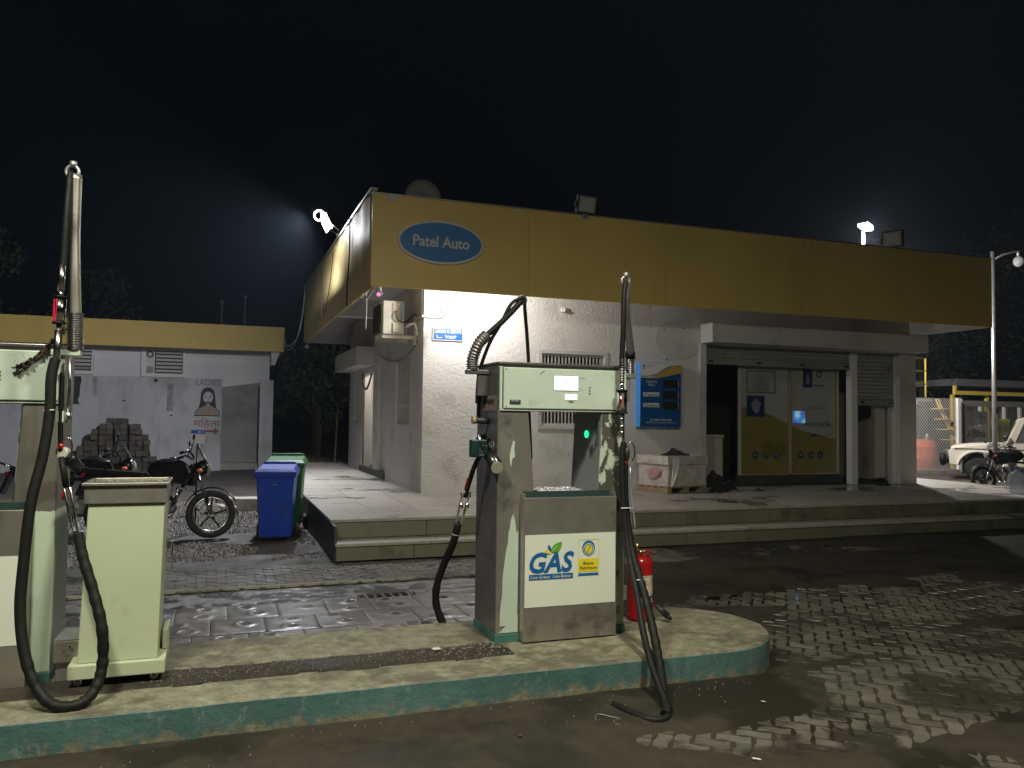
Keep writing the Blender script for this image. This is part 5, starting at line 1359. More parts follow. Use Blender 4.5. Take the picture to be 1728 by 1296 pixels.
    q = MB(); q.cyl((.42,-.24,.28),(.42,.24,.28),.013,8); q.build('foot_rest', M['rubber'], m)
    return m
mA = motorcycle('black motorcycle with a chrome front wheel leaning on the gravel behind the green cart', 'parked motorcycles', steer=math.radians(22))
mB = copy_tree(mA); mB['label'] = 'black motorcycle farther left, mostly hidden by the cart and dispenser hoses'
mC = copy_tree(mA); mC['label'] = 'black motorcycle parked in front of the cream jeep at the far right'
lean = math.radians(9)
mA.location = (-1.36, 12.02, -0.0); mA.rotation_euler = (lean*-1, 0, math.radians(-17))
mB.location = (-2.35, 12.55, -0.0); mB.rotation_euler = (-lean, 0, math.radians(-14))
mC.location = (18.45, 13.7, -0.0); mC.rotation_euler = (lean, 0, math.radians(140))
for b_ in (mA, mB, mC): b_.location.z = 0.0; b_.scale = (1.06, 1.06, 1.06)
sb = thing('notice_board', (-0.24, 12.1, 0), 'small white notice with a blue heading on a thin stake behind the motorcycle', 'sign')
q = MB(); q.cyl((-.26,12.15,-.05),(-.26,12.15,1.36),.012,8); q.build('stake', M['black_paint'], sb)
q = MB(); q.obox((-.255,12.13,1.34), (.185,.008,.185), (0,.05,.1)); q.build('sheet', M['sign_white'], sb)
q = MB(); q.obox((-.255,12.124,1.408), (.185,.004,.048), (0,.05,.1)); q.build('heading', M['sign_blue'], sb)
q = MB(); q.obox((-.235,12.12,1.408), (.03,.003,.02), (0,.05,.1)); q.obox((-.19,12.12,1.406), (.012,.003,.02), (0,.05,.1)); q.build('heading_mark', M['sign_white'], sb)

# ------------------------------------------------------------------ CNG dispensers
IZ = 0.2
def dispenser(label, right_mat):
    d = thing('gas_dispenser', (2.185, 5.22, IZ), label, 'fuel dispenser', 'gas dispensers on the island')
    X0, X1, Y0, Y1 = 1.72, 2.65, 5.005, 5.45
    q = MB(); q.box(X0-.01, X1+.0, Y0-.012, Y1+.01, IZ-.01, IZ+.055); q.build('plinth', M['kerb_teal'], d, 0.004)
    # left column: slanting inner edge
    def column(xa, b0, t0, b1, name, m):
        # polygon in xz: outer x = xa; inner edge from (b0, low) to (t0, high)
        z0, z1 = IZ+.056, 1.70
        q = MB()
        lo = [(min(xa,b0),Y0,z0),(max(xa,b0),Y0,z0),(max(xa,b0),Y1,z0),(min(xa,b0),Y1,z0)]
        hi = [(min(xa,t0),Y0,z1),(max(xa,t0),Y0,z1),(max(xa,t0),Y1,z1),(min(xa,t0),Y1,z1)]
        q.hexa(lo, hi); return q.build(name, m, d, 0.004)
    column(X0, 2.06, 1.93, 0, 'left_column', M['steel'])
    column(X1-.004, 2.40, 2.475, 0, 'right_column', right_mat)
    q = MB(); q.hexa([(X0-.004,Y0+.006,IZ+.06),(X0-.001,Y0+.006,IZ+.06),(X0-.001,Y1-.006,IZ+.06),(X0-.004,Y1-.006,IZ+.06)], [(X0-.004,Y0+.006,1.99),(X0-.001,Y0+.006,1.99),(X0-.001,Y1-.006,1.99),(X0-.004,Y1-.006,1.99)]); q.build('side_panel', M['steel_dark'], d)
    q = MB(); q.box(2.062, 2.40, Y0+.02, Y1-.01, IZ+.056, 1.145); q.build('lower_body', M['steel'], d, 0.003)
    # inner worn sheet on the right column
    xi = lambda z: 2.475 - (2.475-2.40)*(1.70-z)/(1.70-IZ-.056)
    q = MB(); q.hexa([(xi(1.16)-.006,Y0+.004,1.16),(xi(1.16)-.001,Y0+.004,1.16),(xi(1.16)-.001,Y1-.004,1.16),(xi(1.16)-.006,Y1-.004,1.16)], [(xi(1.69)-.006,Y0+.004,1.69),(xi(1.69)-.001,Y0+.004,1.69),(xi(1.69)-.001,Y1-.004,1.69),(xi(1.69)-.006,Y1-.004,1.69)])
    q.build('inner_panel', M['inner_worn'], d)
    # head
    q = MB(); q.box(X0+.004, X1, Y0+.012, Y1, 1.70, 2.005); q.build('head', M['steel'], d, 0.004)
    q = MB(); q.box(X0-.004, X1+.004, Y0-.006, Y1+.006, 2.0055, 2.022); q.build('head_top', M['steel_dark'], d, 0.003)
    q = MB(); q.box(X0+.03, X1-.005, Y0-.022, Y0+.0115, 1.715, 1.985); face = q.build('display_panel', M['mint'], d, 0.005)
    q = MB(); q.box(X0+.006, X0+.022, Y0-.012, Y0+.0115, 1.705, 1.99); q.box(X0+.006, X1, Y0-.012, Y0+.0115, 1.70, 1.712); q.build('panel_frame', M['mint'], d, 0.002)
    yf = Y0-.0222
    q = MB(); q.box(2.098, 2.283, yf-.002, yf, 1.838, 1.942); q.build('lcd_bezel', M['grey_print'], face)
    q = MB(); q.box(2.102, 2.279, yf-.004, yf-.002, 1.842, 1.938); lcd = q.build('lcd_screen', M['lcd'], face, 0.0)
    q = MB(); q.box(2.184, 2.272, yf-.004, yf-.001, 1.779, 1.817); q.build('price_lcd', M['lcd'], face)
    seg = {'0':'abcdef','1':'bc','2':'abged','5':'afgcd','6':'afgedc','8':'abcdefg','9':'abcdfg'}
    def digits(s, x, z, w_, h, mtl):
        q = MB(); t = w_*.13; y = yf-.0052
        for ch in s:
            if ch == '.': q.box(x-.004, x-.0015, y, y+.0008, z, z+.003); continue
            for g_ in seg.get(ch, ''):
                if g_ == 'a': q.box(x, x+w_, y, y+.0008, z+h-t, z+h)
                if g_ == 'd': q.box(x, x+w_, y, y+.0008, z, z+t)
                if g_ == 'g': q.box(x, x+w_, y, y+.0008, z+h/2-t/2, z+h/2+t/2)
                if g_ == 'f': q.box(x, x+t, y, y+.0008, z+h/2, z+h)
                if g_ == 'b': q.box(x+w_-t, x+w_, y, y+.0008, z+h/2, z+h)
                if g_ == 'e': q.box(x, x+t, y, y+.0008, z, z+h/2)
                if g_ == 'c': q.box(x+w_-t, x+w_, y, y+.0008, z, z+h/2)
            x += w_*1.55
        return q.build('digits', mtl, face)
    lg = mat('lcd_segment', (0.03,0.03,0.04), .5)
    digits('588.10', 2.165, 1.893, .0145, .036, lg); digits('6.126', 2.188, 1.850, .0145, .033, lg); digits('96', 2.21, 1.789, .008, .016, lg)
    text('Rupees', 'panel_print', M['dark_print'], face, (2.31, yf-.001, 1.925), width=.042, height=.009)
    text('Kg', 'panel_print', M['dark_print'], face, (2.298, yf-.001, 1.853), width=.014, height=.011)
    q = MB(); q.box(2.21, 2.245, yf-.0015, yf, 1.762, 1.770); q.build('panel_mark', M['dark_print'], face)
    for z in (1.865, 1.845, 1.823):
        q = MB(); q.torus((2.366, yf-.001, z), .005, .0018, seg=12, rs=4); q.build('button', M['dark_print'], face)
    q = MB(); q.box(1.79, 1.866, yf-.002, yf, 1.742, 1.772); bd = q.build('badge', M['dark_print'], face)
    text('compac', 'badge_print', M['sign_white'], face, (1.826, yf-.0035, 1.764), width=.055, height=.009)
    for sx in (X0+.045, X1-.02):
        for sz in (1.728, 1.972):
            q = MB(); q.cyl((sx, yf+.001, sz), (sx, yf-.002, sz), .0045, 8); q.build('screw', M['steel_bright'], face)
    rs_ = random.Random(11)
    q = MB()
    for k in range(46):
        sx, sz = rs_.uniform(2.40, 2.62), rs_.gauss(1.955, .018)
        if rs_.random() < .35: sx, sz = rs_.uniform(X0+.04, 2.6), rs_.uniform(1.73, 1.97)
        w_ = rs_.uniform(.0012, .005); q.box(sx, sx+w_, yf-.0006, yf+.001, sz, sz+rs_.uniform(.001, .004))
    o_ = q.build('paint_chip', M['steel_dark'], face); o_['kind'] = 'stuff'
    q = MB(); q.tube([(2.005, yf-.0005, 1.944), (2.035, yf-.0005, 1.972)], .0022, 4); q.build('scratch', M['dark_print'], face)
    q = MB(); q.box(2.0,2.03,yf-.001,yf,1.962,1.966); 
    # tray box on the front
    q = MB()
    BX0, BX1, BY = 1.878, 2.545, 4.925
    q.box(BX0, BX1, BY, BY+.012, IZ+.01, 1.135); q.box(BX0, BX0+.012, BY+.012, Y0-.002, IZ+.01, 1.16); q.box(BX1-.012, BX1, BY+.012, Y0-.002, IZ+.01, 1.16); q.box(BX0+.012, BX1-.012, BY+.012, Y0-.002, 1.03, 1.042)
    q.build('front_box', M['steel'], d, 0.002)
    q = MB(); q.box(BX0+.013, BX1-.013, Y0-.008, Y0-.0025, 1.043, 1.17); q.build('box_lining', mat('box_lining_dark_teal', (0.02,0.045,0.04), .5), d)
    q = MB(); q.box(BX0, BX0+.012, BY+.001, Y0-.002, 1.135, 1.16)
    yp = BY-.0005
    q = MB(); q.box(BX0+.008, BX1-.008, yp-.002, yp, .43, .895); ps = q.build('poster', M['white_print'], d)
    yy_ = yp-.004
    text('GAS', 'poster_letter', M['blue_print'], ps, (2.075, yy_, .715), width=.315, height=.135, bold=.028, shear=.24, depth=.001)
    q = MB(); q.box(1.915, 2.225, yy_-.001, yy_, .606, .640); q.build('slogan_band', M['blue_print'], ps)
    text('Live Green', 'poster_letter', M['white_print'], ps, (1.992, yy_-.002, .623), width=.132, height=.021, bold=.0)
    text('Live Better', 'poster_letter', M['white_print'], ps, (2.148, yy_-.002, .623), width=.132, height=.021, bold=.0)
    def leaf(pts, m_): 
        q = MB(); P = catmull([Vector((x, yy_-.0025, z)) for x, z in pts], 5, True); q.poly(P, .0006, (0,-1,0)); q.build('leaf_mark', m_, ps)
    leaf([(2.072,.782),(2.070,.800),(2.082,.822),(2.105,.838),(2.140,.846),(2.142,.848),(2.140,.825),(2.128,.797),(2.108,.780)], M['green_print'])
    leaf([(2.066,.785),(2.052,.797),(2.044,.813),(2.046,.829),(2.060,.818),(2.068,.803)], M['blue_print'])
    leaf([(2.062,.772),(2.045,.771),(2.032,.779),(2.024,.797),(2.040,.797),(2.056,.789)], M['yellow_print'])
    q = MB(); q.tube([(2.068,yy_-.0035,.775),(2.080,yy_-.0035,.795),(2.110,yy_-.0035,.818)], .0013, 4, smooth_path=3); q.build('leaf_vein', M['white_print'], ps)
    # company mark
    q = MB()
    for a, b_, c, e_ in ((2.262,2.412,.852,.8535),(2.262,2.2635,.60,.852),(2.4105,2.412,.60,.852)): q.box(a, b_, yy_, yy_+.001, c, e_)
    q.build('mark_frame', M['yellow_print'], ps)
    def disc(cx, cz, rx, rz, lvl, m_, nm='round_mark', n=40):
        q = MB(); q.poly([(cx+rx*math.cos(2*math.pi*k/n), yy_-.0008*lvl, cz+rz*math.sin(2*math.pi*k/n)) for k in range(n)], .0005, (0,-1,0)); q.build(nm, m_, ps)
    disc(2.337, .796, .046, .050, 1, M['blue_print']); disc(2.337, .789, .038, .040, 2, M['white_print']); disc(2.337, .789, .0335, .035, 3, M['blue_print'])
    for sgn in (1, -1):
        pts = [(.006,.029),(-.014,.026),(-.027,.008),(-.026,-.008),(-.018,-.022),(-.008,-.026),(-.010,-.012),(-.001,.002),(.004,.013)]
        q = MB(); P = catmull([Vector((2.337+sgn*x*.98, yy_-.0034, .789+sgn*z)) for x, z in pts], 4, True); q.poly(P, .0005, (0,-1,0)); q.build('round_mark', M['yellow_print'], ps)
    q = MB(); q.box(2.2635, 2.4105, yy_, yy_+.001, .641, .727); q.build('mark_band', M['yellow_print'], ps)
    q = MB(); q.box(2.2635, 2.4105, yy_, yy_+.001, .615, .632); q.build('mark_bar', M['blue_print'], ps)
    text('Bharat\nPetroleum', 'poster_letter', M['dark_print'], ps, (2.337, yy_-.001, .683), width=.122, height=.052, bold=.0)
    # crumpled foil tray between the columns, glowing disc for a reflected green LED
    q = MB(); nx_ = 24
    vs = []; fs = []
    for j in range(6):
        for i in range(nx_+1):
            x = 2.07+.36*i/nx_; y = 5.06+.36*j/5; vs.append((x, y, 1.155 + .012*noise.noise(Vector((x*40, y*40, 0))) + .01*math.sin(i*2.1)))
    for j in range(5):
        for i in range(nx_): a = j*(nx_+1)+i; fs.append([a, a+1, a+nx_+2, a+nx_+1])
    q.add(vs, fs); q.build('foil_tray', M['foil'], d)
    q = MB(); q.cyl((xi(1.54)-.007,5.22,1.545),(xi(1.54)-.016,5.22,1.545),.026,16); q.build('green_reflection', M['led_reflection'], d)
    # left side fittings: badge, gauge, pipe stubs
    q = MB(); q.box(X0-.008, X0-.0045, 5.03, 5.36, 1.70, 1.80); q.build('side_badge', mat('faded_badge', (0.20,0.15,0.14), .4, var=.15), d)
    text('compac', 'side_lettering', M['dark_print'], d, (X0-.0095, 5.19, 1.755), width=.24, height=.045, ux=(0,-1,0), bold=.02, nrm=(-1,0,0))
    q = MB(); q.torus((X0-.02, 5.10, 1.445), .072, .010, (1,0,0), 28, 8); q.build('gauge_ring', M['black_plastic'], d)
    q = MB(); q.cyl((X0-.004,5.10,1.445),(X0-.018,5.10,1.445),.068,24); q.build('gauge_face', mat('gauge_face', (0.13,0.13,0.13), .3), d)
    q = MB(); q.tube([(X0-.021,5.10,1.445),(X0-.021,5.07,1.47)], .003, 4); q.tube([(X0-.021,5.10,1.445),(X0-.021,5.13,1.42)], .002, 4); q.build('gauge_needle', M['sign_white'], d)
    q = MB(); q.cyl((X0-.004,5.18,1.63),(X0-.10,5.18,1.635),.022,12); q.build('side_knob', M['black_plastic'], d)
    q = MB(); q.cyl((X0-.10,5.18,1.635),(X0-.125,5.18,1.636),.026,12); q.build('knob_cap', M['wood'], d)
    q = MB(); q.tube([(X0-.02,5.33,1.87),(X0-.03,5.33,1.78),(X0-.03,5.34,1.70),(X0-.03,5.34,1.62)], .014, 8, smooth_path=3); q.build('side_pipe', M['rubber'], d)
    # slanting nozzle holster tube
    q = MB(); q.cyl((X0-.01,5.32,1.50),(X0-.03,4.93,1.335),.043,20); q.build('holster', M['black_paint'], d)
    q = MB(); q.cyl((X0-.03,4.929,1.3348),(X0-.0306,4.922,1.332),.040,20); q.build('holster_cap', mat('putty_cap', (0.36,0.34,0.26), .5), d)
    q = MB(); q.box(2.62,2.70,5.06,5.12,.40,.50); q.build('junction_box', M['galv'], d, 0.006)
    # torn plinth corner and mint patch on the left column
    q = MB(); P = [(1.745,.305),(1.865,.305),(1.868,.60),(1.868,.92),(1.855,.90),(1.848,.955),(1.838,1.0),(1.830,1.03),(1.822,.99),(1.815,1.0),(1.808,.93),(1.80,.92),(1.795,.83),(1.785,.80),(1.775,.72),(1.762,.62),(1.760,.50),(1.748,.42)]
    q.poly([(x, Y0-.0045, z) for x, z in P], .0008, (0,-1,0)); q.build('paint_patch', M['mint'], d)
    q = MB(); q.poly([(x, Y0-.0045, z) for x, z in [(1.80,1.41),(1.815,1.47),(1.822,1.50),(1.836,1.50),(1.832,1.45),(1.838,1.40),(1.818,1.38),(1.812,1.33),(1.803,1.36)]], .0008, (0,-1,0)); q.build('paint_patch', M['mint'], d)
    q = MB(); q.add([(1.735,Y0-.006,.262),(1.87,Y0-.006,.262),(1.87,Y0-.006,.375)], [(0,1,2)]); q.build('torn_corner', M['mint'], d)
    return d
M['kerb_teal'] = mat('teal_plinth_paint', (0.045,0.15,0.125), .6, var=.2, vscale=5, dirt=(0.05,0.06,0.05), dirt_amt=.2)
P1 = dispenser('worn mint and steel gas dispenser with a GAS poster in the middle of the picture', M['mint_chipped'])
P2 = copy_tree(P1)
P2.location = (2.185-3.465, 5.22, IZ); P2['label'] = 'gas dispenser cut off by the left edge of the picture'
for c in P2.children:
    if c.name.startswith('right_column'):
        c.data = c.data.copy(); c.data.materials.clear(); c.data.materials.append(M['mint_low'])
for nm in ('paint_patch', 'torn_corner', 'green_reflection', 'foil_tray', 'junction_box', 'holster', 'holster_cap', 'gauge_ring','gauge_face','gauge_needle','side_knob','knob_cap','side_badge','side_lettering','side_pipe'):
    for c in list(P2.children):
        if c.name.split('.')[0] == nm: bpy.data.objects.remove(c)
# each pump's arms and hoses
def part(mb, name, m, parent, bevel=0.0): return mb.build(name, m, parent, bevel)
def spring(path, r, pitch_n):
    """corrugated sleeve"""
    P = catmull([Vector(p) for p in path], max(2, int(pitch_n*4/(len(path)-1))))
    rs = [r*(1.0 if i % 4 < 2 else 0.82) for i in range(len(P))]
    q = MB(); q.tube(P, rs, 14); return q
def hose(path, r, name, m, parent, k=8, wrap=None):
    P = catmull([Vector(p) for p in path], k)
    if wrap:
        rs = [r*(1+.10*noise.noise(Vector((i*.3, 3, 1)))+(.07 if (i % 6) < 3 else -.02)) if i > wrap[0]*len(P) and i < wrap[1]*len(P) else r for i in range(len(P))]
    else: rs = [r]*len(P)
    q = MB(); q.tube(P, rs, 12); return q.build(name, m, parent)
# --- middle dispenser, left arm leaning inwards
part(spring([(1.607,5.22,1.975),(1.607,5.22,2.05),(1.641,5.2,2.15),(1.70,5.2,2.215)], .042, 16), 'spring_sleeve', M['steel_dark'], P1)
q = MB(); q.box(1.56,1.72,5.19,5.25,1.945,1.975); q.box(1.64,1.718,5.2,5.24,1.80,1.944); part(q, 'arm_bracket', M['steel_dark'], P1, 0.004)
hose([(1.69,5.2,2.205),(1.817,5.2,2.321),(1.945,5.2,2.459)], .021, 'swing_arm', M['rubber'], P1)
hose([(1.66,5.28,1.75),(1.665,5.26,1.95),(1.72,5.22,2.15),(1.80,5.2,2.30),(1.86,5.2,2.42),(1.92,5.2,2.47),(1.965,5.2,2.47),(1.975,5.21,2.40),(2.03,5.3,2.2),(2.085,5.40,1.95),(2.11,5.47,1.68),(2.14,5.50,1.34),(2.151,5.50,1.16)], .0125, 'hose', M['rubber'], P1, 7)
q = MB(); q.torus((1.95,5.2,2.468), .03, .008, (0,1,0), 18, 6); part(q, 'arm_ring', M['steel_dark'], P1)
q = MB(); q.cyl((2.108,5.468,1.70),(2.14,5.498,1.36),.017,10); part(q, 'hose_sleeve', M['rubber_worn'], P1)
# holstered nozzle on the left, its hose dropping behind the island edge
q = MB(); q.box(1.545,1.60,5.02,5.08,1.395,1.51); q.box(1.60,1.655,5.03,5.07,1.475,1.51); q.box(1.64,1.66,5.03,5.07,1.41,1.475); q.box(1.585,1.645,5.035,5.065,1.395,1.415); part(q, 'nozzle', mat('dark_green_plastic', (0.004,0.028,0.022), .35), P1, 0.008)
hose([(1.625,5.10,1.40),(1.60,5.16,1.30),(1.575,5.25,1.12)], .016, 'nozzle_hose', M['rubber'], P1)
hose([(1.588,5.20,1.24),(1.580,5.23,1.17)], .018, 'red_ferrule', M['red_paint'], P1, 3)
for dx in (-.018, .018):
    q = MB(); q.tube([(1.583+dx,5.22,1.16),(1.572+dx*1.3,5.25,1.10),(1.545+dx,5.30,.93),(1.535+dx*.6,5.32,.88)], .008, 8, smooth_path=4); part(q, 'gas_line', M['galv'], P1)
for z, xx in ((1.15,1.582),(1.08,1.570)):
    q = MB(); q.cyl((xx-.022,5.25,z),(xx-.022,5.25,z-.035),.015,6); q.cyl((xx+.02,5.25,z),(xx+.02,5.25,z-.035),.015,6); part(q, 'hex_coupling', M['steel_bright'], P1)
hose([(1.545,5.30,.94),(1.53,5.36,.80),(1.50,5.50,.62),(1.48,5.60,.45),(1.50,5.66,.30),(1.56,5.66,.16),(1.62,5.64,.05)], .026, 'supply_hose', M['rubber_worn'], P1, 8, (.4,1))
q = MB(); q.torus((1.537,5.33,.86), .024, .004, (0.1,-.2,1), 14, 5); part(q, 'cable_tie', M['cable_white'], P1)
# --- right arm standing straight
q = MB(); q.torus((2.615,4.95,2.605), .030, .009, (0,1,0), 20, 6); q.cyl((2.618,4.95,2.63),(2.618,4.95,2.665),.018,8); part(q, 'arm_ring', M['galv'], P1)
hose([(2.63,4.955,2.60),(2.625,4.96,2.42),(2.655,4.99,2.30),(2.685,5.01,2.17),(2.693,5.02,2.12)], .027, 'swing_arm', M['steel_dark'], P1)
q = MB(); q.cyl((2.692,5.02,2.125),(2.697,5.03,2.085),.036,14); part(q, 'arm_cap', M['rubber'], P1)
part(spring([(2.697,5.03,2.085),(2.70,5.04,2.05),(2.703,5.045,2.01),(2.706,5.05,1.975)], .033, 10), 'spring_sleeve', M['steel_dark'], P1)
q = MB(); q.box(2.655,2.75,5.02,5.08,1.94,1.974); q.box(2.655,2.70,5.03,5.07,1.78,1.939); part(q, 'arm_bracket', M['galv'], P1, 0.004)
hose([(2.612,4.94,2.60),(2.588,4.92,2.50),(2.575,4.90,2.30),(2.566,4.9,2.10),(2.564,4.9,2.0)], .018, 'upper_hose', M['rubber'], P1)
part(spring([(2.566,4.9,2.06),(2.566,4.9,1.99),(2.566,4.9,1.92),(2.566,4.9,1.90)], .019, 12), 'flexible_end', M['steel_dark'], P1)
q = MB(); q.tube([(2.566,4.9,1.905),(2.566,4.9,1.86)], .014, 10); q.ball((2.567,4.9,1.855),.018,10); part(q, 'coupling', M['steel_bright'], P1)
q = MB(); q.cyl((2.567,4.9,1.845),(2.567,4.9,1.70),.035,20); flt = part(q, 'gas_filter', M['chrome'], P1)
q = MB(); q.cyl((2.567,4.9,1.852),(2.567,4.9,1.842),.040,20); part(q, 'filter_end', M['rubber'], flt); q = MB(); q.cyl((2.567,4.9,1.703),(2.567,4.9,1.69),.040,20); part(q, 'filter_end', M['rubber'], flt)
q = MB(); q.poly([(2.545,4.868,1.73),(2.562,4.864,1.73),(2.562,4.864,1.82),(2.545,4.868,1.82)], .001, (0,-1,0)); part(q, 'filter_label', M['mural_red'], flt)
q = MB()
for z in (1.68,1.65,1.60,1.56): q.ball((2.569,4.9,z), .018, 10, (1,1,1.2))
q.tube([(2.567,4.9,1.69),(2.569,4.9,1.60),(2.578,4.9,1.53),(2.585,4.9,1.47)], .011, 8); part(q, 'coupling', M['steel_bright'], P1)
hose([(2.584,4.9,1.50),(2.572,4.9,1.40),(2.571,4.89,1.2),(2.576,4.86,.97),(2.572,4.79,.75),(2.54,4.62,.52),(2.50,4.47,.34),(2.45,4.27,.19),(2.42,4.10,.085),(2.39,3.99,.035),(2.33,3.93,.022),(2.25,3.95,.022),(2.20,4.05,.028),(2.16,4.20,.03)], .021, 'long_hose', M['rubber_worn'], P1, 8)
hose([(2.600,4.92,1.36),(2.592,4.90,1.15),(2.596,4.87,.97),(2.600,4.79,.75),(2.595,4.64,.55),(2.58,4.5,.36),(2.525,4.32,.20),(2.44,4.12,.075),(2.39,4.00,.045),(2.35,3.96,.034)], .0265, 'wrapped_hose', M['rubber_worn'], P1, 18, (.35,1))
q = MB(); q.ball((2.605,4.90,1.42), .035, 12, (.6,.8,1.5)); part(q, 'nozzle', M['black_plastic'], P1)
q = MB(); q.tube([(2.60,4.89,1.47),(2.625,4.88,1.50),(2.65,4.88,1.47),(2.655,4.88,1.41),(2.64,4.89,1.37)], .005, 6, smooth_path=4); part(q, 'nozzle_lever', M['steel_bright'], P1)
q = MB(); q.cyl((2.606,4.91,1.375),(2.604,4.91,1.345),.017,10); part(q, 'red_ferrule', M['red_paint'], P1)
for dx in (-.008, .018):
    q = MB(); q.tube([(2.62+dx,4.91,1.33),(2.625+dx,4.90,1.15),(2.635+dx,4.88,1.0),(2.64+dx,4.87,.92)], .006, 7, smooth_path=3); part(q, 'gas_line', M['galv'], P1)
for z, y in ((1.06,4.885),(.62,4.70)):
    q = MB(); q.tube([(2.54+.02*(z<1),y-.03,z),(2.63+.01*(z<1),y-.035,z)], .004, 6); part(q, 'cable_tie', M['cable_white'], P1)
cable('thin bent wire lying in the wet mud below the middle dispenser', [(1.96,4.02,.026),(2.0,4.08,.035),(2.06,4.05,.026),(2.10,4.0,.026),(2.04,3.97,.03),(2.05,3.92,.026)], .0018, M['galv'], 5)
# --- left dispenser: tall arm, filter, looping hose
q = MB(); q.torus((-.768,4.85,2.945), .032, .009, (0.2,1,0), 20, 6); q.cyl((-.765,4.85,2.972),(-.765,4.85,3.0),.018,8); part(q, 'arm_ring', M['galv'], P2)
hose([(-.752,4.85,2.93),(-.752,4.86,2.6),(-.742,4.86,2.35),(-.735,4.87,2.18)], .031, 'swing_arm', M['steel'], P2)
part(spring([(-.735,4.87,2.185),(-.733,4.87,2.11),(-.731,4.87,2.04),(-.729,4.87,1.985)], .042, 22), 'spring_sleeve', M['steel_dark'], P2)
q = MB(); q.box(-.84,-.70,4.84,4.90,1.955,1.985); q.box(-.835,-.775,4.86,4.90,1.85,1.954); part(q, 'arm_bracket', M['mint'], P2, 0.004)
hose([(-.775,4.83,2.94),(-.778,4.78,2.7),(-.782,4.76,2.45),(-.785,4.75,2.40)], .016, 'upper_hose', M['rubber'], P2)
q = MB(); q.cyl((-.785,4.75,2.42),(-.787,4.75,2.285),.017,14); q.cyl((-.787,4.75,2.285),(-.787,4.75,2.25),.012,10); part(q, 'coupling', M['steel_bright'], P2)
q = MB(); q.cyl((-.787,4.75,2.25),(-.790,4.75,2.12),.030,20); flt = part(q, 'gas_filter', M['chrome'], P2)
q = MB(); q.cyl((-.787,4.75,2.258),(-.787,4.75,2.248),.034,20); part(q, 'filter_end', M['rubber'], flt); q = MB(); q.cyl((-.790,4.75,2.122),(-.790,4.75,2.112),.034,20); part(q, 'filter_end', M['rubber'], flt)
q = MB(); q.poly([(-.818,4.735,2.125),(-.800,4.722,2.125),(-.797,4.722,2.24),(-.815,4.735,2.24)], .001, (-.5,-1,0)); part(q, 'filter_label', mat('filter_red', (0.6,.02,.06), .4), flt)
q = MB(); q.cyl((-.790,4.75,2.112),(-.79,4.75,2.08),.014,10); q.cyl((-.79,4.75,2.08),(-.80,4.75,1.90),.019,12); part(q, 'steel_tube', M['steel_bright'], P2)
hose([(-.80,4.75,1.93),(-.815,4.74,1.83),(-.815,4.73,1.65),(-.835,4.71,1.43),(-.875,4.68,1.19),(-.895,4.66,.87),(-.897,4.64,.67),(-.865,4.6,.476),(-.80,4.55,.315),(-.713,4.5,.235),(-.61,4.5,.225),(-.545,4.55,.27),(-.517,4.6,.38),(-.524,4.6,.565),(-.574,4.65,.736),(-.635,4.7,.91),(-.665,4.73,1.03)], .0265, 'looping_hose', M['rubber_worn'], P2, 14, (.45,.95))
hose([(-.775,4.80,1.86),(-.775,4.80,1.6),(-.77,4.81,1.45)], .013, 'inner_hose', M['rubber'], P2)
q = MB(); q.tube([(-.745,4.82,1.95),(-.742,4.82,1.8),(-.745,4.82,1.62)], .009, 8); q.cyl((-.744,4.82,1.66),(-.744,4.82,1.60),.016,8); part(q, 'gas_line', M['steel_bright'], P2)
q = MB(); q.box(-.80,-.76,4.79,4.82,1.60,1.66); part(q, 'hose_clip', M['mint'], P2, 0.003)
q = MB(); q.cyl((-.770,4.80,1.44),(-.755,4.84,1.44),.032,18); part(q, 'valve_disc', mat('valve_cream', (0.5,.5,.42), .4), P2)
q = MB(); q.tube([(-.765,4.79,1.50),(-.73,4.79,1.52),(-.715,4.79,1.47),(-.73,4.79,1.42)], .005, 6, smooth_path=4); part(q, 'valve_lever', M['steel_bright'], P2)
q = MB(); q.cyl((-.745,4.84,1.42),(-.70,4.92,1.355),.035,16); part(q, 'holster', M['black_paint'], P2)
q = MB(); q.cyl((-.768,4.80,1.49),(-.768,4.80,1.46),.012,8); q.cyl((-.76,4.80,1.40),(-.757,4.80,1.375),.012,8); part(q, 'red_ferrule', M['red_paint'], P2)
q = MB(); q.cyl((-.765,4.80,1.42),(-.735,4.78,1.26),.016,10); part(q, 'inner_hose', M['rubber'], P2)
for dx in (-.014, .014):
    q = MB(); q.tube([(-.735+dx,4.78,1.27),(-.715+dx,4.76,1.20),(-.69+dx*.8,4.745,1.08),(-.672+dx*.5,4.735,1.03)], .008, 8, smooth_path=3); part(q, 'gas_line', M['steel_bright'], P2)
q = MB(); q.cyl((-.745,4.78,1.24),(-.740,4.78,1.20),.013,8); part(q, 'red_ferrule', M['red_paint'], P2)
q = MB(); q.tube([(-.84,4.72,1.66),(-.79,4.70,1.665)], .004, 6); part(q, 'cable_tie', M['mint'], P2)
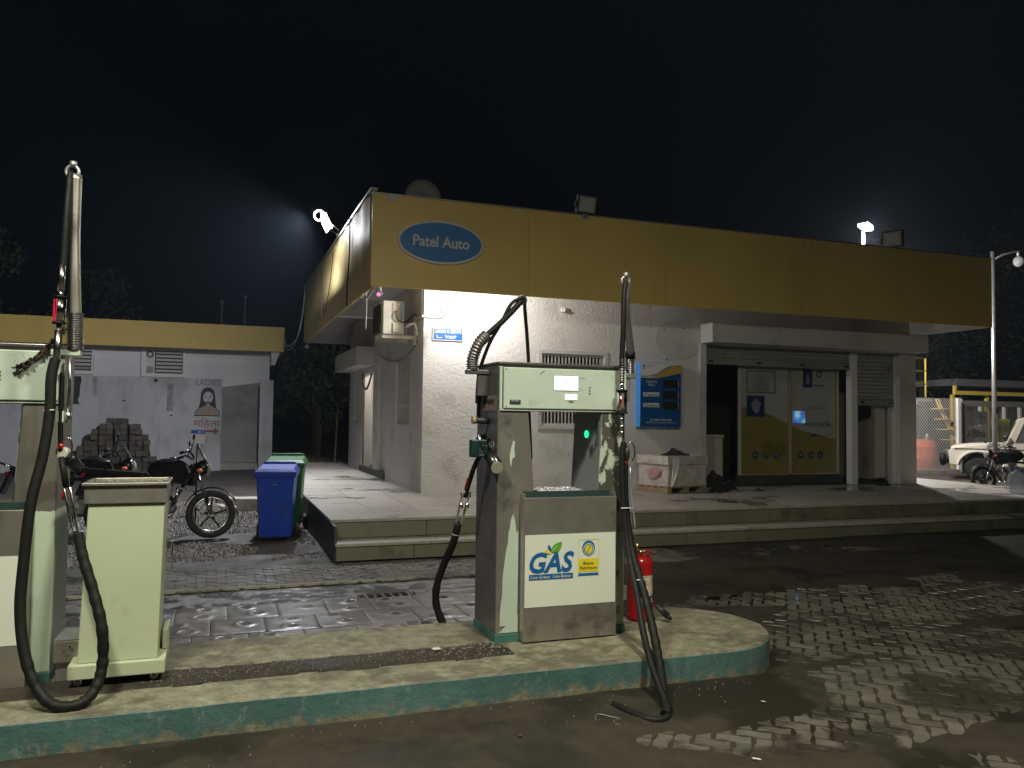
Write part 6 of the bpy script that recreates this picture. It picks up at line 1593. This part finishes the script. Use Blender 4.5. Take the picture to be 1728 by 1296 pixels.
# small junction box and wires at the foot of the left dispenser
jb = thing('junction_box', (-.72, 5.03, IZ), 'small grey junction box at the foot of the left dispenser', 'junction box')
q = MB(); q.box(-.80,-.665,4.98,5.07,IZ+.10,IZ+.22); q.build('box', M['steel'], jb, 0.006)
q = MB(); q.hexa([(-.80,4.98,IZ+.222),(-.665,4.98,IZ+.222),(-.62,5.1,IZ+.26),(-.77,5.1,IZ+.26)], [(-.80,4.98,IZ+.226),(-.665,4.98,IZ+.226),(-.62,5.1,IZ+.264),(-.77,5.1,IZ+.264)]); q.build('lid', M['galv'], jb)
q = MB(); q.box(-.79,-.68,5.0,5.06,IZ,IZ+.10); q.build('stand', M['galv'], jb)
for x, z in ((-.75,.17),(-.71,.175),(-.735,.15),(-.72,.19)):
    q = MB(); q.cyl((x,4.98,IZ+z),(x,4.974,IZ+z),.006,8); q.build('screw', M['steel_bright'], jb)
# dried garland on the left dispenser head
q = MB(); rg = random.Random(5)
A_, B_ = Vector((-.80,4.97,2.11)), Vector((-1.02,4.955,1.885))
for i in range(46):
    t = i/45; p = A_.lerp(B_, t)+Vector((0,0,-.035*math.sin(math.pi*t)))
    for k in range(5):
        d_ = Vector((rg.gauss(0,1), rg.gauss(0,1), rg.gauss(0,1))).normalized(); s = rg.uniform(.008,.02)
        a = p+d_*.008; b_ = d_.orthogonal().normalized()*s*.6
        q.add([a-b_, a+d_*s, a+b_, a-d_*s*.5], [(0,1,2,3)])
q.tube([A_, A_.lerp(B_, .5)+Vector((0,0,-.035)), B_], .004, 5, smooth_path=5)
tag(q.build('garland', M['garland']), 'dry brown leaf garland draped over the left dispenser head', 'garland')
# cart on castors
ct = thing('collection_cart', (-.46, 5.03, IZ), 'pale green tall cabinet cart on castors with a shiny open tray top', 'cart')
q = MB(); q.hexa([(-.665,4.83,IZ+.13),(-.275,4.83,IZ+.13),(-.275,5.20,IZ+.13),(-.665,5.20,IZ+.13)], [(-.640,4.86,1.165),(-.262,4.86,1.165),(-.262,5.20,1.165),(-.640,5.20,1.165)]); q.build('cabinet', M['cart_paint'], ct, 0.006)
q = MB(); q.box(-.66,-.252,4.845,5.215,1.1655,1.262); q.build('tray', M['steel'], ct, 0.004)
q = MB(); q.box(-.672,-.243,4.83,4.852,1.2625,1.278); q.box(-.672,-.243,5.21,5.232,1.2625,1.278); q.box(-.672,-.65,4.852,5.21,1.2625,1.278); q.box(-.265,-.243,4.852,5.21,1.2625,1.278); q.build('tray_rim', M['steel'], ct, 0.003)
q = MB(); vs = []; fs = []
for j in range(15):
    for i in range(17):
        x = -.65+.385*i/16; y = 4.852+.358*j/14; vs.append((x, y, 1.2635+.004*noise.noise(Vector((x*60, y*60, 0)))))
for j in range(14):
    for i in range(16): a = j*17+i; fs.append([a,a+1,a+18,a+17])
q.add(vs, fs); q.build('tray_mesh', M['foil'], ct)
q = MB(); q.box(-.705,-.235,4.80,5.24,IZ+.055,IZ+.13); q.box(-.262,-.235,5.0,5.24,IZ+.1305,IZ+.24); q.build('base_frame', M['cart_paint'], ct, 0.006)
for x, y in ((-.66,4.86),(-.29,4.86),(-.66,5.18),(-.29,5.18)):
    q = MB(); q.cyl((x-.012,y,IZ+.027),(x+.012,y,IZ+.027),.027,16); cw = q.build('castor', M['galv'], ct)
    q = MB(); q.box(x-.018,x-.013,y-.012,y+.02,IZ+.02,IZ+.054); q.box(x+.013,x+.018,y-.012,y+.02,IZ+.02,IZ+.054); q.build('castor_fork', M['steel_bright'], cw)
q = MB(); q.tube([(-.255,5.02,.93),(-.225,5.02,.93),(-.225,5.02,.77),(-.258,5.02,.77)], .005, 6); q.build('handle', M['steel_bright'], ct)
# fire extinguisher
fe = thing('fire_extinguisher', (2.93, 5.25, IZ), 'red fire extinguisher with printed label standing right of the middle dispenser', 'fire extinguisher')
ex, ey = 2.925, 5.28
q = MB(); q.lathe((ex,ey,IZ+.002), [(.088,0),(.094,.01),(.094,.03),(.090,.035),(.090,.40),(.086,.425),(.070,.45),(.045,.462),(.030,.466)], 32); q.build('cylinder', M['red_paint'], fe)
q = MB()
for k in range(9):
    a0 = math.radians(-125+k*9); a1 = math.radians(-125+(k+1)*9); r_ = .0912
    q.add([(ex+r_*math.cos(a0), ey+r_*math.sin(a0), IZ+.12),(ex+r_*math.cos(a1), ey+r_*math.sin(a1), IZ+.12),(ex+r_*math.cos(a1), ey+r_*math.sin(a1), IZ+.33),(ex+r_*math.cos(a0), ey+r_*math.sin(a0), IZ+.33)], [(0,1,2,3)], True)
q.build('label', mat('extinguisher_label', (0.50,0.42,0.32), .4, var=.45, vscale=28), fe)
q = MB(); a = math.radians(-62); c_ = Vector((ex+.0925*math.cos(a), ey+.0925*math.sin(a), IZ+.155)); u_ = Vector((-math.sin(a), math.cos(a), 0))
q.add([c_-u_*.022+Vector((0,0,-.03)), c_+u_*.022+Vector((0,0,-.03)), c_+u_*.022+Vector((0,0,.03)), c_-u_*.022+Vector((0,0,.03))], [(0,1,2,3)]); q.build('number_plate', M['dark_print'], fe)
text('5', 'number', M['sign_white'], fe, c_+Vector((math.cos(a), math.sin(a), 0))*.002, width=.02, height=.035, ux=u_, bold=.03)
q = MB(); q.cyl((ex,ey,IZ+.466),(ex,ey,IZ+.50),.022,14); q.cyl((ex-.03,ey-.005,IZ+.50),(ex-.03,ey-.005,IZ+.55),.016,10); q.build('valve', mat('brass', (0.5,.36,.15), .3, metal=.9), fe)
q = MB(); q.tube([(ex-.01,ey-.03,IZ+.49),(ex+.04,ey-.04,IZ+.502),(ex+.075,ey-.05,IZ+.47)], .008, 7, smooth_path=4); q.tube([(ex-.01,ey-.03,IZ+.475),(ex+.05,ey-.045,IZ+.465)], .006, 6); q.build('lever', M['red_paint'], fe)
q = MB(); q.tube([(ex,ey,IZ+.48),(ex+.08,ey-.03,IZ+.44),(ex+.115,ey-.04,IZ+.30),(ex+.10,ey-.05,IZ+.14)], .009, 7, smooth_path=5); 
q = MB(); q.cyl((ex+.085,ey-.08,IZ+.115),(ex+.15,ey-.13,IZ+.045),.016,10,r2=.024); q.cyl((ex+.15,ey-.13,IZ+.045),(ex+.172,ey-.15,IZ+.02),.024,10,r2=.008); q.build('discharge_horn', M['black_plastic'], fe)
q = MB(); q.box(ex+.085, ex+.10, ey-.03, ey+.0, IZ+.09, IZ+.13); q.build('hose_clip', M['red_paint'], fe, 0.003)
lt = MB(); lt.obox((1.30,4.90,IZ+.028), (.055,.028,.004), (.2,.1,.4)); tag(lt.build('litter', M['paper']), 'scrap of white paper on the island left of the middle dispenser', 'litter', 'litter on the ground')
for x, y, a, lb_ in ((3.02,3.98,.6,'curled bit of shiny wrapper on the dark mud right of the hose'),(2.5,3.35,.2,'tiny white scrap on the mud near the bottom of the picture'),(1.5,3.95,1.0,'rust-brown stick-like scrap on the mud in front of the island')):
    lt = MB(); lt.obox((x,y,max(0,mud_h(x,y))+.006), (.06,.015,.003), (.2,.3,a)); tag(lt.build('litter', M['paper'] if 'white' in lb_ or 'shiny' in lb_ else M['bark']), lb_, 'litter', 'litter on the ground')

# ------------------------------------------------------------------ right background
# street lamp, lit
sl = thing('street_lamp', (15.6,16.5,0), 'lit street lamp glaring above the roof at the right', 'street lamp')
q = MB(); q.cyl((15.62,16.5,-.05),(15.62,16.5,7.05),.05,10,r2=.035); q.build('pole', M['galv'], sl)
q = MB(); q.tube([(15.62,16.5,6.95),(15.55,16.35,6.80),(15.45,16.3,6.74)], .02, 6); q.build('arm', M['galv'], sl)
q = MB(); q.obox((15.5,16.30,6.72), (.42,.26,.05), (0,.18,.4)); q.build('lamp_head', M['galv'], sl, 0.01)
q = MB(); q.obox((15.5,16.29,6.66), (.34,.22,.05), (0,.18,.4)); q.build('lamp_lens', M['lamp_glow'], sl)
sp = thing('street_lamp', (21.2,17.4,0), 'unlit grey pole lamp with a round glass at the right edge', 'street lamp')
px_, py_ = 21.2, 17.35
q = MB(); q.cyl((px_,py_,-.05),(px_,py_,6.7),.07,12,r2=.055); q.build('pole', M['galv'], sp)
q = MB(); q.tube([(px_,py_,6.45),(px_+.3,py_-.1,6.62),(px_+.95,py_-.3,6.80)], .03, 8); q.build('arm', M['galv'], sp)
q = MB(); q.ball((px_+.72,py_-.25,6.42), .14, 14, (1,1,1.15)); q.build('lamp_glass', M['lens'], sp)
q = MB(); q.cyl((px_+.72,py_-.25,6.58),(px_+.72,py_-.25,6.72),.04,10); q.build('lamp_neck', M['galv'], sp)
q = MB(); q.box(px_-.08,px_+.02,py_-.12,py_-.071,1.95,2.15); q.build('switch_box', M['black_plastic'], sp)
# jeep
jp = thing('jeep', (20.3,16.8,0), 'cream hard-top jeep parked facing left beyond the porch end', 'jeep')
JY0, JY1 = 16.0, 17.6
def prism(pts, y0, y1):
    q = MB(); q.poly([(x, y0, z) for x, z in pts], y1-y0, (0,1,0)); return q
# lower body with the wheel arch cut in
arch = [(19.40-.46*math.cos(a)*1.0, .42+.46*math.sin(a)) for a in [math.pi*i/12 for i in range(13)]]
low = [(18.66,.45),(18.66,.80),(18.72,.96)] + [(19.9,1.10),(22.6,1.10),(22.6,.42)] + [(19.40+.46,.42)] + [(19.40+.46*math.cos(a), .42+.40*math.sin(a)) for a in [math.pi*i/12 for i in range(1,12)]] + [(19.40-.46,.42)]
prism(low, JY0, JY1).build('body', M['jeep_paint'], jp, 0.02)
prism([(18.70,.965),(18.8,1.01),(19.2,1.07),(19.92,1.11),(19.92,1.105),(18.70,.955)], JY0+.18, JY1-.18).build('bonnet', M['jeep_paint'], jp, 0.01)
q = MB(); P_ = [(19.40+.52*math.cos(a), .42+.46*math.sin(a)) for a in [math.pi*(i/12) for i in range(13)]]
for i in range(12):
    (xa, za), (xb, zb) = P_[i], P_[i+1]
    q.add([(xa,JY0-.10,za),(xb,JY0-.10,zb),(xb,JY0+.1,zb),(xa,JY0+.1,za),(xa*.995+19.4*.005,JY0-.10,za-.04),(xb*.995+19.4*.005,JY0-.10,zb-.04),(xb,JY0+.1,zb-.04),(xa,JY0+.1,za-.04)], [(0,1,2,3),(7,6,5,4),(0,4,5,1),(2,6,7,3)])
q.build('wheel_arch', M['white_paint'], jp)
prism([(20.12,1.11),(20.42,1.80),(20.60,1.86),(22.5,1.86),(22.6,1.11)], JY0+.06, JY1-.06).build('cabin', M['jeep_paint'], jp, 0.03)
q = MB(); q.poly([(20.38,JY0+.055,1.17),(20.58,JY0+.055,1.66),(21.15,JY0+.055,1.66),(21.15,JY0+.055,1.17)], .006, (0,-1,0)); q.build('door_window', M['glass'], jp)
q = MB(); q.tube([(20.36,JY0+.045,1.15),(20.57,JY0+.045,1.68),(21.17,JY0+.045,1.68),(21.17,JY0+.045,1.15)], .018, 6, close=True); q.build('window_seal', M['black_plastic'], jp)
q = MB(); q.hexa([(20.13,JY0+.16,1.16),(20.14,JY0+.16,1.16),(20.14,JY1-.16,1.16),(20.13,JY1-.16,1.16)], [(20.375,JY0+.16,1.73),(20.385,JY0+.16,1.73),(20.385,JY1-.16,1.73),(20.375,JY1-.16,1.73)]); q.build('windscreen', M['glass'], jp)
q = MB(); q.box(20.05,20.35,JY0-.035,JY0-.005,.97,1.0); q.box(18.8,22.5,JY0-.012,JY0-.001,.90,.93); q.build('side_stripe', M['dark_print'], jp)
q = MB(); q.obox((20.12,JY0-.12,1.28), (.05,.16,.24), (0,.2,.3)); q.build('mirror', M['black_plastic'], jp, 0.015)
for x, y in ((19.40,JY0+.06),(19.40,JY1-.3),(21.9,JY0+.06),(21.9,JY1-.3)):
    q = MB(); q.lathe((x,y,.37), [(.20,0),(.33,.0),(.37,.05),(.37,.19),(.33,.24),(.20,.24)], 26, 'Y'); wh = q.build('wheel', M['tyre'], jp)
    q = MB(); q.lathe((x,y-.002,.37), [(.02,.01),(.08,.0),(.19,.03),(.20,.06)], 20, 'Y'); q.build('hubcap', M['black_plastic'], wh)
q = MB(); q.box(18.50,18.64,JY0+.05,JY1-.05,.46,.64); q.build('bumper', M['black_plastic'], jp, 0.02)
q = MB(); q.cyl((18.645,JY0+.28,.76),(18.62,JY0+.28,.76),.10,18); q.build('headlamp', M['lens'], jp)
q = MB(); q.cyl((18.645,JY1-.28,.76),(18.62,JY1-.28,.76),.10,18); q.build('headlamp', M['lens'], jp)
q = MB(); q.ball((18.50,JY0+.02,.60), .20, 14, (.55,1,1)); q.build('bumper_guard', M['rubber_worn'], jp)
jp.location = (19.4,16.0,0)
_s = Vector((20.3-19.4, 16.8-16.0, 0))
for c in jp.children: c.location = c.location + _s
jp.location = (21.0, 17.75, 0); jp.rotation_euler = (0, 0, math.radians(-50))
# chain-link fence with posts
cf = thing('chain_link_fence', (22.2,20.6,0), 'white chain-link fence panel right of the store', 'fence')
fx0, fx1, fy, fz0, fz1 = 19.4, 23.45, 20.6, .12, 2.50
q = MB()
st = 0.115
def strand(xa, za, xb, zb, dy):
    d_ = Vector((xb-xa, 0, zb-za)); L_ = d_.length; d_.normalize(); n_ = Vector((-d_.z,0,d_.x))*.0085
    A = Vector((xa, fy+dy, za)); B = Vector((xb, fy+dy, zb))
    q.add([A-n_, B-n_, B+n_, A+n_], [(0,1,2,3)])
H = fz1-fz0
for i in range(int((fx1-fx0+H)/st)+1):
    s = fx0-H+i*st
    a, b_ = max(s, fx0), min(s+H, fx1)
    if b_ > a: strand(a, fz0+(a-s), b_, fz0+(b_-s), 0); strand(a, fz1-(a-s), b_, fz1-(b_-s), .004)
q.build('mesh', M['white_paint'], cf)
q = MB(); q.box(fx1-.01, fx1+.12, fy-.06, fy+.06, 0, 2.52); q.build('post', M['white_paint'], cf, 0.005)
q = MB(); q.box(fx0, fx1, fy-.1, fy+.1, -.05, .12); q.build('kerb', M['concrete'], cf)
q = MB(); q.box(fx1-.30, fx1-.20, fy-.03, fy-.01, 1.55, 1.72); q.build('tag_plate', mat('maroon_tag', (.12,.03,.05), .5), cf)
# gate panels with a banner behind
gt = thing('mesh_gate', (25.2,21,0), 'grey framed mesh gate with a banner behind it reading Bha', 'gate')
gx0, gx1, gy = 23.95, 26.6, 20.8
mG = mat('grey_gate_paint', (0.20,.19,.17), .6)
q = MB()
for x in (gx0, gx0+1.45, gx1+1.3): q.box(x, x+.16, gy-.03, gy+.03, .05, 2.45)
q.box(gx0+.16, gx1+1.3, gy-.028, gy+.028, 2.25, 2.45); q.box(gx0+.16, gx1+1.3, gy-.028, gy+.028, .85, .98); q.box(gx0+.16, gx1+1.3, gy-.028, gy+.028, .05, .18)
q.build('frame', mG, gt, 0.005)
q = MB()
for i in range(60):
    x = gx0+.16+i*.06; q.box(x, x+.006, gy-.003, gy+.003, .18, 2.25)
for i in range(34):
    z = .18+i*.061; q.box(gx0+.16, gx1+1.25, gy-.0035, gy+.0025, z, z+.006)
q.build('wire_mesh', mG, gt)
q = MB(); q.box(gx0-.14, gx0-.07, gy-.05, gy+.05, 0, 2.5); q.build('hinge_post', M['white_paint'], gt, 0.004)
bn = thing('banner', (24.9,21.2,0), 'pale printed banner starting with Bha hanging behind the mesh gate', 'banner')
q = MB(); q.box(24.25, 25.55, 21.2, 21.21, 1.02, 1.60); q.build('cloth', mat('banner_grey', (0.45,.44,.43), .7, var=.04), bn)
q = MB(); q.box(24.25, 25.55, 21.2, 21.21, 1.62, 2.1); q.build('upper_sheet', mat('banner_dull', (0.22,.22,.22), .7, var=.1), bn)
text('Bha', 'lettering', mat('banner_ink', (.06,.06,.07), .7), bn, (25.15, 21.19, 1.33), width=.62, height=.30, bold=.03)
q = MB(); q.torus((24.52, 21.19, 1.38), .12, .025, seg=20, rs=5); q.build('emblem', mat('banner_ink_light', (.2,.2,.2), .7), bn)
# yellow and grey shelter behind the gate
sh = thing('shelter', (27,23,0), 'open shelter with yellow beams and a pale roof behind the gate', 'shelter')
q = MB(); q.hexa([(25.3,22.3,3.05),(34,22.3,3.05),(34,25,3.05),(25.3,25,3.05)], [(25.7,22.5,3.32),(34,22.5,3.32),(34,25,3.32),(25.7,25,3.32)]); q.build('roof', M['galv'], sh, 0.01)
q = MB(); q.box(25.3,34,22.3,22.4,2.72,2.86); q.box(25.3,25.4,22.3,22.4,2.86,3.05); q.build('beam', M['yellow_paint'], sh, 0.004)
for x in (25.3,27.0,29.4): q = MB(); q.box(x,x+.12,22.41,22.53,0,2.72); q.build('post', M['yellow_paint'], sh, 0.004)
for x in (26.3,27.5,28.3,29.0): q = MB(); q.box(x,x+.10,22.1,22.2,0,2.5); q.build('white_post', M['white_paint'], sh, 0.004)
q = MB(); q.box(26.42,28.9,23.2,23.25,.6,2.5); q.build('back_panel', mat('shelter_panel', (.28,.28,.27), .6, var=.1), sh)
ys = MB(); ys.box(26.25,27.15,21.6,21.62,1.05,1.85); tag(ys.build('yellow_plate', mat('yellow_green_plate', (.50,.50,.03), .6, var=.05), None, 0.03), 'yellow plate hung on the fence beyond the jeep bonnet', 'sign')
cl_ = thing('assumed_fence_lamp', (18.4,19.7,0), 'assumed lamp post added out of sight behind the store, lighting the fence and jeep', 'street lamp')  # unseen post in front of the fence, added to brighten it
q = MB(); q.cyl((18.4,19.7,-.05),(18.4,19.7,4.7),.045,10); q.build('pole', M['galv'], cl_)
q = MB(); q.obox((18.4,19.58,4.68), (.30,.22,.06), (0,0,0)); q.build('lamp_head', M['galv'], cl_, 0.006)
q = MB(); q.obox((18.4,19.56,4.635), (.24,.16,.025), (0,0,0)); q.build('lamp_lens', M['lamp_glow'], cl_)
# tank, yellow stair and rail behind the fence
tk = thing('storage_drum', (22.6,21.8,0), 'orange plastic drum behind the chain-link fence', 'drum')
q = MB(); q.lathe((23.05,21.8,.05), [(.50,0),(.56,.03),(.55,.35),(.57,.38),(.55,.42),(.55,.75),(.57,.78),(.54,.82),(.50,1.0),(.30,1.05)], 26); q.build('drum', M['orange'], tk)
q = MB(); q.tube([(22.9,21.5,1.08),(23.1,21.45,1.2),(23.4,21.5,1.1)], .02, 6, smooth_path=4); q.build('pipe', M['galv'], tk)
yl = thing('platform_stair', (23,22,0), 'yellow tubular stair and guard rail behind the fence', 'stair')
def rail(a, b_, r=.028, n='rail'): q = MB(); q.cyl(a, b_, r, 8); q.build(n, M['yellow_paint'], yl)
rx0, rx1 = 22.0, 23.15; ry = 21.6
for x in (rx0+.12, rx1): rail((x,ry,2.55),(x,ry,3.92), .032, 'post')
for z in (3.92,3.47,3.02): rail((rx0-.4,ry,z),(rx1,ry,z))
for off in (0, .22): rail((rx1+.45+off*.6,ry,2.5),(rx1+1.45+off*.3,ry-.3,.2))
for i in range(6):
    z = .35+i*.36; x = rx1+1.45-.43*(z-.2); q = MB(); q.box(x-.30,x+.06,ry-.35,ry+.1,z,z+.035); q.build('tread', M['yellow_paint'], yl)
q = MB(); q.box(rx0-1.2, rx1+.3, ry, ry+1.2, 2.42, 2.50); q.build('platform', M['galv'], yl)
for x in (rx0-.9, rx1+.1): q = MB(); q.cyl((x,ry+.6,0),(x,ry+.6,2.42),.05,8); q.build('leg', M['galv'], yl)
pp = thing('pipework', (23.3,21.6,0), 'pale curved pipes beside the orange drum', 'pipe')
q = MB(); q.tube([(23.0,21.7,.0),(23.0,21.7,.35),(23.2,21.6,.6),(23.2,21.6,1.3)], .06, 10, smooth_path=5); q.tube([(23.3,21.5,.0),(23.3,21.5,.3),(23.6,21.5,.42),(24.3,21.5,.42)], .09, 10, smooth_path=5); q.build('pipe', M['galv'], pp)
q = MB(); q.tube([(22.3,21.6,2.9),(22.5,21.6,2.95),(22.55,21.6,2.6),(22.7,21.5,2.3)], .03, 8, smooth_path=4); q.build('red_pipe', M['orange'], pp)
bk = thing('boundary_wall', (24,25,0), 'purplish grey wall far behind the chain-link fence', 'wall')
q = MB(); q.box(18.5,24.3,23.2,23.4,-.05,2.4); q.build('wall', mat('dim_mauve_wall', (.22,.19,.21), .8, var=.25, vscale=3), bk)

# assumed canopy and down-lights over the forecourt, unseen behind and above the viewer
cn = MB(); cn.box(-7, 5.5, -7, 4.7, 5.32, 5.9); struct('canopy', cn, M['soffit'])
for x, y, z in CAN:
    q = MB(); q.box(x-.28,x+.28,y-.28,y+.28,5.24,5.319); c_ = thing('assumed_canopy_light', (x,y,5.32), 'assumed square canopy down-light overhead, %s one' % ('left' if x < 0 else 'right'), 'ceiling light', 'assumed canopy down-lights')
    q.build('housing', M['white_paint'], c_, 0.01)
# ------------------------------------------------------------------ damp night air
hz_ = MB(); hz_.box(-60, 80, -30, 110, -1.1, 16.0)
hm = bpy.data.materials.new('haze_air'); hm.use_nodes = True
hn = hm.node_tree; 
for n_ in list(hn.nodes):
    if n_.type == 'BSDF_PRINCIPLED': hn.nodes.remove(n_)
pv = hn.nodes.new('ShaderNodeVolumePrincipled'); pv.inputs['Color'].default_value = (0.62, 0.78, 1.0, 1); pv.inputs['Density'].default_value = 0.0006; pv.inputs['Anisotropy'].default_value = 0.35
hn.links.new(pv.outputs[0], hn.nodes['Material Output'].inputs['Volume'])
tag(hz_.build('haze', hm), kind='stuff')
SC.cycles.volume_bounces = 0
